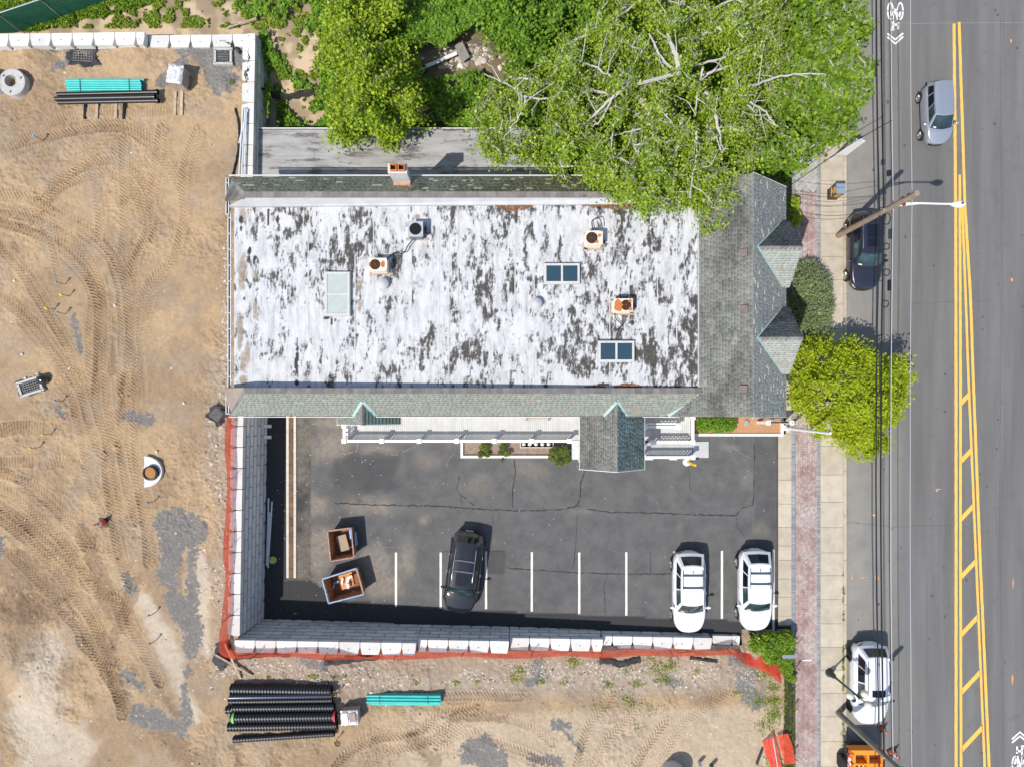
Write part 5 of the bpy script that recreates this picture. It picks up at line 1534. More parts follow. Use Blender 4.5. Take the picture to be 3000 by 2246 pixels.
def tree(name, label, base, fork, poly, zr, ntgt, leaves, lsize, mleaf, mbark, trunk_r=.28, spread=.42, asp=.55, tilt=.6, twigs=3, zfun=None, rscale=1.0, group=None, mintw=.012, vspread=.5, gapn=None, cat='tree', clump=1.3, sink=0.0, limbs=None):
    """branching tree: crown targets lie inside the pixel polygon at heights zr=(edge,top)"""
    t = thing(name, label, cat, base, 0, group)
    pts = samp_poly(poly, ntgt * 2)
    ed = edge_dist(pts[:, 0], pts[:, 1], poly)
    q = np.clip(ed / 110.0, 0, 1) ** .6
    z = zr[0] + (zr[1] - zr[0]) * q + rng.normal(0, .3, len(q)) + (fbm(pts[:, 0] / 48.0, pts[:, 1] / 48.0, 700, 2) - .5) * clump * 2
    # mark gaps with noise so holes appear in the crown
    g = fbm(pts[:, 0] / 75.0, pts[:, 1] / 75.0, 300 + len(poly), 3)
    ok = g > (gapn if gapn is not None else .40)
    pts = pts[ok][:ntgt]; z = z[ok][:ntgt]
    T = np.stack([(pts[:, 0] - 1500) * (CAMZ - z) / FPX, -(pts[:, 1] - 1200) * (CAMZ - z) / FPX, z], 1)
    fork = np.array(fork, float); base = np.array(base, float)
    # trunk nodes
    nodes = [base, base * .5 + fork * .5 + np.array([.08, -.05, 0]), fork]
    par = [-1, 0, 1]
    order = np.argsort(np.linalg.norm(T - fork, axis=1))
    dist0 = [0, 0, 0]
    for k in order:
        p = T[k]
        A = np.array(nodes[2:])
        dv = A - p
        dd = np.linalg.norm(dv, axis=1)
        toF = np.linalg.norm(p - fork); nf = np.linalg.norm(A - fork, axis=1)
        cost = dd + .35 * np.abs(nf) * 0 + (dd > 3.5) * 3 + np.maximum(0, A[:, 2] - p[2]) * .6
        j = int(np.argmin(cost)) + 2
        # two intermediate nodes for curved limbs
        a = nodes[j]
        ln = np.linalg.norm(p - a)
        steps = max(1, int(ln / .6))
        pj = j
        for s_ in range(1, steps + 1):
            f = s_ / steps
            m_ = a + (p - a) * f
            if s_ < steps: m_ = m_ + rng.normal(0, .07 * min(1, ln), 3) - np.array([0, 0, .12 * math.sin(math.pi * f) * ln * .5])
            nodes.append(m_); par.append(pj); pj = len(nodes) - 1
    nodes = np.array(nodes); par = np.array(par)
    wgt = np.zeros(len(nodes)); hasch = np.zeros(len(nodes), bool); hasch[par[par >= 0]] = True
    wgt[~hasch] = 1
    for i in range(len(nodes) - 1, 0, -1): wgt[par[i]] += wgt[i]
    rad = np.minimum(trunk_r, mintw + trunk_r * (wgt / wgt[0]) ** .62 * .95)
    rad[0] = trunk_r * 1.25
    ns = 5
    ang = np.arange(ns) * 2 * math.pi / ns
    idx = np.arange(1, len(nodes))
    A = nodes[par[idx]]; B = nodes[idx]; d = B - A; d /= np.linalg.norm(d, axis=1)[:, None] + 1e-9
    up = np.where(np.abs(d[:, 2:3]) > .9, np.array([[1., 0, 0]]), np.array([[0, 0, 1.]]))
    u = np.cross(d, up); u /= np.linalg.norm(u, axis=1)[:, None]; v = np.cross(d, u)
    ra = np.minimum(rad[par[idx]], rad[idx] * 1.6)[:, None, None]; rb = rad[idx][:, None, None]
    ring = u[:, None] * np.cos(ang)[None, :, None] + v[:, None] * np.sin(ang)[None, :, None]
    VA = A[:, None] + ring * ra; VB = B[:, None] + d[:, None] * .02 + ring * rb
    VV = np.concatenate([VA, VB], 1).reshape(-1, 3)
    o = np.arange(len(idx))[:, None] * (2 * ns)
    Fq = np.concatenate([np.stack([o[:, 0] + j, o[:, 0] + (j + 1) % ns, o[:, 0] + ns + (j + 1) % ns, o[:, 0] + ns + j], 1) for j in range(ns)], 0)
    # twigs
    tips = T[rng.integers(0, len(T), len(T) * twigs)]
    dirs = rng.normal(0, 1, tips.shape); dirs[:, 2] = np.abs(dirs[:, 2]) * .6; dirs /= np.linalg.norm(dirs, axis=1)[:, None]
    lt = rng.uniform(.35, 1.0, len(tips))[:, None] * spread * 1.9
    ends = tips + dirs * lt
    mid = (tips + ends) / 2 + rng.normal(0, .05, tips.shape)
    def seg(P, Q, r1, r2):
        d = Q - P; d /= np.linalg.norm(d, axis=1)[:, None] + 1e-9
        u = np.cross(d, np.array([[.3, .2, .93]])); u /= np.linalg.norm(u, axis=1)[:, None] + 1e-9; v = np.cross(d, u)
        an = np.arange(3) * 2 * math.pi / 3
        rg = u[:, None] * np.cos(an)[None, :, None] + v[:, None] * np.sin(an)[None, :, None]
        return np.concatenate([P[:, None] + rg * r1, Q[:, None] + rg * r2], 1).reshape(-1, 3)
    S1 = seg(tips, mid, mintw * .8, mintw * .6); S2 = seg(mid, ends, mintw * .6, mintw * .3)
    SV = np.concatenate([S1, S2]); o2 = np.arange(len(SV) // 6)[:, None] * 6
    SF = np.concatenate([np.stack([o2[:, 0] + j, o2[:, 0] + (j + 1) % 3, o2[:, 0] + 3 + (j + 1) % 3, o2[:, 0] + 3 + j], 1) for j in range(3)], 0)
    isT = (idx <= 2)
    fm = np.tile(isT, ns)
    tv = VV; 
    npmesh('trunk', tv, Fq[fm], mbark, parent=t, smooth=True)
    npmesh('branches', np.concatenate([VV, SV]), np.concatenate([Fq[~fm], SF + len(VV)]), mbark, parent=t, smooth=True, kind='stuff')
    if limbs:
        mb = MB()
        for lm, r0, r1 in limbs:
            n_l = len(lm); P_ = []
            for i, (a, b) in enumerate(lm):
                zz = 8.95 + .45 * math.sin(i * 1.1 + r0 * 50) - .15 * i
                P_.append(W(a, b, zz))
            Q_ = bez(P_, 5); Q_ = [q + Vector((random.gauss(0, .03), random.gauss(0, .03), random.gauss(0, .03))) for q in Q_]
            mb.tube(Q_, [r0 + (r1 - r0) * i / (len(Q_) - 1) for i in range(len(Q_))], 6)
            for i in range(3, len(Q_) - 1, 3):
                d_l = Vector((random.gauss(0, 1), random.gauss(0, 1), .35)).normalized(); ll = random.uniform(.7, 1.7)
                q1 = Q_[i] + d_l * ll * .5 + Vector((random.gauss(0, .1), random.gauss(0, .1), .05)); mb.tube([Q_[i], q1, Q_[i] + d_l * ll + Vector((random.gauss(0, .2), random.gauss(0, .2), .1))], [.03, .02, .01], 4)
        mb.build('limb', mbark, t, smooth=True, kind='stuff')
    # leaves along twigs and round targets
    n1_ = int(leaves * .55); n2_ = leaves - n1_
    k1 = rng.integers(0, len(tips), n1_); f1 = rng.random(n1_)[:, None]
    L1 = tips[k1] * (1 - f1) + ends[k1] * f1 + rng.normal(0, .10, (n1_, 3))
    k2 = rng.integers(0, len(T), n2_); L2 = T[k2] + rng.normal(0, 1, (n2_, 3)) * np.array([spread, spread, spread * vspread])
    L2[:, 2] -= sink * rng.random(n2_)
    L1[:, 2] -= sink * .5 * rng.random(n1_)
    Cc = np.concatenate([L1, L2])
    o3 = leaf_cloud('crown', Cc, lsize, mleaf, parent=t, tilt=tilt, asp=asp)
    return t
gnd = lambda X, Y: float(vegz(np.array(X), np.array(Y)))
def bp(px, py, z): X = gx(px, z); Y = gy(py, z); return X, Y
LIMBS = [([(1985,215),(1870,245),(1800,280),(1750,330),(1700,370),(1640,420)],.10,.03), ([(1870,245),(1790,230),(1740,195),(1660,165)],.07,.03), ([(1800,240),(1780,270),(1700,265),(1640,290),(1540,285),(1500,255),(1420,220)],.08,.02),
 ([(1992,215),(1975,150),(1958,95)],.13,.07), ([(1985,215),(1940,170),(1900,100)],.08,.04), ([(2060,200),(2045,270),(2035,340)],.06,.03), ([(1955,335),(1870,380),(1815,392)],.05,.02), ([(1940,360),(1890,430),(1860,470)],.06,.03),
 ([(1995,360),(1985,430),(1950,500),(1930,530)],.06,.025), ([(2095,340),(2108,400),(2112,440)],.08,.04), ([(2040,380),(2040,450),(2030,510),(2020,580)],.06,.03), ([(2190,255),(2250,235),(2340,215),(2420,218)],.07,.025), ([(2200,300),(2240,330),(2275,370)],.05,.03),
 ([(1540,285),(1530,320),(1510,360),(1475,410)],.05,.02), ([(2000,200),(2060,185),(2150,160),(2240,130)],.07,.03), ([(1980,60),(2000,0),(2060,-40)],.06,.03), ([(1800,280),(1760,350),(1720,390),(1660,440)],.05,.02), ([(2120,260),(2170,290),(2210,330)],.05,.03)]
X_, Y_ = bp(1990, 280, 6.2)
tree('poplar_tree', 'huge tree with pale bare looking limbs spreading over the north roof corner', (X_ - .2, Y_ + .1, gnd(X_, Y_)), (X_, Y_, 5.2),
     [(1400,425),(1385,330),(1440,250),(1560,190),(1700,90),(1830,-60),(2260,-60),(2310,90),(2290,300),(2250,410),(2210,470),(2195,560),(2150,640),(2095,700),(2050,690),(2000,600),(1900,625),(1840,610),(1790,560),(1700,500),(1650,540),(1600,470),(1520,440),(1440,470)],
     (5.6, 8.6), 700, 122000, .138, M_lf_big, M_bark_p, trunk_r=.36, spread=.30, twigs=6, gapn=.37, mintw=.015, clump=1.8, sink=1.0, tilt=.95, limbs=LIMBS)
X_, Y_ = bp(2350, 200, 5)
tree('maple_tree', 'bright green broad leaved tree leaning over the pavement beside the street', (X_ - .6, Y_, gnd(X_, Y_)), (X_, Y_, 4.2),
     [(2230,-60),(2530,-60),(2520,10),(2550,80),(2530,110),(2560,190),(2550,240),(2605,262),(2560,275),(2545,290),(2520,340),(2495,385),(2470,400),(2430,420),(2440,450),(2400,460),(2370,480),(2300,490),(2250,510),(2200,460),(2200,380),(2260,300),(2280,100)],
     (4.4, 7.2), 320, 40000, .19, M_lf_maple, M_bark_p, trunk_r=.3, spread=.27, twigs=6, gapn=.42, asp=.7, mintw=.02, clump=2.6, tilt=1.0, sink=.9)
X_, Y_ = bp(1640, 60, 4)
tree('vine_covered_tree', 'round dense green tree wrapped in vines near the top of the lot', (X_, Y_, gnd(X_, Y_)), (X_, Y_, 3.0),
     [(1420,-60),(1900,-60),(1790,60),(1690,140),(1600,190),(1530,240),(1490,180),(1440,120),(1420,40)],
     (3.2, 6.0), 230, 27000, .18, M_lf_vine, M_bark_d, trunk_r=.3, spread=.36, twigs=2, gapn=.40, asp=.75, clump=2.4, tilt=1.0, sink=.5)
X_, Y_ = bp(1195, 290, 3)
tree('young_maple', 'lime green tree overhanging the edge of the low annex roof', (X_ + .4, Y_ + .9, gnd(X_, Y_)), (X_ - .2, Y_ + .3, 3.2),
     [(940,110),(1030,40),(1140,90),(1220,190),(1240,300),(1250,350),(1215,370),(1180,380),(1140,425),(1100,400),(1060,395),(1020,410),(985,425),(960,390),(945,330),(975,270),(925,220),(930,150)],
     (3.3, 6.0), 230, 17500, .16, M_lf_lime, M_bark_d, trunk_r=.2, spread=.30, twigs=3, gapn=.42, asp=.65, clump=2.2, tilt=1.0, sink=.6)
X_, Y_ = bp(1060, 40, 2.5)
tree('thin_tree', 'thin leafy tree with bare grey stems at the top edge', (X_, Y_ - .5, gnd(X_, Y_)), (X_ + .3, Y_ + .6, 3.2),
     [(900,-60),(1180,-60),(1160,60),(1100,90),(1020,80),(940,90),(890,20)], (3.0, 4.4), 60, 5500, .16, M_lf_lime, M_bark_d, trunk_r=.16, spread=.36, twigs=3, gapn=.36, asp=.7)
tree('street_tree', 'vivid yellow green tree growing from the sidewalk next to the street', (18.25, .55, WALK), (18.2, .6, 3.2),
     [(2330,1035),(2385,995),(2440,1012),(2500,1005),(2560,1030),(2600,1055),(2660,1050),(2685,1090),(2640,1130),(2650,1200),(2640,1250),(2590,1240),(2595,1300),(2560,1325),(2520,1340),(2480,1320),(2450,1290),(2440,1255),(2390,1275),(2380,1230),(2330,1205),(2312,1160),(2340,1110),(2310,1080)],
     (3.2, 5.0), 240, 23000, .20, M_lf_street, M_bark_d, trunk_r=.11, spread=.27, twigs=3, gapn=.31, asp=.34, tilt=.55, clump=.8)

# shrubs: leaf blobs over ellipsoids
def shrub(name, label, cat, blobs, n, lsize, mtl, stem=M_bark_d, asp=.6, group=None, tilt=.7, zbase=None, fill=.55):
    c0 = blobs[0]
    zb = zbase if zbase is not None else c0[2] - c0[5] * .8
    t = thing(name, label, cat, (c0[0], c0[1], zb), 0, group)
    vol = np.array([b[3] * b[4] for b in blobs]); cnt = (n * vol / vol.sum()).astype(int)
    Cs = []
    mb = MB()
    for b, k in zip(blobs, cnt):
        d = rng.normal(0, 1, (k, 3)); d /= np.linalg.norm(d, axis=1)[:, None]; d[:, 2] = np.abs(d[:, 2]) * 1.2 - .2
        r_ = (1 - fill * rng.random(k) ** 2)[:, None]
        lump = (.82 + .36 * fbm(d[:, 0] * 3 + b[0], d[:, 1] * 3 + b[1], 400, 2))[:, None]
        Cs.append(np.array(b[:3]) + d * r_ * lump * np.array(b[3:6]))
        for _ in range(3):
            mb.tube([(c0[0] + random.uniform(-.08, .08), c0[1] + random.uniform(-.08, .08), zb), (b[0] + random.uniform(-.2, .2) * b[3], b[1] + random.uniform(-.2, .2) * b[4], b[2])], [.025, .01], 5)
    mb.build('stems', stem, t, kind='stuff')
    leaf_cloud('foliage', np.concatenate(Cs), lsize, mtl, parent=t, tilt=tilt, asp=asp)
    return t
def bb(px, py, z, rx, ry, rz): return (gx(px, z), gy(py, z), z, rx, ry, rz)
# spiky conifer shrub with overlapping feathery fans
def conifer(name, label, blobs, nf):
    t = thing(name, label, 'shrub', (blobs[0][0], blobs[0][1], WALK - .1))
    vol = np.array([b[3] * b[4] for b in blobs]); cnt = (nf * vol / vol.sum()).astype(int)
    Cs = []; Sz = []
    for b, k in zip(blobs, cnt):
        d = rng.normal(0, 1, (k, 3)); d /= np.linalg.norm(d, axis=1)[:, None]; d[:, 2] = np.abs(d[:, 2])
        c = np.array(b[:3]) + d * np.array(b[3:6]) * rng.uniform(.8, 1.03, (k, 1))
        # each fan: short spray of needles pointing outward and to the left/down slope
        for s_ in range(11):
            off = d * np.array([.9, .9, .35]) * s_ * .018 + rng.normal(0, .018, (k, 3)) + np.array([0, 0, .012 * s_])
            Cs.append(c + off * 1.7)
    mb = MB(); mb.tube([(blobs[0][0], blobs[0][1], WALK - .1), (blobs[0][0], blobs[0][1], 2.2)], [.08, .05], 6); mb.build('trunk', M_bark_d, t)
    mb = MB()
    for b in blobs:
        rows = []
        for i in range(7):
            a = math.pi / 2 * i / 6
            rows.append([Vector((b[0] + .8 * b[3] * math.cos(a) * math.cos(q), b[1] + .8 * b[4] * math.cos(a) * math.sin(q), b[2] + .8 * b[5] * math.sin(a))) for q in np.linspace(0, 2 * math.pi, 15)])
        mb.grid(rows)
    mb.build('inner_growth', M_lf_con, t, kind='stuff')
    leaf_cloud('foliage', np.concatenate(Cs), .085, M_lf_con, parent=t, tilt=.9, asp=.35)
conifer('conifer_shrub', 'large feathery dark green conifer shrub between the dormers and the sidewalk',
        [bb(2372, 850, 1.9, .95, .95, .9), bb(2385, 905, 1.8, .78, .95, .85), bb(2350, 915, 1.4, .8, 1.1, .8), bb(2385, 965, 1.6, .70, .60, .7), bb(2360, 800, 1.5, .62, .55, .75)], 2600)
shrub('shrub', 'small bright green shrub against the street wall under the north dormer', 'shrub', [bb(2322, 600, 1.7, .35, .5, .5), bb(2328, 640, 1.6, .35, .5, .5)], 1400, .12, M_lf_lime, zbase=WALK)
shrub('hedge_shrub', 'low glossy green shrub with white flecks in the bed beside the white deck', 'shrub', [bb(2065, 1242, 1.6, .52, .48, .5), bb(2105, 1243, 1.6, .55, .5, .5), bb(2138, 1243, 1.5, .38, .42, .4)], 4200, .09, M_lf_vine, zbase=1.0)
GP = 'potted looking shrubs in the white edged planter'
shrub('planter_shrub', 'leftmost thin yellowing shrub in the white edged planter', 'shrub', [bb(1420, 1310, .85, .30, .28, .3), bb(1408, 1330, .8, .2, .18, .25), bb(1428, 1330, .8, .18, .15, .2)], 620, .11, M_lf_shrub, group=GP, zbase=.45, asp=.4)
shrub('planter_shrub', 'middle sparse shrub spilling over the white planter edge', 'shrub', [bb(1474, 1310, .85, .24, .26, .3), bb(1487, 1328, .9, .20, .18, .25), bb(1472, 1346, .8, .12, .09, .12), bb(1464, 1325, .8, .15, .15, .2)], 520, .11, M_lf_shrub, group=GP, zbase=.45, asp=.4)
shrub('planter_shrub', 'biggest rounded shrub next to the covered entry porch', 'shrub', [bb(1630, 1322, 1.3, .42, .30, .35), bb(1652, 1320, 1.3, .35, .32, .35), bb(1640, 1352, 1.1, .30, .26, .3), bb(1662, 1345, 1.2, .24, .24, .25), bb(1617, 1340, 1.2, .25, .22, .25)], 2600, .09, M_lf_shrub, group=GP, zbase=.5, asp=.4)
shrub('corner_bush', 'big unkempt green bush at the corner of the dirt lot by the sidewalk', 'shrub', [bb(2215, 1885, 1.8, .45, .5, .5), bb(2255, 1885, 1.9, .6, .75, .6), bb(2298, 1875, 1.9, .65, .6, .6), bb(2300, 1915, 1.6, .5, .6, .45), bb(2262, 1920, 1.6, .6, .5, .45), bb(2305, 1955, 1.3, .35, .55, .35)], 7000, .11, M_lf_maple, zbase=1.1)
shrub('weed_clump', 'yellow green weed clump on the torn fabric by the sidewalk', 'plant', [bb(2318, 1985, 1.5, .3, .25, .2), bb(2290, 1950, 1.4, .2, .2, .2)], 700, .09, M_lf_weed, zbase=1.1)

# ground cover --------------------------------------------------------
IVY = [(790,300),(800,240),(770,130),(800,110),(820,170),(880,240),(930,260),(940,150),(890,90),(700,70),(640,20),(640,-60),(2520,-60),(2480,360),(2330,500),(2280,560),(2250,480),(1660,480),(1660,375),(820,375),(800,365)]
pts = samp_poly(IVY, 150000)
px, py = pts[:, 0], pts[:, 1]
den = np.ones(len(px))
nz = fbm(px / 34.0, py / 34.0, 501, 4); nz2 = fbm(px / 9.0, py / 9.0, 502, 2)
sandy = inpoly(px, py, [(560,-60),(960,-60),(930,60),(960,150),(940,260),(950,330),(900,370),(800,330),(800,100),(700,90),(560,60)])
pit = inpoly(px, py, [(1230,235),(1200,180),(1260,130),(1290,150),(1330,120),(1400,60),(1440,100),(1500,170),(1480,230),(1440,220),(1390,200),(1350,215)])
root = inpoly(px, py, [(1190,290),(1230,270),(1300,350),(1310,375),(1170,375)])
keepi = np.where(sandy, (nz > .56) & (nz2 > .3), (nz > .30)) & ~pit & ~(root & (nz < .60))
px, py, nz = px[keepi], py[keepi], nz[keepi]
sub_ = rng.random(len(px)) < .62
px, py, nz = px[sub_], py[sub_], nz[sub_]
hm = 1.1 * np.clip(fbm(px / 90.0, py / 90.0, 77, 3) - .28, 0, .6) * np.where(px > 980, 2.4, .8)
z = .9 + hm
X = (px - 1500) * (CAMZ - z) / FPX; Y = -(py - 1200) * (CAMZ - z) / FPX
Z = vegz(X, Y) + hm + rng.random(len(px)) * .22 + .02
Z = np.minimum(Z, np.where(Y < 15.7, LZ - .1 + 3 * (X > 3.5), 99))
leaf_cloud('ground_cover', np.stack([X, Y, Z], 1), .19, M_lf_vine, tilt=.6, asp=.85, kind='stuff')
# yellow green weeds scattered on the sand
pts = samp_poly([(560,-60),(960,-60),(930,60),(960,150),(940,260),(950,330),(900,370),(800,330),(800,100),(700,90),(0,90),(0,60),(150,60),(380,0)], 42000)
px, py = pts[:, 0], pts[:, 1]
nz = fbm(px / 22.0, py / 22.0, 511, 4)
k_ = nz > np.where(px < 560, .50, .575)
px, py = px[k_], py[k_]
z = 1.5; X = (px - 1500) * (CAMZ - z) / FPX; Y = -(py - 1200) * (CAMZ - z) / FPX
Z = vegz(X, Y) + rng.random(len(px)) * .16 + .02
leaf_cloud('weeds', np.stack([X, Y, Z], 1), .12, M_lf_weed, tilt=.6, asp=.6, kind='stuff')
# grass in the far left corner beyond the fence
pts = samp_poly([(-60,-60),(640,-60),(400,30),(250,60),(120,92),(-60,92)], 36000)
px, py = pts[:, 0], pts[:, 1]; nz = fbm(px / 30.0, py / 30.0, 521, 4); k_ = nz > .36; px, py = px[k_], py[k_]
z = 1.7; X = (px - 1500) * (CAMZ - z) / FPX; Y = -(py - 1200) * (CAMZ - z) / FPX
leaf_cloud('tall_grass', np.stack([X, Y, vegz(X, Y) + rng.random(len(px)) * .25], 1), .19, M_lf_maple, tilt=1.0, asp=.28, kind='stuff')
# weeds and grass at the south edge and by the sidewalk
pts = samp_poly([(2296,1925),(2328,1920),(2326,2290),(2296,2290)], 9000)
Pq = np.array([tuple(D(a, b, random.uniform(.02, .16))) for a, b in pts[:5200]])
leaf_cloud('verge_grass', Pq, .12, M_grass, tilt=1.1, asp=.2, kind='stuff')
Pq = []
for cx_, cy_, n_, r_ in ((1680,1938,120,14),(1510,1985,120,12),(1525,1960,60,9),(1585,1995,60,7),(1940,1960,140,18),(1945,1990,120,12),(1865,2002,90,10),(1840,1962,60,12),(1910,1935,70,14),(1955,1950,60,10),(1650,1997,40,6),(1782,2004,70,9),(1835,2045,60,12),(1850,2060,40,10),(1965,1940,60,10),(1335,1998,40,6),(1395,1995,30,5),
                     (1008,1978,30,4),(920,1980,40,8),(785,1982,20,3),(980,1984,30,5),(1220,2000,30,4),(1875,2130,30,12),(1910,2070,30,16),(1745,2065,30,20),(1650,2075,30,30),(2240,1970,200,16),(2225,2050,160,18),(2270,2090,260,14),(2250,2120,200,22),(2270,2050,160,12),(2265,2010,120,10),(2275,2240,300,22),(680,240,25,6),(2160,2030,40,8),(2040,1965,60,6)):
    for _ in range(n_):
        Pq.append(tuple(D(cx_ + random.gauss(0, r_), cy_ + random.gauss(0, r_ * .7), random.uniform(.01, .08))))
for _ in range(26):
    cy_k = random.uniform(1680, 2246)
    for _k in range(random.randint(8, 34)):
        Pq.append(tuple(W(2471 + random.gauss(0, 1.6), cy_k + random.gauss(0, 5), WALK + random.uniform(.01, .06))))
leaf_cloud('weeds', np.array(Pq), .085, M_lf_weed, tilt=.6, asp=.5, kind='stuff')

# loose rubble stones -------------------------------------------------
def stones(name, P, smin, smax, mtl):
    P = np.array(P); n = len(P)
    base = np.array([(1, 0, 0), (.2, .9, 0), (-.9, .3, 0), (-.4, -.9, 0), (.6, -.7, 0), (.1, .1, .75)])
    s_ = rng.uniform(smin, smax, n) * (rng.random(n) ** 1.5 + .35)
    a = rng.random(n) * 6.283; c, si = np.cos(a), np.sin(a)
    B = base[None] * (1 + rng.normal(0, .22, (n, 6, 3)))
    Xb = B[:, :, 0] * c[:, None] - B[:, :, 1] * si[:, None]; Yb = B[:, :, 0] * si[:, None] + B[:, :, 1] * c[:, None]
    Vv = np.stack([Xb, Yb * .8, B[:, :, 2]], 2) * s_[:, None, None] + P[:, None]
    T = np.array([(0, 1, 5), (1, 2, 5), (2, 3, 5), (3, 4, 5), (4, 0, 5)])
    F3 = (np.arange(n)[:, None, None] * 6 + T[None]).reshape(-1, 3)
    npmesh(name, Vv.reshape(-1, 3), F3, mtl, fattrs={'rnd': np.repeat(rng.random(n), 5)}, kind='stuff')
st = NT('rubble_stone')
st.color(st.ramp(st.rnd(), [(0, (.10, .09, .08)), (.3, (.30, .25, .20)), (.7, (.50, .43, .36)), (1, (.68, .62, .55))])); st.set(.9)
Pq = []
for _ in range(6500):
    a = random.uniform(560, 2230); b = random.gauss(1968, 26)
    if b < 1918 or b > 2035: continue
    if vnoise(np.array(a / 60.), np.array(b / 25.), 5) < .35: continue
    Pq.append(tuple(D(a, b, .0)))
for _ in range(2200):
    a = random.gauss(640, 22); b = random.uniform(1150, 1980)
    if a > 672: continue
    if vnoise(np.array(a / 30.), np.array(b / 60.), 9) < .4: continue
    Pq.append(tuple(D(a, b, .0)))
for _ in range(500):
    Pq.append(tuple(D(random.gauss(662, 8), random.uniform(700, 1130), 0)))
for _ in range(2600):
    Pq.append(tuple(D(random.uniform(0, 2280), random.choice((random.uniform(130, 2240), random.uniform(1500, 2240))), 0)) if random.random() < .99 else tuple(D(300, 1000, 0)))
Pq = [p for p in Pq if (p[0] < -15.3 or p[1] < -13.9 or (p[1] > 1 and p[0] < -14.9))]
stones('rubble', Pq, .02, .075, st.m)
Pq = [tuple(V(random.gauss(1370, 55), random.gauss(165, 26), .02)) for _ in range(260)]
stones('rubble', Pq, .08, .28, st.m)
# ================================================================ ROOFTOP EQUIPMENT
RZ = lambda px: 5.62 + .62 * (gx(px, 6.2) - XW) / (XE0 - XW)
M_acg = mat('ac_grey_paint', (.34, .36, .40), (.42, .44, .48), rough=.5)
M_acb = mat('ac_beige_paint', (.62, .55, .45), (.70, .64, .55), rough=.6)
M_rust = mat('rust', (.42, .13, .03), (.62, .24, .05), (.6), nscale=14, detail=5) if False else mat('rust', (.36, .11, .03), (.60, .22, .05), rough=.9, nscale=14)
M_fan = mat('fan_blade', (.60, .64, .66), rough=.6)
M_fanr = mat('rusty_fan_blade', (.30, .15, .09), (.5, .36, .26), rough=.8, nscale=20)
M_hole = mat('dark_void', (.012, .012, .012), rough=1)
M_wood = mat('timber', (.34, .26, .18), (.48, .38, .27), rough=.9, nscale=6, rv=.15)
def ac(label, px, py, wx, wy, fan_off, body, blade, rustp, mats_sk, group='rooftop air conditioner fans'):
    zr = RZ(px); h = .72; zt = zr + h
    X = gx(px, zt); Y = gy(py, zt)
    t = thing('air_conditioner', label, 'air conditioner', (X, Y, zr), 0, group)
    a, b = wx / 2, wy / 2; c = .09
    oct_ = [(-a + c, -b), (a - c, -b), (a, -b + c), (a, b - c), (a - c, b), (-a + c, b), (-a, b - c), (-a, -b + c)]
    mb = MB(); mb.prism([(X + p[0], Y + p[1]) for p in oct_], zr + .06, zt - .05); mb.build('casing', body, t)
    # louvre rings
    mb = MB()
    for k in range(6):
        z = zr + .12 + k * .09
        mb.prism([(X + p[0] * 1.015, Y + p[1] * 1.015) for p in oct_], z, z + .025)
    mb.build('louvres', M_bk if body is M_acg else body, t, kind='stuff')
    fr_ = min(wx, wy) * .40; fx = X + fan_off
    # top plate with round hole
    n = 24; mb = MB()
    outer = []
    for i in range(n):
        th = 2 * math.pi * i / n + .001; dx, dy = math.cos(th), math.sin(th)
        tt = min((a - (fan_off if dx > 0 else -fan_off)) / abs(dx) if abs(dx) > 1e-3 else 9, b / abs(dy) if abs(dy) > 1e-3 else 9)
        outer.append((fx + dx * tt, Y + dy * tt))
    inner = [(fx + fr_ * math.cos(2 * math.pi * i / n), Y + fr_ * math.sin(2 * math.pi * i / n)) for i in range(n)]
    mb.grid([[Vector((p[0], p[1], zt)) for p in inner + inner[:1]], [Vector((p[0], p[1], zt)) for p in outer + outer[:1]]], flip=True)
    mb.grid([[Vector((p[0], p[1], zt - .05)) for p in outer + outer[:1]], [Vector((p[0], p[1], zt)) for p in outer + outer[:1]]])
    mb.build('top_plate', body, t)
    mb = MB(); mb.lathe((fx, Y, zt - .16), [(0, 0), (fr_, 0), (fr_ + .004, .155)], 24); f = mb.build('fan_well', M_hole, t)
    for k in range(5):
        th = k * 2 * math.pi / 5 + .4
        p = Vector((fx, Y, zt - .10)); d = Vector((math.cos(th), math.sin(th), 0)); e = Vector((-math.sin(th), math.cos(th), .25))
        mb = MB(); mb.poly([p + d * .04 - e * .03, p + d * fr_ * .92 - e * .08, p + d * fr_ * .92 + e * .08, p + d * .04 + e * .04]); mb.build('fan_blade', blade, f)
    mb = MB(); mb.lathe((fx, Y, zt - .12), [(0.0, .09), (.075, .08), (.08, 0)][::-1], 12); mb.build('motor_hub', M_bk, f)
    mb = MB()
    for r2 in (fr_ * .45, fr_ * .72, fr_):
        mb.tube([(fx + r2 * math.cos(q), Y + r2 * math.sin(q), zt + .01) for q in np.linspace(0, 2 * math.pi, 19)], .003, 4, cap=False)
    for q in np.linspace(0, math.pi, 5)[:-1]:
        mb.tube([(fx - fr_ * math.cos(q), Y - fr_ * math.sin(q), zt + .012), (fx + fr_ * math.cos(q), Y + fr_ * math.sin(q), zt + .012)], .003, 4)
    mb.build('wire_guard', M_bk if body is M_acg else M_rust, f, kind='stuff')
    for (rx, ry, ra, rb) in rustp:
        mb = MB(); P = []
        for i in range(14):
            q = 2 * math.pi * i / 14; s_ = random.uniform(.7, 1.15)
            P.append((X + min(a - .01, max(-a + .01, rx + ra * s_ * math.cos(q))), Y + min(b - .01, max(-b + .01, ry + rb * s_ * math.sin(q))), zt + .004))
        mb.poly(P); mb.build('rust_patch', M_rust, t)
    for sk in mats_sk:
        mb = MB(); mb.box((X + sk[0], Y + sk[1], zr + .04), (sk[2], sk[3], .08)); mb.build('skid', M_wood, t)
    return t
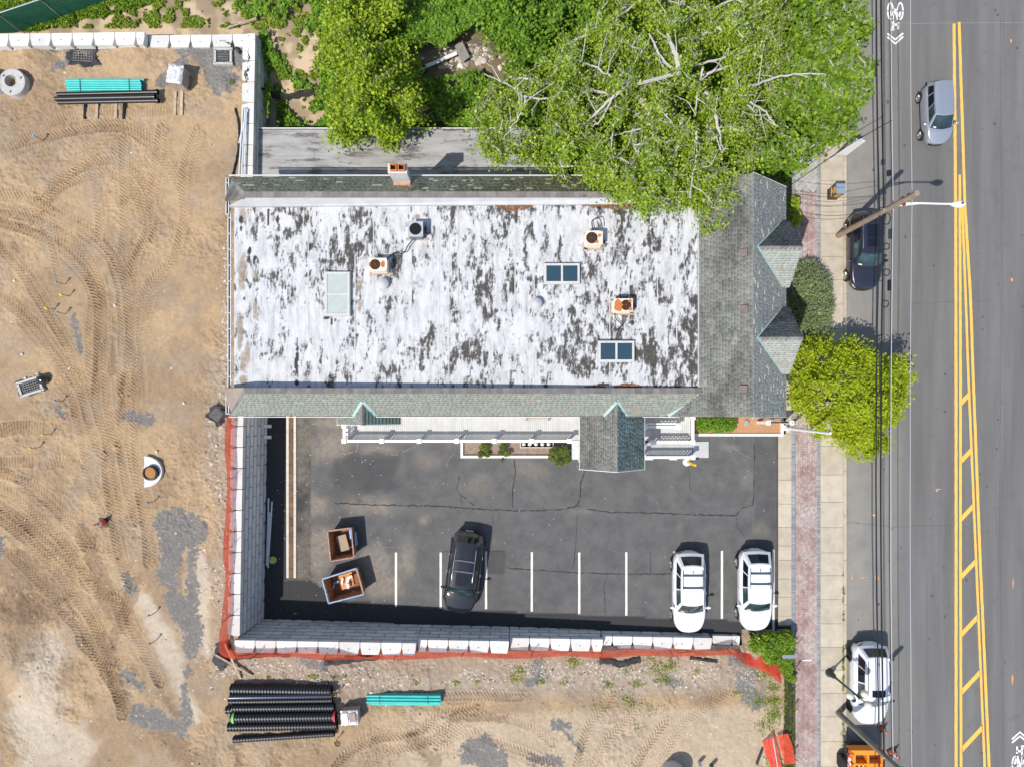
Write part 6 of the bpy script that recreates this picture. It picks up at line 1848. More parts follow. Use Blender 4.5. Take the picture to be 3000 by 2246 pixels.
ac('square grey air conditioner with clean fan blades, northernmost on the white roof', 1217, 671, .76, .76, 0, M_acg, M_fan, [], [(0, -.36, 1.15, .1), (-.1, .36, .9, .1)])
ac('beige air conditioner with an orange rust splash beside its fan, near the big skylight', 1107, 775, .94, .66, -.14, M_acb, M_fanr, [(.26, .02, .13, .16), (-.42, 0, .05, .1)], [(.05, -.34, 1.2, .1)])
ac('pale air conditioner with two small rust spots on the right, below the overhanging tree', 1741, 697, .86, .72, -.12, M_acb, M_fanr, [(.26, .12, .10, .10), (.14, -.20, .09, .09)], [(-.35, -.05, .16, .95), (.0, -.38, 1.0, .1)])
ac('mostly orange rusted air conditioner with the fan at its right end', 1826, 894, .96, .66, .14, M_acb, M_fanr, [(-.24, 0, .24, .30), (.36, .2, .10, .10), (.36, -.2, .1, .1)], [(.1, -.36, 1.1, .09), (-.48, .0, .1, .7)])
def cable(name, label, pts, r, m, cat='cable', group=None, n=6):
    mb = MB(); mb.tube(bez(pts, 6), r, n); o = mb.build(name, m, smooth=True); return tag(o, label, cat, group)
cable('refrigerant_line', 'thick dark cable running between the grey and the rusty air conditioner', [W(1212, 700, 6.3), W(1195, 720, 6.2), W(1182, 742, 6.12), W(1160, 740, 6.12), W(1140, 752, 6.15), W(1130, 765, 6.3)], .03, M_bk)
cable('refrigerant_line', 'looped cable standing behind the pale two spot air conditioner', [W(1738, 676, 6.4), W(1734, 650, 6.3), W(1745, 641, 6.5), W(1758, 643, 6.6), W(1765, 668, 6.4)], .025, M_bk)
cable('refrigerant_line', 'curling cable below the mostly rusted air conditioner', [W(1800, 918, 6.4), W(1806, 935, 6.35), W(1820, 950, 6.3), W(1815, 962, 6.3), W(1804, 968, 6.3)], .025, M_bk)
def mushroom(label, px, py, r):
    zr = RZ(px); X, Y = gx(px, zr + .35), gy(py, zr + .35)
    t = thing('roof_vent', label, 'vent', (X, Y, zr), 0, 'round white roof vents')
    mb = MB(); mb.box((X, Y, zr + .03), (r * 2.3, r * 2.3, .05), R(40)); mb.build('base_flange', M_whpl, t)
    mb = MB(); mb.lathe((X, Y, zr), [(r * .7, .03), (r * .7, .22), (r, .22), (r * .98, .32), (r * .6, .42), (0, .45)], 24); mb.build('cap', M_whpl, t, smooth=40)
mushroom('round white roof vent on a diamond base just below the rust splashed air conditioner', 1121, 830, .30)
mushroom('round white roof vent alone in the middle right of the white roof', 1572, 888, .29)
def stack_(label, px, py, h, r):
    zr = RZ(px); X, Y = gx(px, zr + h), gy(py, zr + h)
    mb = MB(); mb.lathe((X, Y, zr), [(r * 1.5, 0), (r, .06), (r, h), (r * .75, h), (r * .75, h - .1), (0, h - .1)], 16)
    tag(mb.build('vent_pipe', M_whpl, smooth=40), label, 'pipe', 'small white vent pipes')
stack_('small white vent pipe beside the brown leaf litter at the north roof edge', 1745, 616, .55, .11)
stack_('small white vent pipe between the rusted air conditioner and the lower skylight', 1843, 955, .5, .13)
M_frost = mat('frosted_pane', (.40, .44, .42), (.45, .485, .46), rough=.25, spec=.6)
bg_ = NT('blue_pane'); bg_.color((.028, .06, .085)); bg_.set(.07, 0, .9); M_bpane = bg_.m
M_skf = mat('aluminium_frame', (.48, .47, .44), (.58, .57, .54), rough=.5, nscale=8)
def skylight(label, px0, py0, px1, py1, split, pane):
    zr = RZ((px0 + px1) / 2); z = zr + .26
    x0_, x1_, y0_, y1_ = gx(px0, z), gx(px1, z), gy(py1, z), gy(py0, z)
    t = thing('skylight', label, 'skylight', ((x0_ + x1_) / 2, (y0_ + y1_) / 2, zr), 0, 'skylights on the white flat roof')
    mb = MB(); mb.prism([(x0_ - .03, y0_ - .03), (x1_ + .03, y0_ - .03), (x1_ + .03, y1_ + .03), (x0_ - .03, y1_ + .03)], zr, z - .05); mb.build('curb', M_whpl, t)
    f = .10
    for q in ((x0_, y0_, x1_, y0_ + f), (x0_, y1_ - f, x1_, y1_), (x0_, y0_ + f, x0_ + f, y1_ - f), (x1_ - f, y0_ + f, x1_, y1_ - f)):
        mb = MB(); mb.prism([(q[0], q[1]), (q[2], q[1]), (q[2], q[3]), (q[0], q[3])], z - .05, z); mb.build('frame', M_skf, t)
    xm, ym = (x0_ + x1_) / 2, (y0_ + y1_) / 2
    if split == 'h':
        mb = MB(); mb.prism([(x0_ + f, ym - .04), (x1_ - f, ym - .04), (x1_ - f, ym + .04), (x0_ + f, ym + .04)], z - .05, z - .004); mb.build('glazing_bar', M_skf, t)
        cells = [(x0_ + f, y0_ + f, x1_ - f, ym - .04), (x0_ + f, ym + .04, x1_ - f, y1_ - f)]
    else:
        mb = MB(); mb.prism([(xm - .05, y0_ + f), (xm + .05, y0_ + f), (xm + .05, y1_ - f), (xm - .05, y1_ - f)], z - .05, z - .004); mb.build('glazing_bar', M_skf, t)
        cells = [(x0_ + f, y0_ + f, xm - .05, y1_ - f), (xm + .05, y0_ + f, x1_ - f, y1_ - f)]
    for q in cells:
        mb = MB(); mb.prism([(q[0], q[1]), (q[2], q[1]), (q[2], q[3]), (q[0], q[3])], z - .05, z - .03); mb.build('pane', pane, t)
skylight('tall skylight with two frosted pale green panes at the left of the white roof', 952, 797, 1024, 924, 'h', M_frost)
skylight('upper wide skylight with two dark blue panes between the tall skylight and the shingles', 1595, 772, 1698, 830, 'v', M_bpane)
skylight('lower wide skylight with two dark blue panes close to the street side shingles', 1754, 999, 1858, 1059, 'v', M_bpane)
# brown leaf litter on the roof
M_lit = mat('leaf_litter', (.20, .095, .045), (.33, .18, .10), rough=.95, nscale=12, rv=.3)
for x0_, x1_, y0_, y1_, n_ in ((1452, 1560, 590, 618, 900), (1700, 1905, 588, 612, 1500), (1712, 1775, 1128, 1137, 240), (1800, 1880, 1124, 1138, 420), (2030, 2046, 1130, 1138, 80)):
    C_ = []
    for _ in range(n_):
        a = random.uniform(x0_, x1_); u = (a - x0_) / (x1_ - x0_); b = y0_ + (y1_ - y0_) * random.random() * (.5 + .5 * math.sin(math.pi * u)) if y0_ < 700 else y1_ - (y1_ - y0_) * random.random() * (.4 + .6 * math.sin(math.pi * u))
        C_.append(W(a, b, RZ(a) + .03 + .05 * random.random()))
    leaf_cloud('leaf_litter', np.array([tuple(c) for c in C_]), .10, M_lit, tilt=.4, asp=.3, kind='stuff')

# ================================================================ PORCH
M_deck = mat('deck_board_paint', (.50, .50, .49), (.56, .56, .55), rough=.7, nscale=2, rv=.05)
M_deckg = mat('deck_board_grey', (.42, .43, .43), (.48, .48, .48), rough=.7, nscale=2, rv=.05)
M_rail = mat('railing_white', (.74, .74, .73), rough=.45)
pc = thing('porch', 'long white deck porch with lattice railing along the parking side of the building', 'porch', (0, -1, .5))
DZ = 1.18
def deck(x0_, x1_, y0_, y1_, z, m=M_deck, name='deck_board', wd=.115):
    mb = MB(); x = x0_
    while x < x1_ - .02:
        b = min(x + wd, x1_); mb.prism([(x, y0_), (b - .012, y0_), (b - .012, y1_), (x, y1_)], z - .04, z + random.uniform(-.002, .002)); x = b
    mb.build(name, m, pc, kind='stuff')
    mb = MB(); mb.prism([(x0_ + .01, y0_ + .01), (x1_ - .01, y0_ + .01), (x1_ - .01, y1_ - .01), (x0_ + .01, y1_ - .01)], -.1, z - .042); mb.build('deck_base', M_rail, pc)
xd0, xd1 = gx(1006, DZ), gx(2022, DZ)
yr_ = gy(1291, DZ + .95)          # main railing line
deck(xd0, xd1, yr_ - .02, .13, DZ)
z2 = 1.0
deck(gx(1885, z2), gx(2030, z2), gy(1340, z2), yr_ - .14, z2, M_deckg, 'ramp_board')
mb = MB(); mb.prism([(gx(2030, z2), gy(1340, z2)), (gx(2076, .98), gy(1340, .98)), (gx(2076, .98), gy(1293, .98)), (gx(2030, z2), gy(1293, z2))], .5, [z2, .98, .98, z2]); mb.build('ramp_landing', M_deckg, pc)
def railing(a, b, z, h=.95, postsp=2.06, lat=True, capw=.16, ends=(True, True)):
    a = Vector((a[0], a[1], z)); b = Vector((b[0], b[1], z)); d = (b - a); ln = d.length; d.normalize()
    t = thing('railing', None, None, a); t.parent = pc; t.location = a - WO[pc.name]
    del_ = t
    u = Vector((0, 0, 1))
    mb = MB(); mb.span(a + u * (h - .02), b + u * (h - .02), capw, .05); mb.build('top_rail', M_rail, t)
    mb = MB(); mb.span(a + u * (h - .14), b + u * (h - .14), .05, .08); mb.build('sub_rail', M_rail, t)
    mb = MB(); mb.span(a + u * .12, b + u * .12, .05, .08); mb.build('bottom_rail', M_rail, t)
    n = max(1, int(round(ln / postsp)))
    for i in range(n + 1):
        if (i == 0 and not ends[0]) or (i == n and not ends[1]): continue
        p = a + d * (ln * i / n)
        mb = MB(); mb.box(p + u * (h * .5), (.13, .13, h + .02)); mb.build('post', M_rail, t)
        mb = MB(); mb.box(p + u * (h + .035), (.27, .27, .05)); mb.add([p + Vector((-.13, -.13, h + .06)), p + Vector((.13, -.13, h + .06)), p + Vector((.13, .13, h + .06)), p + Vector((-.13, .13, h + .06)), p + Vector((0, 0, h + .11))], [(0, 1, 4), (1, 2, 4), (2, 3, 4), (3, 0, 4)]); mb.build('post_cap', M_rail, t)
    if lat:
        mb = MB()
        k = int(ln / .20)
        for i in range(k):
            p = a + d * (ln * (i + .5) / k); mb.box(p + u * (h * .49), (.07, .015, h - .26) if abs(d.x) > .5 else (.015, .07, h - .26))
        for zz in (.33, .56):
            mb.span(a + u * zz, b + u * zz, .015, .07)
        mb.build('lattice', M_rail, t, kind='stuff')
    return t
xpost0 = gx(1003, DZ + .95)
xpr = gx(1695, DZ + .95)
railing((xpost0 + .1, yr_), (gx(1668, DZ + .95), yr_), DZ, postsp=2.04)
railing((xpost0 + .1, yr_ + .10), (xpost0 + .1, -.9), DZ, postsp=1.2, ends=(False, True))
railing((gx(1914, DZ + .95), gy(1295, DZ + .95)), (gx(2030, DZ + .95), gy(1295, DZ + .95)), DZ - .05, postsp=2.4)
railing((gx(2030, DZ + .95), gy(1292, DZ + .95) + .1), (gx(2030, DZ + .95), -.42), DZ, postsp=1.6, ends=(False, True))
railing((gx(1890, DZ + .95), gy(1250, DZ + .95)), (gx(1986, DZ + .95), gy(1250, DZ + .95)), DZ, postsp=2.4, capw=.14)
mb = MB(); mb.span((gx(1887, DZ + .95), gy(1241, DZ + .95), DZ + .93), (gx(1990, DZ + .95), gy(1241, DZ + .95), DZ + .93), .09, .05); mb.build('handrail', M_rail, pc)
railing((gx(1886, 1.95), gy(1339, 1.95)), (gx(2030, 1.95), gy(1339, 1.95)), z2, postsp=2.4, capw=.14)
mb = MB(); mb.prism([(gx(1676, 1.3), gy(1345, 1.3)), (gx(1697, 1.3), gy(1345, 1.3)), (gx(1697, 1.3), yr_), (gx(1676, 1.3), yr_)], .5, 1.25); mb.build('side_step', M_deck, pc)
deck(gx(1697, 1.0), gx(1880, 1.0), -2.9, yr_ - .05, .95, M_deckg, 'entry_board')
bn = thing('bench', 'grey slatted bench tucked under the eave on the white porch', 'bench', (gx(1576, DZ + .45), -.37, DZ))
for i in range(4):
    mb = MB(); y = gy(1216 + i * 3.2, DZ + .45); mb.span((gx(1542, DZ + .45), y, DZ + .45), (gx(1611, DZ + .45), y, DZ + .45), .045, .03); mb.build('slat', M_wood, bn)
for x in (1544, 1609):
    mb = MB(); X = gx(x, DZ + .45); mb.box((X, -.42, DZ + .23), (.05, .35, .46)); mb.build('leg', M_bk, bn)
# white edged planter
M_soil = mat('soil', (.20, .15, .115), (.31, .24, .19), rough=.95, nscale=5, bump=.5)
M_mulch = mat('orange_mulch', (.36, .17, .08), (.52, .30, .17), rough=.95, nscale=16, bump=.6, detail=3)
M_wkerb = mat('white_painted_kerb', (.62, .60, .56), (.74, .72, .68), rough=.8, nscale=5)
plt = thing('planter', 'long white edged planter of bare soil in front of the porch railing', 'planter', (0, -2.3, .4))
zp = .75
x0_, x1_ = gx(1349, zp), gx(1690, zp); y0_, y1_ = gy(1341, zp), yr_ - .02
mb = MB(); mb.prism([(x0_ + .15, y0_ + .15), (x1_, y0_ + .15), (x1_, y1_), (x0_ + .15, y1_)], .2, zp - .16); mb.build('soil', M_soil, plt)
for q in ((x0_, y0_, x1_, y0_ + .15), (x0_, y0_ + .15, x0_ + .15, y1_)):
    mb = MB(); mb.prism([(q[0], q[1]), (q[2], q[1]), (q[2], q[3]), (q[0], q[3])], .1, zp); mb.build('edging', M_wkerb, plt)
wl_ = thing('window_well', 'small cream framed well with white stones inside the planter', 'window well', (gx(1572, .8), -2.0, .6))
xw0, xw1, yw0, yw1 = gx(1524, .8), gx(1622, .8), gy(1311, .8), gy(1292, .8)
M_cr = mat('cream_frame', (.55, .47, .36), rough=.8)
for q in ((xw0, yw0, xw1, yw0 + .05), (xw0, yw0 + .05, xw0 + .05, yw1), (xw1 - .05, yw0 + .05, xw1, yw1)):
    mb = MB(); mb.prism([(q[0], q[1]), (q[2], q[1]), (q[2], q[3]), (q[0], q[3])], .55, .86); mb.build('frame', M_cr, wl_)
mb = MB(); mb.prism([(xw0 + .05, yw0 + .05), (xw1 - .05, yw0 + .05), (xw1 - .05, yw1), (xw0 + .05, yw1)], .55, .62); mb.build('floor', M_hole, wl_)
for i in range(5):
    mb = MB(); xx = xw0 + .2 + i * .37; mb.lathe((xx, yw0 + .2, .62), [(.10, 0), (.12, .06), (.05, .13), (0, .14)], 8); mb.build('stone', M_wkerb, wl_)
# bed by the sidewalk
bd = thing('planting_bed', 'orange mulch bed with white kerb at the street corner of the building', 'planting bed', (13.5, -1, .9))
zb_ = 1.22
mb = MB(); mb.prism([(gx(2036, 1.1), gy(1272, 1.1)), (gx(2290, 1.1), gy(1272, 1.1)), (gx(2290, 1.1), .2), (gx(2036, 1.1), .2)], .6, 1.12); mb.build('mulch', M_mulch, bd)
for q in ((gx(2036, zb_), gy(1277, zb_), gx(2296, zb_), gy(1269, zb_)), (gx(2288, zb_), gy(1269, zb_), gx(2296, zb_), gy(1222, zb_))):
    mb = MB(); mb.prism([(q[0], q[1]), (q[2], q[1]), (q[2], q[3]), (q[0], q[3])], .6, zb_); mb.build('edging', M_wkerb, bd)
mb = MB(); mb.prism([(13.6, .1), (xa, .1), (xa, 12.6), (13.6, 12.6)], .5, 1.10); mb.build('soil', M_soil, bd)
for x, y, s_ in ((2188, 1236, .2), (2263, 1226, .14)):
    mb = MB(); mb.lathe((gx(x, 1.2), gy(y, 1.2), 1.1), [(s_, 0), (s_ * .9, .08), (s_ * .4, .16), (0, .17)], 9); mb.build('rock', mat('rock', (.25, .25, .24), (.36, .35, .33)), bd)
# yard sign with two square posts
sg_ = thing('yard_sign', 'dark sign panel between two square white capped posts at the building corner', 'sign', (15.0, -.75, 1.1))
for x in (2251, 2320):
    X = gx(x, 2.75); Y = gy(1238, 2.75)
    mb = MB(); mb.box((X, Y, 1.9), (.16, .16, 1.66)); p_ = mb.build('post', M_rail, sg_)
    mb = MB(); mb.box((X, Y, 2.75), (.25, .25, .05)); mb.build('post_cap', M_rail, p_)
    mb = MB(); mb.box((X + .02, Y + .01, 2.79), (.05, .05, .03)); mb.build('finial', M_bk, p_)
mb = MB(); mb.box(((gx(2251, 2.7) + gx(2320, 2.7)) / 2, gy(1237, 2.7), 2.1), (1.05, .06, .95)); mb.build('panel', M_bk, sg_)
ple = thing('white_pole', 'tall plain white pole beside the sign, leaning over the brick pavement in view', 'pole', (15.98, -1.05, 1.1))
mb = MB(); mb.tube([(15.98, -1.05, 1.1), (16.14, -1.19, 6.4)], [.09, .07], 8); mb.build('shaft', M_rail, ple, smooth=True)
mb = MB(); mb.box((15.98, -1.05, 1.21), (.3, .3, .05)); mb.build('foot_plate', M_rail, ple)

# ================================================================ LOT OBJECTS
td = thing('trench_drain', 'long rusty trench drain grate with pale concrete edges along the west side of the lot', 'drain', (gx(853, 0), -5, 0))
M_dconc = mat('drain_concrete', (.52, .49, .42), (.62, .58, .50), rough=.9, nscale=5)
M_grate = mat('rusty_grate', (.24, .13, .075), (.38, .23, .13), rough=.85, nscale=7, rv=.2)
ya, yb = gy(1692), gy(1205)
for a, b in ((839, 846), (860.5, 867.5)):
    k = 8
    for i in range(k):
        q0 = ya + (yb - ya) * i / k; q1 = ya + (yb - ya) * (i + 1) / k - .01
        mb = MB(); mb.prism([(gx(a), q0), (gx(b), q0), (gx(b), q1), (gx(a), q1)], -.15, .022); mb.build('edge_slab', M_dconc, td)
mb = MB(); mb.prism([(gx(846), ya), (gx(860.5), ya), (gx(860.5), yb), (gx(846), yb)], -.2, .008); mb.build('channel', M_hole, td)
gme = None
k = int((yb - ya) / .5)
for i in range(k):
    y = ya + (yb - ya) * (i + .5) / k; sp = (yb - ya) / k
    if gme is None:
        mb = MB(); hw_ = (gx(860.5) - gx(846)) / 2 - .01
        for j in range(8):
            yy_ = -sp / 2 + sp * (j + .5) / 8; mb.box((0, yy_, .012), (2 * hw_, sp / 8 * .42, .012), rnd=0)
        for sx_ in (-1, 1, 0): mb.box((sx_ * (hw_ - .012), 0, .013), (.02, sp - .015, .016), rnd=0)
        gme = mb.mesh('grate', M_grate)
    inst('grate', gme, td, Matrix.Translation(((gx(860.5) + gx(846)) / 2, y, 0.004)))
def dumpster(label, rim, zb_, h, m_out, edge, contents):
    z = zb_ + h
    C = [Vector((gx(a, z), gy(b, z), z)) for a, b in rim]   # nw, ne, se, sw
    c0 = sum(C, Vector()) / 4
    t = thing('dumpster', label, 'dumpster', (c0.x, c0.y, zb_), 0, 'open dumpsters')
    B = [Vector((c0.x + (p.x - c0.x) * .90, c0.y + (p.y - c0.y) * .90, zb_ + .10)) for p in C]
    th = .035
    Ci = [c0 + (p - c0) * (1 - 2 * th) for p in C]; Bi = [Vector((c0.x + (p.x - c0.x) * (1 - 2 * th), c0.y + (p.y - c0.y) * (1 - 2 * th), zb_ + .14)) for p in B]
    for i in range(4):
        j = (i + 1) % 4
        mb = MB(); mb.hexa([B[i], B[j], Bi[j], Bi[i], C[i], C[j], Ci[j], Ci[i]]); mb.build('side_wall', m_out, t)
        mb = MB(); mb.span(C[i] + Vector((0, 0, .02)), C[j] + Vector((0, 0, .02)), .07, .05); mb.build('rim', edge[i], t)
        m_ = (B[i] + B[j] + C[i] + C[j]) / 4
        mb = MB(); mb.span(B[i].lerp(B[j], .33), C[i].lerp(C[j], .33), .05, .05); mb.span(B[i].lerp(B[j], .67), C[i].lerp(C[j], .67), .05, .05); mb.build('rib', m_out, t, kind='stuff')
    mb = MB(); mb.slab(Bi, .04); mb.build('floor', M_rustd, t)
    for i in (0, 2):
        p = (B[i] + B[i - 1]) / 2; mb = MB(); mb.box((p.x, p.y, zb_ + .05), (.12, .12, .10)); mb.build('foot', M_bk, t)
    return t
M_rusto = mat('rusty_steel', (.19, .075, .035), (.34, .17, .08), rough=.85, nscale=5, detail=6, c3=(.50, .27, .13))
M_rustd = mat('dark_rusty_steel', (.16, .075, .04), (.27, .13, .07), rough=.85, nscale=5)
M_blue = mat('chipped_blue_paint', (.14, .30, .52), (.30, .42, .55), rough=.6, nscale=9)
M_rimr = mat('rim_rust', (.30, .17, .13), (.42, .28, .23), rough=.8, nscale=9)
p = L(1000, 1600)
d1 = dumpster('open dumpster with brown rusty rim holding a flattened cardboard box', [(960, 1554), (1029, 1545), (1037, 1631), (969, 1643)], lotz(gx(1000)), 1.1, M_rusto, [M_rimr] * 4, None)
mb = MB(); mb.prism([(gx(1025, 1), gy(1548, 1)), (gx(1030, 1), gy(1546, 1)), (gx(1033, 1), gy(1575, 1)), (gx(1029, 1), gy(1575, 1))], 1.1, 1.28); mb.build('paint_chip', M_blue, d1)
mb = MB(); a = W(1040, 1558, .75); b = W(1045, 1596, .75); mb.span(a, b, .05, .5); mb.build('side_label', M_blue, d1)
M_card = mat('cardboard', (.30, .225, .165), (.36, .27, .20), rough=.85)
M_lightcard = mat('pale_scrap', (.66, .56, .46), (.78, .75, .70), rough=.8)
mb = MB(); mb.slab([W(984, 1571, .55), W(1012, 1563, .65), W(1024, 1608, .6), W(997, 1616, .45)], .05)
tag(mb.build('cardboard_box', M_card), 'flattened brown cardboard box lying in the rusty rimmed dumpster', 'cardboard')
d2 = dumpster('open dumpster with chipped blue edges and pale scraps, nearest the south wall', [(944, 1695), (1045, 1663), (1066, 1739), (963, 1766)], lotz(gx(1000)), 1.1, M_rusto, [M_blue, M_rimr, M_blue, M_blue], None)
k_ = 0
SCR = ['narrow pale scrap left of the pile', 'wide pale scrap under the pile', 'square pale scrap highest in the pile', 'chalky white scrap lowest in the pile', 'blue scrap left of the pale pile', 'thin pale scrap furthest left', 'blue scrap in the right lower corner']
for k_, (px, py, l_, w_, rz_, z_, m_) in enumerate(((1003, 1701, .38, .11, 1.45, .45, M_lightcard), (1018, 1700, .5, .16, 1.3, .55, M_lightcard), (1025, 1690, .3, .16, .6, .6, M_lightcard), (1019, 1716, .28, .16, 1.5, .6, M_wkerb), (985, 1705, .35, .12, .4, .4, M_blue), (978, 1716, .25, .08, 1.3, .4, M_lightcard), (1036, 1732, .2, .14, .3, .35, M_blue))):
    mb = MB(); mb.box(W(px, py, z_), (l_, w_, .04), Matrix.Rotation(rz_, 3, 'Z') @ Matrix.Rotation(random.uniform(-.3, .3), 3, 'X'))
    tag(mb.build('scrap', m_), SCR[k_] + ' inside the blue edged dumpster', 'scrap', 'scraps in the blue edged dumpster')
mb = MB(); mb.slab([W(992, 1685, .32), W(1030, 1673, .35), W(1038, 1712, .36), W(1003, 1727, .32)], .03)
tag(mb.build('orange_sheet', mat('orange_board', (.50, .22, .07), (.58, .29, .11))), 'flat orange brown board on the floor of the blue edged dumpster', 'board')
# pipes in the shaded strip
M_pvc = mat('white_pvc', (.60, .62, .64), rough=.4)
for i, (a, b, z0_, z1_) in enumerate((((787, 1458), (781, 1655), .1, .1), ((797, 1468), (785, 1662), .12, .1), ((790, 1500), (783, 1640), .2, .2))):
    mb = MB(); mb.tube([W(*a, z0_), W(*b, z1_)], .05, 8); tag(mb.build('plastic_pipe', M_pvc, smooth=True), ('leftmost', 'shorter right hand', 'short middle')[i] + ' white plastic pipe on shaded asphalt at the foot of the west wall', 'pipe', 'white pipes at the foot of the west wall')
for y, lb in ((1248, 'upper white pipe stub poking out of the west retaining wall near the roof'), (1280, 'lower white pipe stub poking out of the west retaining wall')):
    mb = MB(); mb.tube([W(774, y, .9), W(795, y, .8)], .10, 12); tag(mb.build('pipe_stub', M_pvc, smooth=40), lb, 'pipe')
for i, (a, b) in enumerate((((712, 316), (700, 515)), ((718, 316), (708, 515)), ((726, 320), (700, 420)), ((722, 330), (716, 518)))):
    mb = MB(); mb.tube([W(*a, 3.07 + .05 * (i % 2)), W(*b, 3.07 + .05 * (i % 2))], .045, 8); tag(mb.build('plastic_pipe', M_pvc, smooth=True), ('leftmost long', 'second long', 'short', 'rightmost long')[i] + ' white plastic pipe laid along the wall top beside the annex roof', 'pipe', 'white pipes on the wall top')
mb = MB(); mb.lathe(W(802, 1638, .0), [(.16, 0), (.24, .12), (.2, .26), (.08, .32), (0, .3)], 10); tag(mb.build('rubbish_bag', mat('lime_plastic', (.35, .42, .06), (.5, .55, .15), rough=.4), smooth=True), 'small lime green bag in the shade at the foot of the west wall', 'bag')
# yellow bollard with broken base
bo = thing('bollard', 'yellow leaning bollard on a broken white footing beside the ramp', 'bollard', tuple(L(2012, 1352)))
p0 = L(2012, 1352)
mb = MB(); mb.lathe(p0, [(.26, 0), (.24, .10), (.10, .14), (0, .14)], 7); mb.build('footing', M_wkerb, bo)
mb = MB(); mb.tube([p0 + Vector((.02, 0, .1)), p0 + Vector((.28, -.14, .85))], .075, 12); mb.build('post', mat('yellow_paint', (.75, .48, .01), rough=.4), bo, smooth=40)
for x, lb in ((1902, 'left'), (1972, 'right')):
    mb = MB(); mb.box(L(x, 1343, .08), (.45, .12, .14)); tag(mb.build('block', M_wkerb), 'small white block lying against the ramp edge, %s one of the pair' % lb, 'block', 'white blocks at the ramp')

# ================================================================ STREET FURNITURE
M_pole = mat('pole_wood', (.24, .17, .12), (.36, .27, .20), rough=.9, nscale=6, scale=(3, 3, .3), bump=.4)
M_pole2 = mat('weathered_pole_wood', (.17, .15, .125), (.26, .23, .20), rough=.9, nscale=6, scale=(3, 3, .3), bump=.4)
M_galv = mat('galvanised', (.50, .54, .58), rough=.45, metal=.2)
M_ins = mat('brown_insulator', (.14, .035, .02), rough=.3)
PX = 19.02
def upole(label, y, m):
    t = thing('utility_pole', label, 'utility pole', (PX, y, 1.06))
    mb = MB(); mb.tube([(PX, y, 1.06), (PX, y, 4), (PX, y, 8.95)], [.17, .155, .13], 12); mb.build('shaft', m, t, smooth=40)
    for z, dy in ((8.2, .16), (7.8, -.16), (7.7, .16)):
        mb = MB(); mb.lathe((PX + .05, y + dy, z - .08), [(.05, 0), (.09, .03), (.05, .07), (.09, .1), (.04, .16)], 10); mb.build('insulator', M_ins, t)
    mb = MB(); mb.box((PX + .1, y, 6.35), (.5, .10, .10)); mb.build('bracket', M_galv, t)
    return t
u1 = upole('brown wooden utility pole rising over the dark blue parked suv, carrying a street light', 10.15, M_pole)
mb = MB(); mb.tube(bez([(PX + .1, 10.05, 7.7), (PX + .7, 9.95, 8.05), (PX + 1.6, 9.88, 8.2), (21.2, 9.87, 8.22)], 5), .045, 8); mb.build('lamp_arm', M_rail, u1, smooth=True)
mb = MB(); mb.tube([(PX + .05, 10.05, 7.3), (PX + .75, 9.95, 8.03)], .03, 6); mb.build('arm_brace', M_rail, u1)
rows = []
for i, (x, wv, zz) in enumerate(((21.1, .05, 0), (21.2, .10, .03), (21.4, .17, .06), (21.6, .17, .08), (21.74, .10, .06), (21.8, .01, 0))):
    rows.append([Vector((x, 9.87 + wv * math.cos(q), 8.16 + (.10 + zz) * math.sin(q))) for q in np.linspace(0, 2 * math.pi, 13)])
mb = MB(); mb.grid(rows); lh = mb.build('lamp_head', M_rail, u1, smooth=True)
mb = MB(); mb.lathe((21.55, 9.87, 8.33), [(.05, 0), (.05, .06), (0, .07)], 10); mb.build('photocell', M_bk, lh)
u2 = upole('grey weathered utility pole at the bottom, standing by the orange truck', -17.65, M_pole2)
def wire(label, z, X, r, m, sag=.35, ys=(40, 10.15, -17.65, -45), group='overhead wires along the street', name='overhead_wire', cat='wire', X2=None):
    pts = []
    for a, b in zip(ys[:-1], ys[1:]):
        for i in range(14):
            t_ = i / 14; pts.append((X + random.uniform(-.01, .01), a + (b - a) * t_, z - sag * 4 * t_ * (1 - t_)))
    pts.append((X, ys[-1], z))
    mb = MB(); mb.tube(pts, r, 5); tag(mb.build(name, m, smooth=True), label, cat, group)
M_wire = mat('wire_black', (.015, .015, .016), rough=.6)
M_wirel = mat('wire_aluminium', (.55, .56, .58), rough=.4, metal=.3)
GW = 'overhead wires along the street'
wire('thick black cable, closest to the kerb in the bundle over the parking lane', 5.75, 18.98, .035, M_wire)
wire('black cable, second from the kerb in the bundle over the parking lane', 5.95, 19.08, .03, M_wire, .30)
wire('black cable, middle of the overhead bundle', 6.12, 19.02, .02, M_wire, .28)
wire('pale lashed messenger wire at the street side of the overhead bundle', 6.55, 19.24, .018, M_wirel, .22)
wire('black cable hugging the pale messenger wire', 6.50, 19.20, .018, M_wire, .22)
wire('thin pale power wire highest above the street', 8.2, 19.22, .012, M_wirel, .15)
wire('thin dark wire just under the highest pale wire', 7.4, 19.10, .008, M_wire, .2)
def drop(label, pts, r=.012, m=None, group='service wires to the building'):
    mb = MB(); mb.tube(bez(pts, 8), r, 5); tag(mb.build('service_wire', m or M_wire, smooth=True), label, 'wire', group)
cb = Vector((14.2, 11.45, 5.7))
drop('longest service wire, passing the white blade sign down to the roof corner', [(19.2, 14.6, 6.5), (17.2, 13.5, 6.0), tuple(cb)], .022)
drop('service wire ending highest on the roof corner from the pole', [(19.0, 10.9, 6.2), (16.6, 11.0, 5.6), (14.25, 11.3, 5.5)])
drop('sagging service wire reaching the street wall below the roof corner', [(19.0, 10.7, 6.1), (16.6, 10.6, 5.35), (14.25, 10.9, 5.2)])
drop('pair upper service wire meeting the wall beside the small bright shrub', [(19.0, 10.2, 6.05), (16.6, 10.1, 5.4), (14.25, 10.5, 5.3)])
